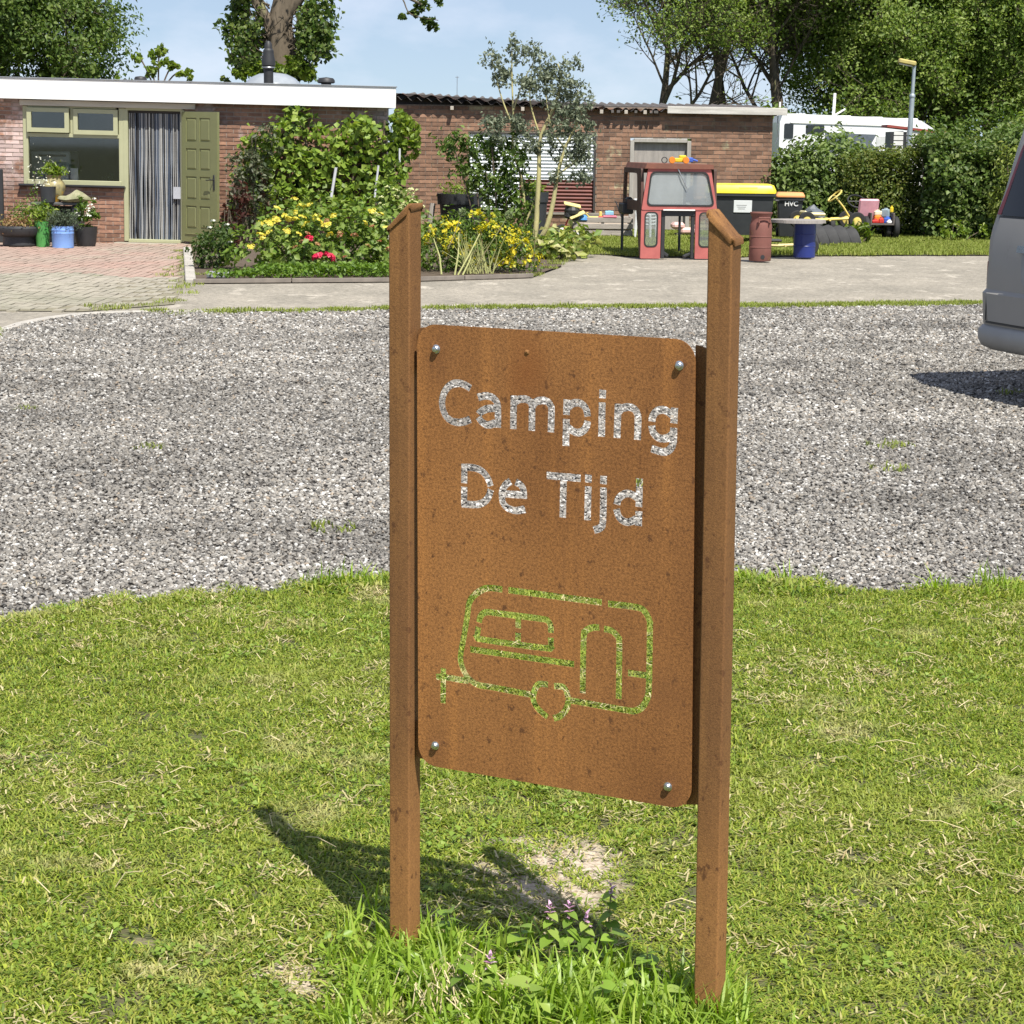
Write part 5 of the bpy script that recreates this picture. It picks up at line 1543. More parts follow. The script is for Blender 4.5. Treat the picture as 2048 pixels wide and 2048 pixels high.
CP = [(-1.897, 31.400, 1.992), (-1.785, 31.400, 2.072), (-1.625, 31.400, 1.941), (-1.449, 31.400, 1.802), (-1.463, 31.400, 1.408), (-1.591, 31.400, 1.328), (-1.623, 31.400, 1.446), (-1.800, 31.400, 1.522)]
pc = poly_points(vg, [(p[0], p[2]) for p in CP], 330)
leaf_obj('foliage', vr, LM_lime, vg, np.stack([pc[:, 0], -.1 - .35 * vg.random(330), pc[:, 1]], 1), .10, ar=.7)
MB().tube([(-1.95, .0, 1.2), (-1.9, -.1, 1.8), (-1.75, -.15, 1.95), (-1.55, -.2, 1.75)], .009, 5).build('stem', M_bark, vr)
M_stake = pm('white_stake', (.62, .64, .66), (.50, .51, .52), rough=.6)
for a, b, lab in (((-2.694, 31.000, 1.192), (-2.767, 31.000, 0.753), 'white stake leaning in the climber, thickest and leftmost of three'), ((-2.061, 31.000, 1.231), (-2.116, 31.000, 0.761), 'white stake in the right part of the climber'), ((-1.756, 31.200, 1.484), (-1.756, 31.200, 1.280), 'short white pipe on the wall right of the climber')):
    t = thing('white_stake', lab, 'stake', a, group='white stakes in the climber')
    d = Vector(b) - Vector(a)
    MB().tube([(0, 0, 0), tuple(d)], .022 if 'leaning' in lab else .016, 8).build('rod', M_stake, t)

# ------------------------------------------------------------------ flower bed
t, P, N = shrub('white_flower_bush', 'low dark bush with a few white flowers beside the open green door', 'bush', (-3.75, 25.5, .03), [((0, 0, .16), (.24, .24, .26)), ((.0, .5, .3), (.2, .25, .22)), ((-.12, .1, .1), (.2, .2, .15))], LM_dark, 1100, .062, seed=10)
fm2 = dome_flower(.035, 10, og); fm2.materials.append(M_whitef)
for x, y, z in ((-.02, .3, .55), (-.05, .2, .47), (.14, .4, .50), (.22, .1, .3)):
    link('flower', fm2, None, t, (x, y, z))
shrub('red_leaved_shrub', 'dark red-leaved shrub against the wall beside the door', 'bush', (-4.18, 30.6, 0), [((0, 0, .38), (.22, .2, .36)), ((.12, 0, .75), (.16, .2, .22))], LM_red, 330, .085, seed=11)
shrub('pale_rose_bush', 'loose dark green rose bush between the red shrub and the climber', 'bush', (-3.9, 31.0, 0), [((-.05, 0, .75), (.36, .25, .5)), ((.1, 0, 1.5), (.25, .2, .3)), ((-.15, 0, 1.15), (.25, .2, .3))], L_('rose_leaf', (.06, .09, .04), (.1, .12, .06), (.16, .17, .10), (.05, .07, .03)), 900, .08, seed=12, clump=8)
LM_hyd = L_('hydrangea_leaf', (.10, .185, .025), (.17, .26, .04), (.24, .31, .07), (.07, .125, .02), (.20, .28, .045))
hyd, P, N = shrub('hydrangea_bush', 'wide bush with yellow flower heads and a few red blooms before the climber', 'bush', (-2.35, 25.4, .03),
                  [((-.52, .1, .05), (.72, .75, .68)), ((.28, .0, .05), (.78, .72, .76)), ((.75, .8, .1), (.6, .6, .92)), ((-.1, .9, .1), (.8, .6, .75))], LM_hyd, 7800, .085, seed=13, ar=.72, shell=.35, csig=.07, outw=.9)
fy = [dome_flower(.045, 22, og, .35) for _ in range(3)]; fp = [dome_flower(.055, 30, og, .8) for _ in range(2)]; fo_ = [dome_flower(.05, 26, og, .6) for _ in range(2)]; fw = [dome_flower(.032, 12, og, .4)]
for m_ in fy: m_.materials.append(M_yelf)
for m_ in fp: m_.materials.append(M_pinkf)
for m_ in fo_: m_.materials.append(M_orangf)
M_creamf = L_('cream_petal', (.66, .66, .34), (.55, .58, .25), (.7, .7, .48), trans=.25)
fw[0].materials.append(M_creamf)
HB = [((-.52, .1, .05), (.72, .75, .68)), ((.28, .0, .05), (.78, .72, .76)), ((.75, .8, .1), (.6, .6, .92)), ((-.1, .9, .1), (.8, .6, .75))]
def on_bush(x, z):
    """front surface point of the bush at sideways offset x and height z"""
    best = None
    for c, r in HB:
        q = 1 - ((x - c[0]) / r[0]) ** 2 - ((z - c[2]) / r[2]) ** 2
        if q > 0:
            y = c[1] - r[1] * math.sqrt(q)
            if best is None or y < best: best = y
    return best
def flower_at(p, ms, s=1.0):
    x, z = p[0] + 2.35, p[2] - .03
    y = on_bush(x, z)
    if y is None: y = .3
    link('flower', ms[int(og.integers(0, len(ms)))], None, hyd, (x, y - .05, z), (.55 + .2 * og.normal(), 0, og.random() * 6), (s, s, s))
for p in ((-2.911, 25.000, 0.750), (-2.802, 25.000, 0.681), (-2.699, 25.000, 0.765), (-2.693, 25.000, 0.721), (-2.777, 25.000, 0.656), (-2.911, 25.000, 0.648), (-2.989, 25.000, 0.609), (-3.085, 25.000, 0.595), (-2.880, 25.000, 0.611), (-2.681, 25.000, 0.645), (-2.597, 25.000, 0.665), (-2.546, 25.000, 0.583), (-2.758, 25.000, 0.517), (-2.970, 25.000, 0.501), (-3.073, 25.000, 0.468), (-3.041, 25.000, 0.437), (-3.184, 25.000, 0.327), (-2.411, 25.000, 0.674), (-2.367, 25.000, 0.630), (-2.277, 25.000, 0.593), (-2.200, 25.000, 0.696), (-2.226, 25.000, 0.479), (-2.611, 25.000, 0.474), (-2.743, 25.000, 0.872), (-2.590, 25.000, 0.798), (-1.815, 25.000, 0.618), (-1.655, 25.000, 0.715), (-1.751, 25.000, 0.758), (-1.571, 25.000, 0.558)):
    flower_at(p, fy, .75 + .5 * og.random())
for p in ((-2.356, 24.800, 0.208), (-2.234, 24.800, 0.209), (-2.483, 25.000, 0.418)): flower_at(p, fp, 1.25 if p[2] < .3 else .9)
for p in ((-2.508, 25.000, 0.482), (-2.374, 25.000, 0.362), (-2.277, 25.000, 0.637), (-1.770, 25.000, 0.351), (-1.642, 25.000, 0.397), (-2.573, 25.000, 0.385), (-2.651, 25.000, 0.314), (-2.104, 25.000, 0.487), (-1.931, 25.000, 0.470), (-2.043, 24.800, 0.218), (-1.719, 25.000, 0.568), (-1.526, 25.000, 0.303)): flower_at(p, fo_, .55 + .3 * og.random())
for i in range(34):
    p = (-1.75 + .6 * og.random(), 0, .62 + .42 * og.random()); flower_at(p, fw, .8 + .5 * og.random())
# low ground cover in front
gp = []
for i in range(2600):
    x = og.uniform(-3.5, -1.3); f_ = np.interp(x, [-3.62, -1.45, .2], [23.3, 23.95, 25.0])
    gp.append((x, f_ + og.random() ** 1.3 * .75, .04 + .13 * og.random() * (1 if x > -3.0 else .5)))
gp = np.array(gp)
gp = gp[og.random(len(gp)) < np.interp(gp[:, 0], [-3.5, -2.9, -1.8, -1.3], [.35, .9, 1, .45])]
o = leaf_obj('ground_cover', None, L_('ground_cover_leaf', (.10, .19, .02), (.15, .25, .03), (.07, .13, .02), (.19, .29, .04)), og, gp, .055, ar=.75, up=.9)
tag(o, 'low green ground cover along the front edge of the flower bed', 'ground cover', kind='stuff')
shrub('pale_flower_plant', 'pale whitish-green bedding plant right of the red blooms', 'plant', (-2.173, 25.425) + (.03,), [((0, 0, .10), (.14, .12, .13))], L_('pale_leaf', (.42, .46, .26), (.5, .52, .33), (.2, .28, .1)), 110, .09, seed=14, stems=3)
# yellow loosestrife
loos = thing('yellow_loosestrife', 'bushy yellow-flowering loosestrife right of the left sign post', 'plant', (-.38, 25.55, .03))
LB = [((-.45, .1, .15), (.42, .4, .50)), ((.0, .1, .12), (.48, .42, .52)), ((.42, .1, .08), (.32, .36, .46)), ((-.2, .6, .3), (.6, .4, .5))]
P, N = blob_points(og, LB, 4200, .45, 14, .06, .0)
leaf_obj('foliage', loos, L_('loosestrife_leaf', (.07, .13, .02), (.12, .20, .03), (.05, .09, .015), (.18, .25, .04)), og, P, .062, ar=.45, up=.5, out=N, outw=.6)
P, N = blob_points(og, [((.15, .0, .30), (.45, .35, .28)), ((.42, .05, .14), (.30, .33, .36)), ((-.5, .0, .42), (.3, .3, .2)), ((-.05, .3, .58), (.2, .2, .14))], 1300, .3, 9, .045, .06)
leaf_obj('flowers', loos, L_('loosestrife_flower', (.62, .50, .02), (.72, .60, .04), (.40, .42, .04), (.55, .52, .05)), og, P, .045, ar=.8, up=.5, out=N, outw=.8)
mb = MB()
for i in range(12):
    mb.tube([(-.7 + .12 * i, .2, -.02), (-.7 + .12 * i + .05 * og.normal(), .15, .5)], .008, 5, cap=False)
mb.build('stems', M_wstem, loos)
M_stalk = pm('pale_stalk', (.46, .46, .20), (.36, .38, .14), rough=.8)
for a, b, lab in (((-0.690, 24.850, 0.010), (-0.435, 25.000, 0.502), 'pale dry stalk leaning right in the loosestrife'), ((-0.730, 24.900, 0.006), (-0.686, 25.000, 0.518), 'upright pale dry stalk in the middle of the loosestrife front'), ((-0.890, 24.900, 0.011), (-0.993, 25.000, 0.438), 'pale bent stalk leaning left nearest the sign post'), ((-0.634, 24.900, 0.008), (-0.510, 25.000, 0.316), 'short pale stalk right of the leaning one'), ((-0.816, 24.900, 0.318), (-0.649, 25.000, 0.760), 'thin stalk with a round seed head above the loosestrife'), ((-0.462, 24.900, 0.131), (-0.085, 25.000, 0.735), 'long thin stalk crossing to the right with a round seed head')):
    t = thing('flower_stalk', lab, 'stalk', a, group='tall stalks in the flower bed')
    d = Vector(b) - Vector(a)
    MB().tube([(0, 0, 0), (d.x * .45 + .02, d.y * .5, d.z * .5), tuple(d)], [.012, .010, .006] if 'thin' not in lab else [.006, .006, .004], 6).build('stem', M_stalk if 'thin' not in lab else M_wstem, t)
    if 'seed head' in lab:
        Pq = og.normal(size=(90, 3)); Pq /= np.linalg.norm(Pq, axis=1, keepdims=True)
        leaf_obj('seed_head', t, L_('seed_head_green', (.18, .24, .10), (.24, .29, .14)), og, Pq * .045 + np.array(tuple(d)), .025, ar=.8)
mb = MB()
for i in range(60):
    x = -.62 + .35 * og.random(); y = 24.95 + .25 * og.random(); h = .15 + .4 * og.random(); a = og.normal() * .12
    mb.tube([(x, y, .02), (x + a * .5, y, h * .6), (x + a, y - .05, h)], [.006, .005, .002], 4, cap=False)
o = mb.build('dry_blades', M_stalk); tag(o, 'pale dry grass blades standing before the loosestrife', 'grass', kind='stuff')
shrub('variegated_plant', 'yellow and green large-leaved plant at the right tip of the flower bed', 'plant', (.62, 28.6, .02), [((0, .2, .12), (.3, .35, .22)), ((.25, 1.0, .15), (.3, .4, .26)), ((-.3, .1, .1), (.25, .3, .2))], L_('variegated_leaf', (.12, .2, .03), (.34, .36, .08), (.16, .26, .05), (.50, .47, .22)), 520, .13, seed=16, ar=.6, clump=8)
# leafy shrub and grey-leaved tree
shrub('leafy_shrub', 'tall loose green shrub before the boarded shed opening', 'shrub', (-.15, 31.4, 0),
      [((-.75, 0, 1.55), (.34, .3, .22)), ((-.30, .0, 1.52), (.34, .3, .2)), ((-.45, 0, 1.15), (.42, .3, .22)), ((.12, -.1, 1.35), (.24, .3, .36)), ((-.1, 0, .95), (.45, .3, .3)), ((.1, -.1, .55), (.36, .3, .42)), ((-.25, -.1, .25), (.45, .3, .3))], L_('shrub_leaf', (.06, .12, .02), (.10, .17, .03), (.15, .22, .04), (.045, .08, .018)), 2700, .09, seed=17, clump=12, csig=.09, stems=9, shell=.7, stem_h=0)
eu = thing('grey_tree', 'slender multi-stemmed tree with grey-green leaves and yellowish trunks', 'tree', (.24, 31.1, 0))
M_eub = pm('yellow_lichen_bark', (.50, .46, .20), (.34, .31, .16), rough=.9, scale=5, stretch=(2, 2, .7), bump=.4)
base_ = Vector((.24, 31.1, 0))
TR = [[(0.244, 31.100, 0.015), (0.297, 31.100, 0.253), (0.321, 31.100, 0.727), (0.338, 31.100, 1.199), (0.355, 31.100, 1.667), (0.553, 31.100, 2.136), (0.657, 31.100, 2.524), (0.590, 31.100, 2.754)],
      [(0.268, 31.100, 0.031), (0.454, 31.000, 0.323), (0.558, 31.000, 0.733), (0.615, 31.000, 1.125), (0.719, 31.000, 1.516), (0.886, 31.000, 1.907), (0.893, 31.000, 2.370)],
      [(0.204, 31.100, 0.014), (0.152, 31.300, 0.402), (0.079, 31.300, 1.035), (-0.055, 31.300, 1.506), (-0.062, 31.200, 2.052), (-0.084, 31.200, 2.517), (-0.090, 31.200, 2.980)],
      [(0.173, 31.200, 0.008), (0.089, 31.200, 0.246), (0.213, 31.200, 0.565), (0.289, 31.200, 0.803)],
      [(-0.059, 31.200, 1.818), (-0.247, 31.200, 2.283), (-0.388, 31.200, 2.822)], [(0.355, 31.100, 1.667), (0.189, 31.100, 2.209), (0.220, 31.100, 2.749)], [(-0.062, 31.200, 2.052), (0.067, 31.200, 2.442), (0.258, 31.100, 2.827)],
      [(0.615, 31.000, 1.125), (0.912, 31.000, 1.363), (1.143, 31.000, 1.677)], [(0.719, 31.000, 1.516), (0.509, 31.000, 1.824), (0.423, 31.000, 2.287)]]
mb = MB()
for i, tr_ in enumerate(TR):
    q = spline([Vector(p) - base_ for p in tr_], 4); r0 = [.048, .045, .028, .03, .016, .016, .014, .016, .016][i]
    mb.tube(q, [r0 * (1 - .72 * k / (len(q) - 1)) for k in range(len(q))], 8, cap=False)
mb.build('trunk', M_eub, eu, smooth=60)
EB = [((-0.387, 31.200, 2.807), .16, .24), ((-0.274, 31.200, 2.515), .16, .16), ((-0.089, 31.200, 2.942), .12, .30), ((-0.116, 31.200, 2.594), .2, .2), ((0.243, 31.100, 2.811), .2, .26), ((0.185, 31.100, 2.441), .24, .22), ((0.576, 31.100, 2.677), .18, .26), ((0.795, 31.000, 2.561), .2, .3), ((0.911, 31.000, 2.255), .22, .26), ((0.622, 31.100, 2.253), .28, .26), ((0.381, 31.100, 2.520), .2, .24),
      ((0.781, 31.000, 2.021), .26, .2), ((-0.322, 31.200, 1.893), .24, .2), ((-0.004, 31.200, 1.881), .2, .14), ((0.588, 31.000, 1.787), .22, .18), ((0.946, 31.000, 1.659), .25, .22), ((1.062, 31.000, 1.793), .14, .16), ((0.792, 31.000, 1.439), .26, .2), ((1.030, 31.000, 1.365), .2, .2), ((0.197, 31.100, 1.626), .2, .18), ((-0.239, 31.200, 1.621), .14, .12), ((0.679, 31.000, 1.126), .22, .14), ((0.956, 31.000, 1.091), .18, .1), ((0.358, 31.100, 1.433), .14, .14), ((0.529, 31.000, 1.576), .12, .16)]
P, N = blob_points(og, [((c[0] - base_.x, c[1] - base_.y, c[2]), (rx, rx * .9, rz)) for c, rx, rz in EB], 5600, .8, 12, .075, .1)
leaf_obj('crown', eu, LM_grey, og, P, .068, ar=.5, up=.3)
# big black pots
for p0, rt, h, lab in (((-0.888, 33.000, 0.155), .37, .78, 'large dark grey planter pot behind the loosestrife'), ((0.324, 34.000, 0.127), .21, .80, 'tall narrow dark planter behind the yellowish trunks')):
    t = thing('planter_pot', lab, 'pot', (p0[0], p0[1], 0), group='dark planter pots by the shed')
    s_ = rt / .37
    pot_mesh([(.001, .01), (.27 * s_, 0), (.33 * s_, h - .17), (.36 * s_, h - .165), (.375 * s_, h), (.35 * s_, h), (.33 * s_, h - .1)], M_anth, 'body', t, 28)
    leaf_obj('foliage', t, LM_lime, og, og.normal(size=(260, 3)) * np.array([.15 * s_, .15 * s_, .07]) + np.array([-.05, 0, h + .05]), .06, ar=.5)
t = thing('fence_stub', 'short pale weathered post left of the large dark pot', 'post', (-1.38, 33.1, 0))
MB().tube([(0, 0, 0), (.02, 0, .4), (.05, .02, .62)], [.055, .05, .045], 8).build('post', M_oldwood, t)

# ------------------------------------------------------------------ old tractor cab on the yard
M_cabred = pm('faded_red_paint', (.46, .13, .115), (.36, .095, .085), rough=.6, scale=4, spots=((.24, .08, .05), 5, .62))
M_cabshade = pm('shaded_cab_side', (.085, .04, .03), (.055, .032, .025), rough=.7, scale=5, spots=((.07, .08, .025), 3, .6))  # cab red darkened so the side faces carry their shade as colour
M_cabroof = pm('rusty_roof', (.22, .085, .055), (.15, .065, .045), rough=.85, scale=4, bump=.3)
M_rubber = pm('rubber', (.018, .018, .018), (.026, .026, .026), rough=.8)
M_cabglass = glass_mat('filmed_glass', (.82, .87, .87), film=.34)  # uneven grey diffuse film mixed over the pane
M_cabglass2 = glass_mat('clear_cab_glass', (.85, .88, .87), film=.12)
yg_ = np.random.default_rng(909)
CAB = (1.775, 29.28, -.005)
cab = thing('tractor_cab', 'old faded red tractor cab with windscreen standing on the concrete', 'tractor cab', CAB, R(6.6))
CM = Matrix.Translation(CAB) @ Euler((0, 0, R(6.6))).to_matrix().to_4x4()
def cw(x, y, z): return tuple(CM @ Vector((x, y, z)))
def frame_with_hole(outer, inner, y0, y1):
    mb = MB(); ring_prism(mb, outer, inner, y0, y1); return mb
def trap(xl0, xr0, z0, xl1, xr1, z1, r, n=4):
    """rounded quadrilateral: bottom (xl0..xr0 at z0), top (xl1..xr1 at z1)"""
    c = [(xr1, z1), (xl1, z1), (xl0, z0), (xr0, z0)]
    out = []
    for i in range(4):
        p = Vector(c[i]); a = (Vector(c[i - 1]) - p).normalized(); b = (Vector(c[(i + 1) % 4]) - p).normalized()
        for k in range(n + 1):
            t = k / n
            out.append(tuple((p + a * r * (1 - t)).lerp(p + b * r * t, t) if True else p))
    return out
ws = frame_with_hole(trap(0, 1.09, .685, .085, .985, 1.262, .02), trap(.075, 1.045, .745, .125, .935, 1.215, .07), -.01, .035).build('windscreen_frame', M_cabred, cab)
frame_with_hole(trap(.068, 1.052, .738, .118, .942, 1.222, .075), trap(.09, 1.03, .76, .14, .92, 1.20, .07), -.018, .02).build('rubber_seal', M_rubber, ws)
MB().prism(trap(.085, 1.035, .755, .135, .925, 1.205, .07), 0, .006).build('windscreen', M_cabglass, cab)
for x0, x1, nm in ((0, .285, 'l'), (.785, 1.07, 'r')):
    lg = frame_with_hole(rrect(x0, x1, 0, .682, .012), rrect(x0 + .052, x1 - .045, .165, .655, .06), 0, .045).build('front_leg', M_cabred, cab)
    frame_with_hole(rrect(x0 + .048, x1 - .041, .161, .659, .062), rrect(x0 + .066, x1 - .06, .18, .64, .05), -.006, .02).build('rubber_seal', M_rubber, lg)
    MB().prism(rrect(x0 + .06, x1 - .055, .172, .648, .05), .008, .013).build('leg_window', M_cabglass2, lg)
ib = MB()
ib.box((.325, .06, .32), (.055, .05, .64), b=.006).box((.755, .06, .32), (.05, .05, .64), b=.006).box((.54, .05, .64), (.49, .05, .085), b=.006)
ib.box((.37, .09, .06), (.10, .08, .05), rot=(0, .6, 0), b=.01).box((.70, .1, .05), (.14, .09, .04), rot=(0, -.4, 0), b=.01)
ib.build('inner_frame', M_black, cab)
MB().box((.54, -.015, .685), (.46, .012, .018), b=.003).build('white_strip', M_white, cab)
rf = MB().prism([(.03, 1.262), (1.02, 1.262), (1.01, 1.325), (.06, 1.335)], -.04, 1.62)
rf.build('roof', M_cabroof, cab)
for x, sgn in ((.0, 1), (1.05, -1)):
    sd_ = frame_with_hole([(p[0], p[1]) for p in trap(.02, 1.62, .66, .10, 1.55, 1.262, .03)], trap(.36, 1.50, .80, .42, 1.46, 1.19, .07), 0, .04)
    sd_.v = [(x + y if sgn > 0 else x - y + .04, xx, z) for (xx, y, z) in sd_.v]
    if sgn > 0: sd_.f = [f[::-1] for f in sd_.f]
    sp = sd_.build('side_frame', M_cabshade, cab)
    pl_g = MB().prism(trap(.36, .95, .79, .42, .95, 1.2, .05), .015, .02)
    pl_g.v = [(x + y if sgn > 0 else x - y + .04, xx, z) for (xx, y, z) in pl_g.v]
    lgm = MB().prism([(.03, .0), (.10, 0), (.42, .66), (.02, .66)], .0, .035)
    lgm.v = [(x + y if sgn > 0 else x - y + .035, xx, z) for (xx, y, z) in lgm.v]
    lgm.build('side_leg', M_cabshade, cab)
MB().box((.52, 1.60, 1.22), (1.0, .04, .08), b=.005).box((.52, 1.60, .69), (1.0, .04, .06), b=.005).build('rear_frame', M_cabshade, cab)
MB().box((.02, 1.42, .66), (.16, .42, .16), b=.02).box((.04, 1.3, .78), (.1, .2, .1), b=.03).build('side_box', M_black, cab)
for x, y in ((.0, 1.60), (.86, 1.55)):
    MB().tube([(x, y, 0), (x, y, .70)], .020, 8).build('rear_leg', M_anth, cab)
MB().tube([(.50, -.02, 1.275), (.565, -.035, 1.14), (.645, -.03, .985)], [.010, .008, .006], 6).build('wiper', M_metal, cab)
t = thing('blue_paper', 'light blue paper bag leaning inside the cab windscreen', 'paper', cw(.70, .06, .79), R(6.6))
MB().prism([(-.05, 0), (.06, 0), (.05, .25), (-.06, .17)], 0, .02).build('sheet', pm('blue_sheet', (.30, .38, .66), (.4, .48, .72), rough=.8), t)
M_toyy = pm('yellow_toy', (.80, .58, .03), rough=.4); M_toyb = pm('blue_toy', (.06, .14, .55), rough=.4); M_toyr = pm('red_toy', (.62, .05, .04), rough=.4); M_toyo = pm('orange_toy', (.75, .25, .03), rough=.4); M_toyp = pm('pink_toy', (.75, .22, .30), rough=.4); M_toyc = pm('pale_blue_toy', (.30, .60, .80), rough=.4)
t = thing('toy_truck', 'yellow and blue toy lying on the cab roof', 'toy', cw(.46, .2, 1.336), R(6.6))
MB().box((.08, 0, .045), (.22, .10, .06), b=.012).box((.15, 0, .09), (.10, .09, .05), b=.012).build('body', M_toyy, t)
MB().box((.25, 0, .05), (.10, .08, .07), b=.012).tube([(.28, 0, .06), (.37, 0, .035)], [.02, .012], 8).build('nose', M_toyb, t)
for x in (-.01, .19):
    MB().lathe([(.001, -.02), (.045, -.02), (.05, 0), (.045, .02), (.001, .02)], 12, (0, 0, 0), Matrix.Rotation(R(90), 3, 'X')).build('wheel', M_toyo, t, smooth=40, loc=(x, -.06, .045))
t = thing('hook_ring', 'small black ring standing on the cab roof', 'ring', cw(.36, .25, 1.335), R(6.6))
MB().tube([(.04 * math.cos(a), 0, .045 + .04 * math.sin(a)) for a in np.linspace(0, 6.28, 14)], .007, 6).build('ring', M_black, t, smooth=60)

# ------------------------------------------------------------------ waste containers
def quad_loft(mb, rings):
    for (x0, x1, y0, y1, z) in rings:
        pass
def taper_box(rings, b=.03, n=3):
    mb = MB(); k = None
    for (x0, x1, y0, y1, z) in rings:
        rr = rrect(x0, x1, y0, y1, b, n); k = len(rr)
        mb.v += [(p[0], p[1], z) for p in rr]
    m_ = len(rings)
    for i in range(m_ - 1):
        for j in range(k):
            mb.f.append((i * k + j, i * k + (j + 1) % k, (i + 1) * k + (j + 1) % k, (i + 1) * k + j))
    mb.f.append(tuple(range(k))[::-1]); mb.f.append(tuple(range((m_ - 1) * k, m_ * k)))
    return mb
M_lidy = pm('yellow_lid', (.82, .66, .02), (.80, .70, .08), rough=.4, scale=3)
M_lido = pm('orange_lid', (.74, .33, .11), (.68, .33, .14), rough=.4)
M_label = pm('white_label', (.80, .82, .82), (.76, .78, .78), rough=.5)
bin_ = thing('waste_container', 'large black wheeled waste container with yellow lid and white label', 'container', (3.74, 34.6, 0), R(-1.5))
taper_box([(-.46, .46, -.30, .34, .13), (-.52, .52, -.36, .38, .62), (-.53, .53, -.37, .40, .76), (-.56, .56, -.41, .42, .77), (-.56, .56, -.41, .42, .82)]).build('body', M_anth, bin_, smooth=35)
taper_box([(-.565, .565, -.42, .43, .815), (-.565, .565, -.42, .43, .86), (-.53, .53, -.37, .41, .945), (-.48, .48, -.31, .38, .965)], .06, 4).build('lid', M_lidy, bin_, smooth=35)
MB().box((.1, -.392, .905), (.30, .02, .03), rot=(-.4, 0, 0), b=.006).build('lid_grip', M_lidy, bin_)
MB().box((.02, -.366, .60), (.30, .008, .20), rot=(.12, 0, 0), b=.003).build('label', M_label, bin_)
for i in range(3):
    MB().box((.0, -.372 + .0035 * i, .62 - .03 * i), (.17 - .03 * i, .003, .008), rot=(.12, 0, 0)).build('print_line', M_metal, bin_)
for x in (-.40, .40):
    for y in (-.26, .26):
        MB().lathe([(.001, -.03), (.07, -.03), (.075, 0), (.07, .03), (.001, .03)], 14, (0, 0, 0), Matrix.Rotation(R(90), 3, 'Y')).build('wheel', M_rubber, bin_, smooth=40, loc=(x, y, .075))
MB().tube([(-.57, -.2, .7), (-.62, -.2, .7), (-.62, .2, .7), (-.57, .2, .7)], .018, 6).tube([(.57, -.2, .7), (.62, -.2, .7), (.62, .2, .7), (.57, .2, .7)], .018, 6).build('handle', M_black, bin_)
b2 = thing('wheelie_bin', 'black two-wheeled bin with an orange lid and white letters', 'bin', (4.76, 36.0, 0), R(-6))
taper_box([(-.18, .18, -.18, .20, .05), (-.22, .22, -.24, .24, .66), (-.245, .245, -.27, .26, .67), (-.245, .245, -.27, .26, .73)]).build('body', M_anth, b2, smooth=35)
taper_box([(-.25, .25, -.29, .28, .725), (-.25, .25, -.29, .28, .75), (-.22, .22, -.24, .26, .80), (-.18, .18, -.2, .22, .805)], .05, 4).build('lid', M_lido, b2, smooth=35)
tx = bpy.data.curves.new('lettering', 'FONT'); tx.body = 'HVC'; tx.size = .115; tx.extrude = .0015; tx.offset = .003; tx.align_x = 'CENTER'
tx.materials.append(M_white)
to = bpy.data.objects.new('lettering', tx); COL.objects.link(to); to.parent = b2; to.location = (.02, -.242, .575); to.rotation_euler = (R(95), 0, 0)
for x in (-.2, .2):
    MB().lathe([(.001, -.02), (.09, -.02), (.1, 0), (.09, .02), (.001, .02)], 16, (0, 0, 0), Matrix.Rotation(R(90), 3, 'Y')).build('wheel', M_rubber, b2, smooth=40, loc=(x, .24, .1))
MB().tube([(-.2, .3, .70), (.2, .3, .70)], .016, 8).build('handle', M_black, b2)
t = thing('plastic_bag', 'crumpled dark grey plastic bag beside the orange-lidded bin', 'bag', (5.18, 36.0, .28))
g = np.random.default_rng(4)
bm = bmesh.new(); bmesh.ops.create_icosphere(bm, subdivisions=2, radius=.17)
for v in bm.verts: v.co = Vector((v.co.x * 1.1, v.co.y, v.co.z * .95)) * (1 + .16 * g.normal())
me = bpy.data.meshes.new('bag'); bm.to_mesh(me); bm.free()
link('bag', me, pm('bag_film', (.10, .115, .13), (.16, .18, .2), rough=.35), t, (0, 0, .12))
MB().box((0, 0, -.14), (.3, .3, .28), b=.02).build('crate', M_black, t)

# ------------------------------------------------------------------ rusty can, blue barrel, round table
M_rcan = pm('rusty_red_can', (.20, .075, .06), (.15, .06, .045), rough=.75, scale=5, spots=((.26, .14, .04), 5, .60))
can = thing('rusty_can', 'rusty red-brown metal can with handles standing on the concrete', 'can', (3.44, 29.0, 0))
pot_mesh([(.001, .004), (.150, 0), (.156, .015), (.156, .185), (.163, .192), (.156, .200), (.156, .335), (.163, .343), (.156, .351), (.156, .50), (.150, .515), (.132, .575), (.132, .61), (.150, .645), (.160, .665), (.158, .678), (.146, .67), (.120, .60)], M_rcan, 'body', can, 30)
for a in (-80, 100):
    c, s = math.cos(R(a)), math.sin(R(a)); hx = Vector((-s, c, 0)); ou = Vector((c, s, 0))
    MB().tube([tuple(ou * .148 + hx * .075 + Vector((0, 0, .515))), tuple(ou * .175 + hx * .08 + Vector((0, 0, .54))), tuple(ou * .165 + hx * .08 + Vector((0, 0, .60))), tuple(ou * .165 - hx * .08 + Vector((0, 0, .60))), tuple(ou * .175 - hx * .08 + Vector((0, 0, .54))), tuple(ou * .148 - hx * .075 + Vector((0, 0, .515)))], .013, 6).build('handle', M_rcan, can)
MB().lathe([(.001, 0), (.03, 0), (.03, .004), (.001, .005)], 12, (0, 0, 0), Matrix.Rotation(R(90), 3, 'X')).build('drain_hole', M_black, can, loc=(.02, -.155, .06))
M_bbar = pm('navy_barrel', (.012, .024, .14), (.018, .032, .18), rough=.35, scale=4)
bar = thing('blue_barrel', 'dark blue barrel under the round wooden table top', 'barrel', (4.2, 30.0, 0))
pot_mesh([(.001, .004), (.150, 0), (.158, .01), (.160, .16), (.166, .168), (.160, .176), (.160, .33), (.166, .338), (.160, .346), (.158, .49), (.145, .50), (.001, .50)], M_bbar, 'body', bar, 30)
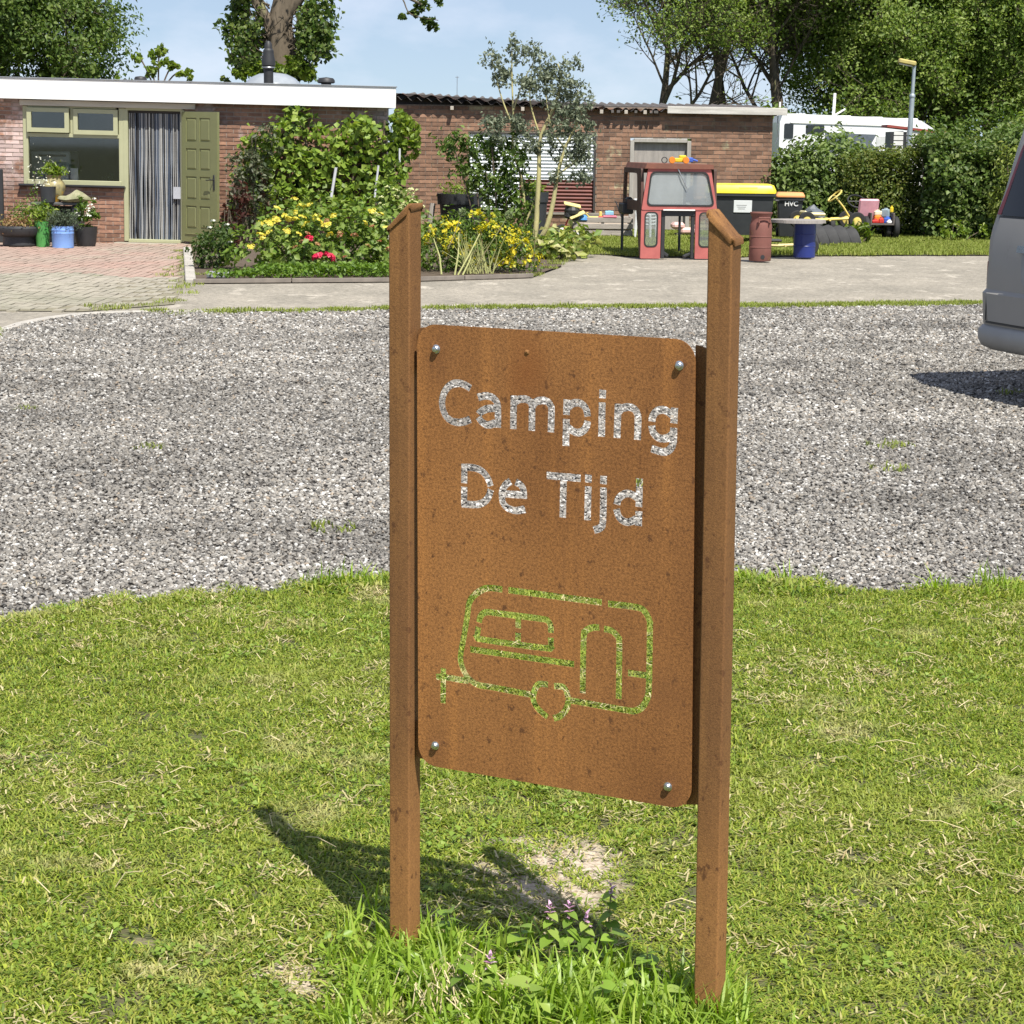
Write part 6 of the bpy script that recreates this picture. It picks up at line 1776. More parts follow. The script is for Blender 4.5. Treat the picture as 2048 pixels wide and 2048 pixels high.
tb = thing('round_table', 'weathered round plank table top lying on the blue barrel', 'table', (4.10, 30.0, .502), R(8))
rr_ = .395; npl = 6
for i in range(npl):
    y0 = -rr_ + 2 * rr_ * i / npl + .003; y1 = -rr_ + 2 * rr_ * (i + 1) / npl - .003
    pts = []
    for y in np.linspace(y0, y1, 5): pts.append((math.sqrt(max(rr_ ** 2 - y * y, .003)), y))
    for y in np.linspace(y1, y0, 5): pts.append((-math.sqrt(max(rr_ ** 2 - y * y, .003)), y))
    z0 = .012 * yg_.normal() * .15
    n = len(pts)
    mb = MB(); mb.v = [(p[0], p[1], z0) for p in pts] + [(p[0], p[1], z0 + .045) for p in pts]
    mb.f = [tuple(range(n))[::-1], tuple(range(n, 2 * n))] + [(k, (k + 1) % n, n + (k + 1) % n, n + k) for k in range(n)]
    mb.build('plank', M_oldwood, tb)

# ------------------------------------------------------------------ wheels, karts, tyres
def wheel_parts(parent, loc, r, w, rot, name='wheel', hub=None):
    wo_ = MB().lathe([(r * .55, -w / 2), (r * .92, -w / 2), (r, -w * .3), (r, w * .3), (r * .92, w / 2), (r * .55, w / 2)], 20, (0, 0, 0), Matrix.Rotation(R(90), 3, 'Y')).build(name, M_rubber, parent, smooth=40, loc=loc, rot=rot)
    MB().lathe([(.001, -w * .35), (r * .3, -w * .4), (r * .57, -w * .25), (r * .57, w * .25), (r * .3, w * .4), (.001, w * .35)], 16, (0, 0, 0), Matrix.Rotation(R(90), 3, 'Y')).build('rim', hub or M_metal, wo_, smooth=40)
    return wo_
M_ytube = pm('yellow_tube', (.74, .56, .10), (.70, .58, .22), rough=.45)
def go_kart(name, label, loc, rz, mat, seat_mat, s=1.0, steer=True, group='pedal karts', back=True):
    k = thing(name, label, 'go-kart', loc, rz, group)
    f = MB()
    for y in (-.13, .13):
        f.tube([(-.5 * s, y * s, .16 * s), (-.1 * s, y * s, .15 * s), (.35 * s, y * .8 * s, .17 * s), (.55 * s, y * .4 * s, .20 * s)], .022 * s, 8)
    for x in (-.42, .0, .45):
        f.tube([(x * s, -.25 * s, .15 * s), (x * s, .25 * s, .15 * s)], .018 * s, 8)
    f.build('frame', mat, k, smooth=60)
    for x, y in ((-.42, -.30), (-.42, .30), (.45, -.30), (.45, .30)):
        wheel_parts(k, (x * s, y * s, .145 * s), .145 * s, .075 * s, (0, 0, R(90)), hub=mat)
    st = MB().box((-.22 * s, 0, .24 * s), (.34 * s, .32 * s, .05 * s), b=.02 * s).box((-.40 * s, 0, (.42 if back else .26) * s), (.05 * s, .32 * s, (.38 if back else .08) * s), rot=(0, -.25, 0), b=.02 * s)
    st.build('seat', seat_mat, k)
    if steer:
        f = MB().tube([(.42 * s, 0, .18 * s), (.30 * s, 0, .36 * s), (.16 * s, 0, .52 * s)], .016 * s, 8)
        c = Vector((.14 * s, 0, .55 * s)); a1 = Vector((0, 1, 0)); a2 = Vector((.75, 0, .66)).normalized()
        f.tube([tuple(c + (a1 * math.cos(t) + a2 * math.sin(t)) * .14 * s) for t in np.linspace(0, 6.283, 18)], .014 * s, 6)
        f.tube([tuple(c + a1 * .13 * s), tuple(c - a1 * .13 * s)], .010 * s, 6)
        f.build('steering_wheel', mat, k, smooth=60)
    return k
go_kart('pedal_kart', 'low kart with pale yellow frame half hidden behind the blue barrel', (4.02, 31.0, 0), R(4), pm('pale_yellow_tube', (.66, .55, .25), rough=.5), M_black, .82, False)
go_kart('pedal_kart', 'yellow kart with yellow steering wheel behind the row of tyres', (5.28, 35.2, .22), R(8), M_ytube, pm('cream_seat', (.76, .68, .40), rough=.5), 1.0, back=False)
kp_ = go_kart('pedal_kart', 'black kart with a pink seat by the hedge', (6.12, 36.9, 0), R(100), M_black, pm('pink_seat', (.72, .36, .42), rough=.5), 1.15)
cart = thing('toy_cart', 'small dark trailer loaded with coloured toys beside the pink-seated kart', 'cart', (6.42, 36.45, 0), R(3))
MB().box((0, 0, .26), (.44, .40, .03), b=.006).box((-.20, 0, .36), (.03, .40, .20), b=.006).box((.20, 0, .36), (.03, .40, .20), b=.006).box((0, .19, .34), (.44, .03, .18), b=.006).build('tray', pm('grey_brown_tray', (.13, .11, .10), (.09, .08, .07), rough=.8), cart)
for x in (-.26, .26): wheel_parts(cart, (x, -.05, .20), .20, .09, (0, 0, 0), hub=M_black)
for (x, y, z, d), m, lab in (((-.10, -.1, .275, (.12, .1, .06)), M_toyr, 'red toy block at the left front of the toy cart'), ((.0, -.12, .275, (.09, .09, .09)), M_toyr, 'red toy cup next to the red block in the toy cart'), ((-.05, .0, .30, (.13, .1, .11)), M_toyo, 'orange toy block at the back of the toy cart'), ((.12, -.05, .275, (.12, .1, .10)), M_toyb, 'blue toy block at the right of the toy cart'), ((.14, -.14, .275, (.10, .06, .05)), M_white, 'white toy piece at the right front of the toy cart'), ((-.05, .02, .41, (.15, .10, .08)), pm('cream_toy', (.78, .70, .5), rough=.5), 'cream toy on top of the toy cart heap'), ((.10, .03, .38, (.14, .12, .14)), pm('grey_toy', (.28, .36, .40), rough=.4), 'grey toy bucket on top of the toy cart heap'), ((.20, .02, .46, (.06, .06, .10)), M_toyy, 'yellow toy cup on top right of the toy cart heap')):
    t = thing('toy', lab, 'toy', (6.42 + x, 36.45 + y, z), R(yg_.uniform(-30, 30)), 'toys on the toy cart')
    MB().box((0, 0, d[2] / 2), d, rot=(0, 0, 0), b=.015).build('body', m, t)
    MB().lathe([(.001, 0), (d[0] * .3, 0), (d[0] * .25, .02), (.001, .022)], 10).build('knob', m, t, loc=(0, 0, d[2]))
TL = ['leftmost of the row of half-buried black tyres, next to the barrel', 'second half-buried black tyre from the blue barrel', 'middle one of the five half-buried black tyres', 'fourth half-buried black tyre, next to the last', 'rightmost of the half-buried black tyres, in the long grass']
for i in range(5):
    x = 4.78 + .20 * i
    t = thing('tyre', TL[i], 'tyre', (x, 33.9 + .14 * i, .02), 0, 'row of half-buried tyres', rot=(0, R(-16), R(14)))
    r = .32 - .012 * i
    MB().lathe([(r * .6, -.06), (r * .75, -.10), (r * .93, -.10), (r, -.07), (r, .07), (r * .93, .10), (r * .75, .10), (r * .6, .06)], 24, (0, 0, 0), Matrix.Rotation(R(90), 3, 'Y')).build('tread', pm('old_tyre', (.035, .035, .036), (.055, .055, .055), rough=.85, scale=6), t, smooth=30)

# ------------------------------------------------------------------ wooden sand box with toys
M_pal = pm('grey_pallet_wood', (.40, .36, .32), (.28, .25, .22), rough=.9, scale=2.5, stretch=(1.2, 8, 8), bump=.4, spots=((.17, .14, .11), 7, .66))
sb_ = thing('sand_box', 'grey wooden slatted sand box by the shed wall', 'sand box', (1.0, 35.6, 0), R(1))
for z in (.075, .19, .30):
    MB().box((.50, 0, z), (1.02, .024, .086), b=.004).build('plank', M_pal, sb_)
    MB().box((.50, .80, z), (1.02, .024, .086), b=.004).build('plank', M_pal, sb_)
    for x in (-.01, 1.01):
        MB().box((x, .40, z), (.024, .76, .086), b=.004).build('plank', M_pal, sb_)
for x in (.03, .5, .97):
    for y in (.03, .77):
        MB().box((x, y, .17), (.05, .05, .33), b=.004).build('corner_post', M_pal, sb_)
MB().box((.50, .40, .12), (.96, .72, .20)).build('sand_fill', M_sand, sb_)
def toy(name, lab, loc, build, group='toys on the sand box'):
    t = thing(name, lab, 'toy', loc, 0, group); build(t); return t
toy('toy_bowl', 'upturned blue toy bowl at the left end of the sand box', (1.14, 35.64, .30), lambda t: (MB().lathe([(.085, 0), (.08, .05), (.05, .085), (.001, .095)], 16).build('bowl', M_toyb2, t, smooth=60), MB().lathe([(.09, 0), (.092, .01), (.085, .012)], 16).build('rim', M_toyb2, t))) if False else None
M_toyb2 = pm('mid_blue_toy', (.10, .32, .68), rough=.35)
toy('toy_bowl', 'upturned blue toy bowl at the left end of the sand box', (1.16, 35.64, .29), lambda t: (MB().lathe([(.085, 0), (.08, .05), (.05, .085), (.001, .095)], 16).build('bowl', M_toyb2, t, smooth=60), MB().lathe([(.09, 0), (.094, .008), (.085, .012)], 16).build('rim', M_toyb2, t)))
toy('toy_digger', 'yellow toy digger in the middle of the sand box', (1.36, 35.68, .30), lambda t: (MB().box((0, 0, .03), (.22, .1, .05), b=.01).box((.10, 0, .08), (.05, .06, .12), b=.01).build('body', M_ytube, t), MB().tube([(-.1, 0, .05), (-.16, 0, .11), (-.11, 0, .12)], .012, 6).build('arm', M_ytube, t)))
toy('toy_tray', 'pink toy tray at the right of the sand box', (1.62, 35.66, .335), lambda t: (MB().box((0, 0, .02), (.24, .14, .04), b=.012).build('tray', M_toyp, t), MB().box((-.14, 0, .01), (.12, .1, .03), b=.01).build('scoop', M_toyr, t)))
toy('toy_block', 'pale blue toy block lying on the pink tray', (1.61, 35.68, .376), lambda t: (MB().box((0, 0, .04), (.15, .1, .075), b=.012).build('block', M_toyc, t), MB().box((0, -.03, .08), (.05, .03, .01), b=.003).build('stud', M_toyc, t)))
t = thing('garden_stick', 'dark stick leaning at the right end of the sand box', 'stick', (1.72, 35.75, .62)); MB().tube([(0, 0, 0), (.10, -.1, -.27)], .010, 6).build('rod', M_black, t)
tri = thing('push_tricycle', 'red and black push tricycle with yellow cover at the left of the sand box', 'tricycle', (.80, 35.6, 0), R(10))
MB().tube([(.02, 0, .11), (.10, 0, .30), (.14, 0, .42)], .014, 8).tube([(.06, 0, .2), (.28, .1, .12)], .014, 8).build('frame', M_toyr, tri)
for x, y, r in ((0, 0, .11), (.28, -.12, .08), (.28, .25, .08)): wheel_parts(tri, (x, y, r), r, .03, (0, 0, R(90)), hub=M_white)
MB().box((.16, 0, .36), (.24, .2, .12), rot=(0, .2, 0), b=.03).lathe([(.13, .40), (.14, .46), (.10, .54), (.001, .58)], 14, (.17, 0, 0)).build('seat', M_black, tri)
cv = MB().box((.16, -.06, .55), (.30, .12, .03), rot=(.4, .2, 0), b=.01).box((.24, -.10, .38), (.28, .10, .03), rot=(.5, -.4, 0), b=.01)
cv.build('cover', pm('yellow_cloth', (.74, .63, .26), rough=.8), tri)
# stacked white garden chairs behind the cab, pink seat
M_wpl = pm('white_plastic', (.72, .73, .73), (.66, .67, .67), rough=.45)
CL = ['lowest of the four stacked small white plastic chairs', 'second from below of the four stacked white plastic chairs', 'third from below of the four stacked white plastic chairs', 'topmost of the four stacked small white plastic chairs']
def white_chair(loc, lab):
    c = thing('plastic_chair', lab, 'chair', loc, R(64), 'stacked white plastic chairs')
    s = .62
    MB().box((0, 0, .40 * s), (.44 * s, .44 * s, .03), b=.01).build('seat', M_wpl, c)
    for i in range(4):
        MB().box((-.15 * s + .10 * s * i, .23 * s, .60 * s), (.06 * s, .02, .36 * s), rot=(-.2, 0, 0), b=.004).build('back_slat', M_wpl, c)
    MB().box((0, .265 * s, .80 * s), (.44 * s, .025, .06 * s), rot=(-.2, 0, 0), b=.006).build('backrest', M_wpl, c)
    for x in (-.2, .2):
        for y in (-.2, .2):
            MB().tube([(x * s * 1.1, y * s * 1.15, 0), (x * s, y * s, .40 * s)], [.018, .022], 6).build('leg', M_wpl, c)
for i in range(4): white_chair((2.22, 35.25, .055 * i), CL[i])
t = thing('pink_seat', 'pale pink moulded plastic seat on the grass behind the cab', 'seat', (2.95, 36.4, 0), R(5))
MB().box((-.10, 0, .19), (.22, .3, .12), b=.04).box((.08, 0, .10), (.30, .3, .12), b=.04).box((.2, 0, .15), (.06, .28, .12), b=.02).build('shell', pm('pale_pink', (.80, .52, .47), rough=.4), t)
MB().box((0, 0, .03), (.28, .24, .06), b=.01).build('foot', M_black, t)

# ------------------------------------------------------------------ hedge and bushes on the right
def hedge(name, label, loc, x0, x1, front, depth, top, mat, n, size, seed, bump=.12, ar=.55):
    """clipped hedge: leaves on the front, top and ends of an uneven block, thinner towards the inside"""
    g = np.random.default_rng(seed)
    t = thing(name, label, 'hedge', loc, 0)
    L = x1 - x0
    u = x0 + L * g.random(n); q = g.random(n)
    hh = top + bump * np.sin(u * 2.3 + seed) + bump * .6 * np.sin(u * 5.1)
    fr = q < .56
    z = np.where(fr, g.random(n) ** .85 * hh, hh - .22 * g.random(n) ** 2)
    y = np.where(fr, front + .30 * g.random(n) ** 1.5 + bump * np.sin(u * 3.7 + z * 3.1 + seed) + bump * .6 * np.sin(z * 7 + u * 2), front + depth * g.random(n))
    rd = np.clip((z - hh + .28) / .28, 0, 1); y = np.where(fr, y + .18 * rd ** 2, y)
    N = np.where(fr[:, None], np.array([[0, -1., .35]]), np.array([[0, 0, 1.]]))
    cl = g.integers(0, n // 14, n); off = g.normal(size=(n // 14, 3)) * .07
    P = np.stack([u, y, z], 1) + off[cl]
    leaf_obj('foliage', t, mat, g, P, size, ar=ar, up=.5, out=N, outw=.7)
    m_ = n // 3
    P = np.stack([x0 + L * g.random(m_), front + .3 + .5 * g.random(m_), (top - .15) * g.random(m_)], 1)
    leaf_obj('inner_foliage', t, LM_dark, g, P, size * 1.6, ar=.8)  # darker leaf colour stands in for the shade inside the hedge
    mb = MB()
    for i in range(int(L * 3)):
        x = x0 + L * g.random(); mb.tube([(x, front + .45, 0), (x + .1 * g.normal(), front + .5, top * .8)], [.02, .008], 5, cap=False)
    mb.build('stems', M_bark, t)
    return t
LM_hedge = L_('hedge_leaf', (.06, .095, .014), (.09, .135, .02), (.13, .175, .028), (.18, .19, .04), (.07, .11, .016))
hedge('hedge', 'clipped dark green hedge behind the karts', (0, 37.4, 0), 5.9, 7.75, 0, 1.3, 1.50, LM_hedge, 9000, .065, 3)
hedge('hedge', 'taller hedge overgrown with ivy right of the clipped one', (0, 36.7, 0), 7.3, 9.2, 0, 1.8, 1.78, L_('ivy_leaf', (.06, .11, .02), (.10, .165, .03), (.17, .24, .06), (.045, .08, .014), (.24, .29, .09)), 8500, .085, 5, .16, .8)
hedge('hedge', 'smooth clipped hedge top far behind the van', (0, 39.5, 0), 8.6, 14.5, 0, 1.6, 1.78, LM_hedge, 8000, .08, 9)
shrub('lime_bush', 'yellow-green bamboo-like bush at the right end of the hedge beside the van', 'bush', (8.75, 36.0, 0), [((.0, 0, 1.3), (.5, .4, .45)), ((.35, .1, 1.0), (.5, .4, .6)), ((.2, 0, .5), (.55, .4, .5)), ((-.25, 0, .7), (.3, .3, .4))], L_('bamboo_leaf', (.14, .20, .03), (.22, .28, .05), (.30, .33, .09), (.09, .14, .02)), 3600, .10, seed=31, ar=.35, clump=10)
shrub('hedge_foot_plant', 'small pale-leaved plant at the foot of the ivy hedge', 'plant', (7.536, 35.916) + (0,), [((0, 0, .18), (.28, .2, .2)), ((.55, .1, .12), (.25, .2, .14))], LM_lime, 260, .09, seed=33, stems=3)
shrub('round_bush', 'big rounded leafy bush behind the waste containers at the end of the shed', 'bush', (5.75, 38.6, 0), [((0, 0, .85), (1.0, .9, 1.05)), ((.45, 0, .7), (.85, .8, .95)), ((-.55, .1, .6), (.75, .7, .9)), ((-.1, -.5, .3), (.9, .5, .6))], L_('laurel_leaf', (.07, .12, .022), (.11, .175, .032), (.16, .235, .05), (.23, .29, .09), (.05, .085, .016)), 13500, .105, seed=35, shell=.4, csig=.09, outw=.9)
shrub('tall_grass_tuft', 'tuft of tall grass right of the tyres', 'grass', (5.72, 34.5, 0), [((0, 0, .12), (.2, .15, .22))], LM_lime, 260, .22, seed=36, ar=.06, up=-.2, stems=2)

# ------------------------------------------------------------------ lamp post, motorhome, cabin beyond the hedge
M_galv = pm('galvanised', (.42, .48, .50), (.34, .40, .42), rough=.5, metal=.4, scale=6)
lp = thing('street_lamp', 'galvanised lamp post with a mossy yellow head behind the hedge', 'lamp post', (7.88, 42.0, 0), 0, rot=(0, R(1.2), 0))
MB().tube([(0, 0, 0), (0, 0, 1.9), (0, 0, 2.62), (0, 0, 2.64), (0, 0, 3.22)], [.055, .052, .050, .036, .034], 12).build('pole', M_galv, lp, smooth=30)
MB().lathe([(.056, 2.58), (.062, 2.60), (.056, 2.64), (.036, 2.66)], 12).build('collar', M_galv, lp, smooth=40)
MB().box((-.15, 0, 3.27), (.36, .16, .10), rot=(0, R(9), 0), b=.025).build('lamp_head', pm('mossy_lamp', (.50, .42, .13), (.38, .32, .12), rough=.8, scale=7), lp)
MB().box((-.17, 0, 3.215), (.26, .12, .02), rot=(0, R(9), 0), b=.006).build('diffuser', pm('lamp_diffuser', (.6, .6, .55), rough=.3), lp)

M_mhw = pm('motorhome_white', (.80, .81, .82), (.76, .77, .78), rough=.35, scale=.6)
mh = thing('motorhome', 'white motorhome parked far behind the hedge', 'motorhome', (14.9, 92, 0), R(2))
prof = [(-3.5, .45), (3.6, .45), (3.95, .9), (3.95, 1.35), (3.35, 2.35), (2.7, 2.74), (2.2, 2.82), (-3.1, 2.98), (-3.4, 2.9), (-3.5, 2.6)]
MB().prism(prof, -1.1, 1.1).build('body', M_mhw, mh)
MB().box((-.4, -1.12, 2.56), (5.3, .05, .10), rot=(0, .02, 0), b=.01).build('awning', M_white, mh)
M_mhg = pm('dark_acrylic', (.03, .035, .04), rough=.2)
MB().prism([(-.55, 1.3), (1.05, 1.3), (.55, 1.75), (.75, 2.12), (-1.5, 2.18), (-1.5, 1.3)], -1.115, -1.10).build('blue_panel', pm('slate_panel', (.12, .14, .17), rough=.5), mh)
MB().prism(rrect(-2.35, -1.55, 2.12, 2.50, .05), -1.125, -1.10).build('window', M_mhg, mh)
MB().prism(rrect(-3.3, -2.9, 1.9, 2.55, .06), -1.125, -1.10).build('window', M_mhg, mh)
MB().prism(rrect(.75, 1.45, 1.55, 2.05, .05), -1.125, -1.10).build('window', pm('blind_window', (.62, .63, .62), rough=.4), mh)
MB().box((2.0, -1.11, 1.6), (.10, .03, 1.2), b=.01).build('door_frame', M_mhw, mh)
for x, w_ in ((-2.6, .7), (-.7, .9), (.6, 1.1), (2.1, 1.2)):
    MB().box((x, 0, 2.93 - .03 * (x + 3)), (w_, 1.0, .14), b=.04).build('roof_light', M_mhw, mh)
MB().box((-.95, 0, 3.42), (.12, .1, .95), rot=(0, .03, 0), b=.02).tube([(-.9, 0, 2.95), (-.45, 0, 3.22)], .04, 6).build('antenna', M_white, mh)
for x in (-2.0, 2.4): wheel_parts(mh, (x, -.95, .34), .34, .22, (0, 0, R(90)))
cb = thing('white_cabin', 'small white boarded cabin with a red roof behind the hedge', 'cabin', (11.8, 62, .2), R(-3))
M_wbd = pm('white_boards', (.74, .73, .70), (.62, .61, .58), rough=.75, scale=4)
MB().box((0, .6, .92), (1.36, 1.2, 1.85)).build('wall', M_black, cb)
for i in range(12):
    for x0, x1 in ((-.58, -.30), (-.20, .72)):
        MB().box(((x0 + x1) / 2, -.012, .16 + .15 * i), (x1 - x0, .02, .125), b=.004).build('board', M_wbd, cb)
rfm = MB().prism([(-.80, 1.98), (-.78, 2.05), (.95, 1.86), (.95, 1.80)], -.07, 1.4).build('roof', pm('red_roof', (.33, .06, .045), (.25, .05, .04), rough=.7), cb)

# ------------------------------------------------------------------ trees
LM_wood = L_('woodland_leaf', (.09, .155, .022), (.14, .215, .034), (.21, .29, .05), (.29, .36, .09), (.10, .17, .026), trans=.4)
LM_wood2 = L_('dark_tree_leaf', (.055, .10, .017), (.085, .145, .026), (.13, .195, .038), (.18, .24, .055), trans=.35)
M_trunk = pm('tree_bark', (.105, .082, .055), (.055, .044, .032), rough=.95, scale=3, stretch=(2, 2, .3), bump=.7, spots=((.22, .21, .09), 1.6, .58))
def tree_meshes(seed, H, r, leaf, per, lean=(0, 0, 1), first=.25, spread=.8, ratio=.55, sig=.35, maxd=4, kids_n=(3, 5), trop=.05, wob=.16, lowbare=0.0, ar=.6):
    g = np.random.default_rng(seed)
    mb = MB(); tips = []
    grow(g, (0, 0, -.1), lean, H * .62, r, 0, maxd, mb, tips, wob * .5, trop, kids_n=(kids_n[0] + 3, kids_n[1] + 3), ratio=ratio, spread=spread, start=first, sides=8, rmin=.014)
    T = np.array([tuple(p) for p in tips])
    if lowbare > 0: T = T[(T[:, 2] > H * lowbare) | (g.random(len(T)) < .09)]
    idx = np.repeat(np.arange(len(T)), per)
    P = T[idx] + g.normal(size=(len(idx), 3)) * sig * np.array([1, 1, .7])
    P = P[P[:, 2] > .3]
    O = P - np.array([0, 0, H * .45]); O /= np.linalg.norm(O, axis=1, keepdims=True) + 1e-6
    V, F = leaf_geo(g, P, leaf, ar=ar, up=.45, out=O, outw=.8)
    return mb.mesh('trunk', 60), np_mesh('crown', V, F)
TVAR = [tree_meshes(41, 15, .30, .19, 4, first=.60, spread=.7, lowbare=.55, sig=.36), tree_meshes(42, 16, .28, .19, 8, first=.16, spread=.85, sig=.34), tree_meshes(43, 14, .26, .19, 8, first=.12, spread=.85, sig=.34),
        tree_meshes(44, 15, .24, .17, 3, first=.16, spread=.66, lowbare=.42, sig=.30), tree_meshes(45, 15, .27, .19, 8, first=.10, spread=.9, sig=.38)]
def tree(v, x, y, rz, s, label, group='trees behind the buildings', lm=None, tm=None):
    t = thing('tree', label, 'tree', (x, y, 0), rz, group)
    tm_, cm_ = TVAR[v]
    for me, nm, mt in ((tm_, 'trunk', tm or M_trunk), (cm_, 'crown', lm or LM_wood)):
        o = link(nm, me, mt, t)
        o.scale = (s, s, s)
    return t
tree(3, 6.4, 98, .4, .95, 'slender tree with bare lower twigs behind the middle of the shed roof')
tree(0, 9.2, 101, 2.0, 1.0, 'straight dark-trunked tree, left one of the close pair behind the shed')
tree(0, 10.25, 104, 4.2, 1.05, 'straight dark-trunked tree, right one of the close pair behind the shed')
tree(3, 12.9, 100, 3.1, 1.05, 'tree with a yellowish trunk behind the right end of the shed')
WL = [(1, 16.4, 106, 1.0, 'leafy tree rising left of the motorhome roof antenna'), (2, 17.6, 104, 2.4, 'leafy tree directly above the middle of the motorhome'), (4, 20.0, 107, .3, 'broad leafy tree behind the lamp post'), (1, 22.4, 104, 4.0, 'leafy tree just right of the lamp post'), (2, 24.6, 109, 5.2, 'leafy tree above the ivy hedge'), (4, 27.0, 105, 3.3, 'leafy tree above the van roof at the right edge'), (1, 29.6, 110, 2.2, 'leafy tree at the far right edge'), (1, 23.6, 118, 1.6, 'leafy tree deep in the wood right of the lamp post')]
for v, x, y, rz, lab in WL: tree(v, x, y, rz, 1.0, lab)
for i, (x, y, rx, h, lab) in enumerate(((9.0, 95, 1.7, 2.5, 'bright green bush behind the left part of the white fascia board'), (11.3, 96, 1.5, 3.4, 'green bush behind the right part of the shed roof'), (14.0, 98, 2.0, 3.0, 'dark undergrowth bush left of the motorhome antenna'), (17.5, 99, 2.4, 3.2, 'dark undergrowth bush behind the motorhome roof'), (21.5, 98, 2.4, 3.4, 'dark undergrowth bush behind the lamp post'), (25.0, 97, 2.4, 3.6, 'bright undergrowth bush above the ivy hedge'), (29.0, 98, 2.6, 3.8, 'undergrowth bush above the van'))):
    shrub('undergrowth_bush', lab, 'bush', (x, y, 0), [((0, 0, h * .45), (rx, 1.5, h * .55)), ((rx * .5, .3, h * .5), (rx * .7, 1.3, h * .5)), ((-rx * .5, .3, h * .4), (rx * .7, 1.3, h * .5))], LM_wood if i in (0, 1, 5) else LM_wood2, 1900, .27, group='bushes along the wood edge', seed=60 + i, csig=.22, clump=12, stems=4)
# big tree behind the house with its fork, shoots and drooping limb
bt = thing('tree', 'thick forked trunk with leafy shoots rising behind the brick house', 'tree', (-5.65, 50, 0))
o_ = Vector((-5.65, 50, 0))
mb = MB(); tips = []; g = np.random.default_rng(91)
q = spline([Vector((0, 0, -.2)), Vector((0, 0, 2.0)), Vector((.02, 0, 3.6)), Vector((-.03, 0, 4.25)), Vector((.10, 0, 4.9)), Vector((.28, .1, 6.5)), Vector((.5, .2, 9))], 3)
mb.tube(q, [.44 - .015 * k for k in range(len(q))], 12, cap=False)
for pts, r0 in (([(-.12, -.05, 4.05), (-.42, -.1, 4.55), (-.85, -.1, 5.4), (-1.4, 0, 7.2)], .17), ([(.2, 0, 4.6), (.62, -.05, 5.2), (1.1, 0, 6.4), (1.8, .2, 8)], .17), ([(.35, 0, 6.0), (1.7, -.1, 5.75), (2.55, -.1, 5.22), (3.0, -.1, 4.95), (3.35, -.1, 4.78)], .07), ([(2.6, -.1, 5.18), (2.9, -.1, 4.9), (3.1, -.1, 4.55), (3.75, -.1, 4.42)], .022), ([(3.0, -.1, 4.95), (3.6, -.1, 4.92), (4.1, -.1, 5.2)], .022)):
    qq = spline([Vector(p) for p in pts], 4)
    mb.tube(qq, [r0 * (1 - .6 * k / (len(qq) - 1)) for k in range(len(qq))], 8, cap=False)
for c in range(10):
    a = g.random() * 6.28
    grow(g, (.1 * math.cos(a), .1 * math.sin(a) - .2, 2.6 + 1.2 * g.random()), (math.cos(a), -.3, .8), .9, .03, 2, 4, mb, tips, .2, .05)
for sx in (-1, 1):
    for c in range(7):
        grow(g, (.25 * sx, -.1, 3.5 + 1.5 * g.random()), (sx, g.normal() * .4, .4), .8, .025, 2, 4, mb, tips, .25, -.02)
mb.build('trunk', pm('maple_bark', (.17, .135, .095), (.10, .08, .055), rough=.95, scale=2.2, stretch=(2, 2, .5), bump=.8, spots=((.20, .20, .09), 1.2, .60)), bt, smooth=60)
T = np.array([tuple(p) for p in tips])
BL = [((-6.591, 50.000, 4.591), .22, .16), ((-6.343, 50.000, 4.164), .25, .22), ((-6.284, 50.000, 3.796), .2, .18), ((-6.029, 50.000, 3.984), .12, .18), ((-4.890, 50.000, 4.612), .25, .2), ((-5.081, 50.000, 4.242), .2, .2), ((-5.121, 50.000, 3.934), .16, .16), ((-6.351, 49.500, 3.283), .38, .22), ((-5.851, 49.500, 3.167), .35, .25), ((-5.223, 49.500, 3.297), .35, .3), ((-5.357, 49.600, 3.605), .2, .16), ((-5.036, 49.500, 3.116), .25, .18), ((-6.766, 49.800, 3.411), .12, .12), ((-6.897, 49.800, 2.978), .12, .06)]
P1, N1 = blob_points(g, [((c[0] - o_.x, c[1] - o_.y, c[2]), (rx, rx * .8, rz)) for c, rx, rz in BL], 2600, .8, 9, .09)
BL2 = [((-2.309, 50.000, 4.743), .22, .18), ((-2.472, 50.000, 4.582), .14, .08), ((-2.181, 50.000, 4.426), .16, .12), ((-2.054, 50.000, 4.255), .14, .14), ((-2.748, 50.000, 4.455), .07, .10), ((-1.919, 50.000, 4.870), .16, .08)]
P2, N2 = blob_points(g, [((c[0] - o_.x, c[1] - o_.y, c[2]), (rx, rx * .7, rz)) for c, rx, rz in BL2], 360, .8, 8, .06)
up_ = g.normal(size=(5000, 3)) * np.array([2.6, 2.2, 1.6]) + np.array([.4, .3, 9.3])
up_ = up_[up_[:, 2] > 6.6]
AL = np.concatenate([P1, P2, up_, np.repeat(T, 5, 0) + g.normal(size=(len(T) * 5, 3)) * .10])
AL = AL[~((np.abs(AL[:, 0] - .03) < .40) & (AL[:, 1] < .5) & (AL[:, 2] > 3.25) & (AL[:, 2] < 5.6))]
AL = AL[~((AL[:, 0] < -.2) & (AL[:, 0] > -.75) & (AL[:, 2] > 4.3) & (AL[:, 2] < 5.3) & (g.random(len(AL)) < .8))]
leaf_obj('crown', bt, L_('maple_leaf', (.04, .08, .015), (.065, .12, .02), (.11, .17, .03), (.17, .22, .05), (.035, .065, .013)), g, AL, .13, ar=.8, up=.4)
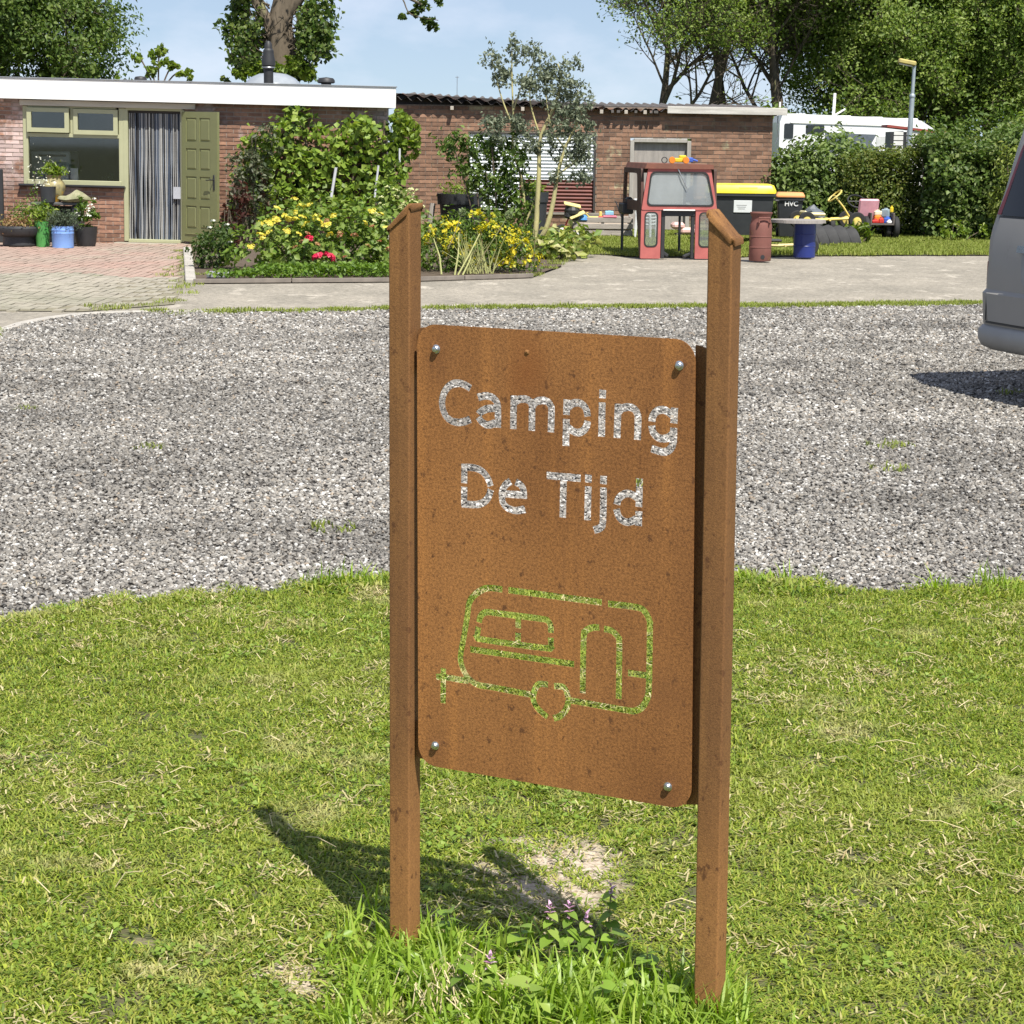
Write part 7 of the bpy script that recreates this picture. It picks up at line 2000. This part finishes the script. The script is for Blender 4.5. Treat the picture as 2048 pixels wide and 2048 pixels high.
P3, N3 = blob_points(g, [((c[0] - o_.x, c[1] - o_.y, c[2]), (rx, rx * .8, rz)) for c, rx, rz in (((-5.566, 49.200, 3.099), .40, .20), ((-5.191, 49.200, 3.287), .3, .24), ((-4.881, 49.200, 3.084), .2, .14), ((-6.064, 49.200, 3.154), .34, .2), ((-5.388, 49.300, 3.495), .16, .14), ((-6.501, 49.200, 3.112), .24, .14))], 900, .8, 9, .08)
leaf_obj('low_shoots', bt, LM_lime, g, P3, .13, ar=.8, up=.5)
# left tree and sapling
LT = tree_meshes(52, 10.5, .2, .16, 12, first=.22, spread=.85, sig=.36, maxd=4, kids_n=(3, 5))
for x, y, rz, s, lab in ((-15.4, 60, .8, .85, 'dense dark tree behind the left end of the brick house'), (-18.4, 62, 2.9, 1.0, 'dense dark tree at the left edge of the picture')):
    t = thing('tree', lab, 'tree', (x, y, 0), rz, 'trees behind the buildings')
    for me, nm, mt in ((LT[0], 'trunk', M_trunk), (LT[1], 'crown', LM_wood2)):
        o = link(nm, me, mt, t); o.scale = (s, s, s)
so_ = (-7.75, 45, 0)
sp_ = thing('sapling', 'young tree top with bright yellow-green leaves above the fascia', 'tree', so_)
mb = MB()
for e in ((-7.704, 45.000, 3.439), (-8.106, 45.000, 3.267), (-7.368, 45.000, 3.165), (-7.085, 45.000, 3.002), (-7.939, 45.000, 3.047)):
    mb.tube(spline([Vector((0, 0, 0)), Vector((.02, 0, 2.2)), Vector(((e[0] - so_[0]) * .5, 0, 2.9)), Vector((e[0] - so_[0], 0, e[2]))], 4), .018, 6, cap=False)
mb.build('trunk', M_bark, sp_)
SBL = [((-7.704, 45.000, 3.439), .16, .10), ((-7.854, 45.000, 3.326), .14, .1), ((-8.140, 45.000, 3.289), .14, .09), ((-7.595, 45.000, 3.185), .2, .1), ((-7.883, 45.000, 2.992), .2, .1), ((-7.200, 45.000, 2.967), .16, .12), ((-7.031, 45.000, 2.857), .12, .08), ((-7.369, 45.000, 3.109), .12, .08), ((-8.605, 45.000, 2.837), .07, .03)]
P, N = blob_points(g, [((c[0] - so_[0], c[1] - so_[1], c[2]), (rx, rx, rz)) for c, rx, rz in SBL], 620, .8, 9, .06)
leaf_obj('crown', sp_, LM_lime, g, P, .11, ar=.8, up=.5)

# ------------------------------------------------------------------ the silver van
def build_van():
    v = thing('silver_van', 'silver-grey van standing on the gravel at the right edge', 'van', VAN_LOC, VAN_RZ)
    M_vp = pm('silver_paint', (.31, .295, .27), (.28, .268, .245), rough=.5, metal=.15, scale=1.5, coat=.08, spec=.35, spots=((.25, .235, .21), 3, .62))
    M_bmp = pm('silver_bumper', (.32, .315, .30), (.27, .265, .25), rough=.45, scale=2)
    M_vg = pm('tinted_glass', (.010, .012, .015), rough=.12, spec=.3)
    M_red = pm('red_lens', (.16, .010, .012), rough=.3, spec=.4)
    #           z    xr    xf    halfwidth  corner
    rings = [(.34, .06, 4.62, .86, .16), (.48, .0, 4.70, .95, .18), (.675, .0, 4.70, .97, .17), (.70, .022, 4.70, .955, .16), (.78, .022, 4.70, .955, .16), (1.02, .035, 4.55, .955, .15), (1.10, .05, 4.30, .95, .15), (1.35, .12, 3.75, .93, .15), (1.60, .175, 3.35, .91, .15), (1.84, .235, 3.05, .88, .15), (1.96, .31, 2.85, .83, .16), (2.02, .46, 2.6, .68, .16)]
    nc = 6; ny = 9
    def outline(z, xr, xf, w, c):
        pts = []
        for k in range(ny):                                   # rear edge, gently bowed, from right to left
            y = -w + c + (2 * w - 2 * c) * k / (ny - 1)
            pts.append((xr + .05 * (y / w) ** 2, y))
        xb = xr + .05 * ((w - c) / w) ** 2
        for k in range(1, nc + 1):
            a = R(90 * k / nc); pts.append((xb + c * (1 - math.cos(a)), w - c + c * math.sin(a)))
        for k in range(1, 8): pts.append((xb + c + (xf - .35 - xb - c) * k / 7, w))
        for k in range(1, nc + 1):
            a = R(90 * k / nc); pts.append((xf - .35 + .35 * math.sin(a), w - .35 * (1 - math.cos(a))))
        m = [(p[0], -p[1]) for p in pts[ny:]][::-1]
        return pts + m
    mb = MB(); n = None
    for r in rings:
        o = outline(*r); n = len(o); mb.v += [(p[0], p[1], r[0]) for p in o]
    for i in range(len(rings) - 1):
        for k in range(n):
            mb.f.append((i * n + k, (i + 1) * n + k, (i + 1) * n + (k + 1) % n, i * n + (k + 1) % n))
    mb.f.append(tuple(range(n))); mb.f.append(tuple(range((len(rings) - 1) * n, len(rings) * n))[::-1])
    body = mb.build('body', M_vp, v, smooth=40)
    def xr_at(z):
        for a, b in zip(rings, rings[1:]):
            if a[0] <= z <= b[0]:
                t = (z - a[0]) / (b[0] - a[0]); return a[1] + (b[1] - a[1]) * t
        return rings[-1][1]
    def w_at(z):
        for a, b in zip(rings, rings[1:]):
            if a[0] <= z <= b[0]:
                t = (z - a[0]) / (b[0] - a[0]); return a[3] + (b[3] - a[3]) * t
        return rings[-1][3]
    def rear(poly, off, th=.004, nz=6):
        """panel lying on the rear face: poly rows [(z, y0, y1)]"""
        m = MB(); ny_ = 12; k = len(poly)
        for s_ in (0, 1):
            for z, y0, y1 in poly:
                w = w_at(z)
                for j in range(ny_ + 1):
                    y = y0 + (y1 - y0) * j / ny_
                    m.v.append((xr_at(z) + .05 * (y / w) ** 2 - off + s_ * th, y, z))
        q = k * (ny_ + 1)
        for i in range(k - 1):
            for j in range(ny_):
                a = i * (ny_ + 1) + j
                m.f.append((a, a + ny_ + 1, a + ny_ + 2, a + 1)); m.f.append((q + a, q + a + 1, q + a + ny_ + 2, q + a + ny_ + 1))
        for i in range(k - 1):
            for j in (0, ny_):
                a = i * (ny_ + 1) + j; b = a + ny_ + 1
                m.f.append((a, q + a, q + b, b) if j == 0 else (a, b, q + b, q + a))
        for j in range(ny_):
            for i in (0, k - 1):
                a = i * (ny_ + 1) + j
                m.f.append((a, a + 1, q + a + 1, q + a) if i == 0 else (a, q + a, q + a + 1, a + 1))
        return m
    tg = rear([(.50, -.74, .74), (.53, -.76, .76), (.675, -.79, .79), (.70, -.79, .79), (.80, -.79, .79), (1.02, -.79, .79), (1.16, -.78, .78)], .012, .012).build('tailgate', M_vp, v, smooth=40)
    gl = rear([(1.175, -.755, .755), (1.20, -.765, .765), (1.35, -.745, .745), (1.5, -.72, .72), (1.65, -.70, .70), (1.78, -.66, .66), (1.81, -.63, .63)], .014, .012).build('rear_window', M_vg, v, smooth=40)
    rear([(.484, -.79, .79), (.497, -.79, .79)], .006, .004).build('seam', M_black, v)
    rear([(1.160, -.80, .80), (1.175, -.80, .80)], .008, .004).build('seam', M_black, v)
    for s in (-1, 1):
        rear([(.50, s * .795 - .004, s * .795 + .004), (.675, s * .795 - .004, s * .795 + .004), (.70, s * .795 - .004, s * .795 + .004), (1.16, s * .795 - .004, s * .795 + .004)], .006, .004).build('seam', M_black, v)
        y0, y1 = sorted((s * .80, s * .84))
        rear([(1.18, *sorted((s * .785, s * .835))), (1.35, *sorted((s * .765, s * .80))), (1.6, *sorted((s * .715, s * .745))), (1.70, *sorted((s * .69, s * .71)))], .006, .012).build('tail_light', M_red, v)
        lm = MB().box((.126, s * .903, .80), (.03, .13, .17), rot=(0, 0, s * R(-45)), b=.012).build('tail_light', M_red, v)
        MB().box((.098, s * .885, .585), (.03, .11, .045), rot=(0, 0, s * R(-42)), b=.008).build('reflector', M_red, v)
    # bumper
    bp = MB()
    for z, e in ((.31, -.02), (.335, .03), (.38, .05), (.44, .05), (.465, .03), (.475, .0)):
        o = outline(z, .02 - e, 1.0, .93 + e * .8, .2)
        m_ = [p for p in o[:ny + nc + 3]]
        rr2 = [(p[0], -p[1]) for p in o[ny:ny + nc + 3]][::-1]
        row = rr2 + m_
        bp.v += [(p[0], p[1], z) for p in row]; nb = len(row)
    for i in range(5):
        for k in range(nb - 1):
            bp.f.append((i * nb + k, (i + 1) * nb + k, (i + 1) * nb + k + 1, i * nb + k + 1))
    bp.build('bumper', M_bmp, v, smooth=50)
    # plate recess, plate, handle strip
    rear([(.74, -.36, .36), (.78, -.40, .40), (.94, -.42, .42), (.955, -.40, .40)], .016, .006).build('plate_recess', pm('recess_paint', (.27, .275, .28), rough=.4, metal=.4), v)
    rear([(.955, -.44, .44), (.97, -.44, .44), (1.0, -.43, .43)], .045, .03).build('handle_strip', pm('blue_grey_strip', (.25, .28, .32), rough=.25, metal=.7), v)
    plt = rear([(.79, -.26, .26), (.90, -.26, .26)], .024, .006).build('number_plate', pm('yellow_plate', (.78, .55, .02), rough=.35), v)
    rear([(.792, .215, .258), (.898, .215, .258)], .027, .003).build('blue_band', pm('blue_band', (.02, .08, .42), rough=.35), plt)
    tx = bpy.data.curves.new('country_letters', 'FONT'); tx.body = 'NL'; tx.size = .032; tx.extrude = .0006; tx.materials.append(M_white)
    to = bpy.data.objects.new('country_letters', tx); COL.objects.link(to); to.parent = plt
    to.matrix_local = Matrix(((0, 0, -1, xr_at(.82) - .028), (-1, 0, 0, .254), (0, 1, 0, .800), (0, 0, 0, 1)))
    # side glass, wheels, mirrors
    for s in (-1, 1):
        for a, b in ((.45, 1.55), (1.65, 2.6), (2.7, 3.15)):
            g_ = MB(); P_ = []
            for z in (1.14, 1.35, 1.6, 1.72):
                w = w_at(z) + .004
                e = .25 * (z - 1.14) if a == .45 else 0
                f_ = .45 * (z - 1.14) if a == 2.7 else 0
                P_.append(((a + e, s * w, z), (b - f_ if b - f_ > a + e + .05 else a + e + .05, s * w, z)))
            for p, q in P_: g_.v += [p, q]
            for i in range(3):
                f = (2 * i, 2 * i + 1, 2 * i + 3, 2 * i + 2)
                g_.f.append(f if s < 0 else f[::-1])
            g_.build('side_window', M_vg, v)
        for x in (1.0, 3.95):
            wheel_parts(v, (x, s * .82, .33), .33, .22, (0, 0, R(90)))
    return v
VAN_RZ = math.atan2(.35, .94)
VAN_LOC = (3.31, 12.58, 0)
build_van()
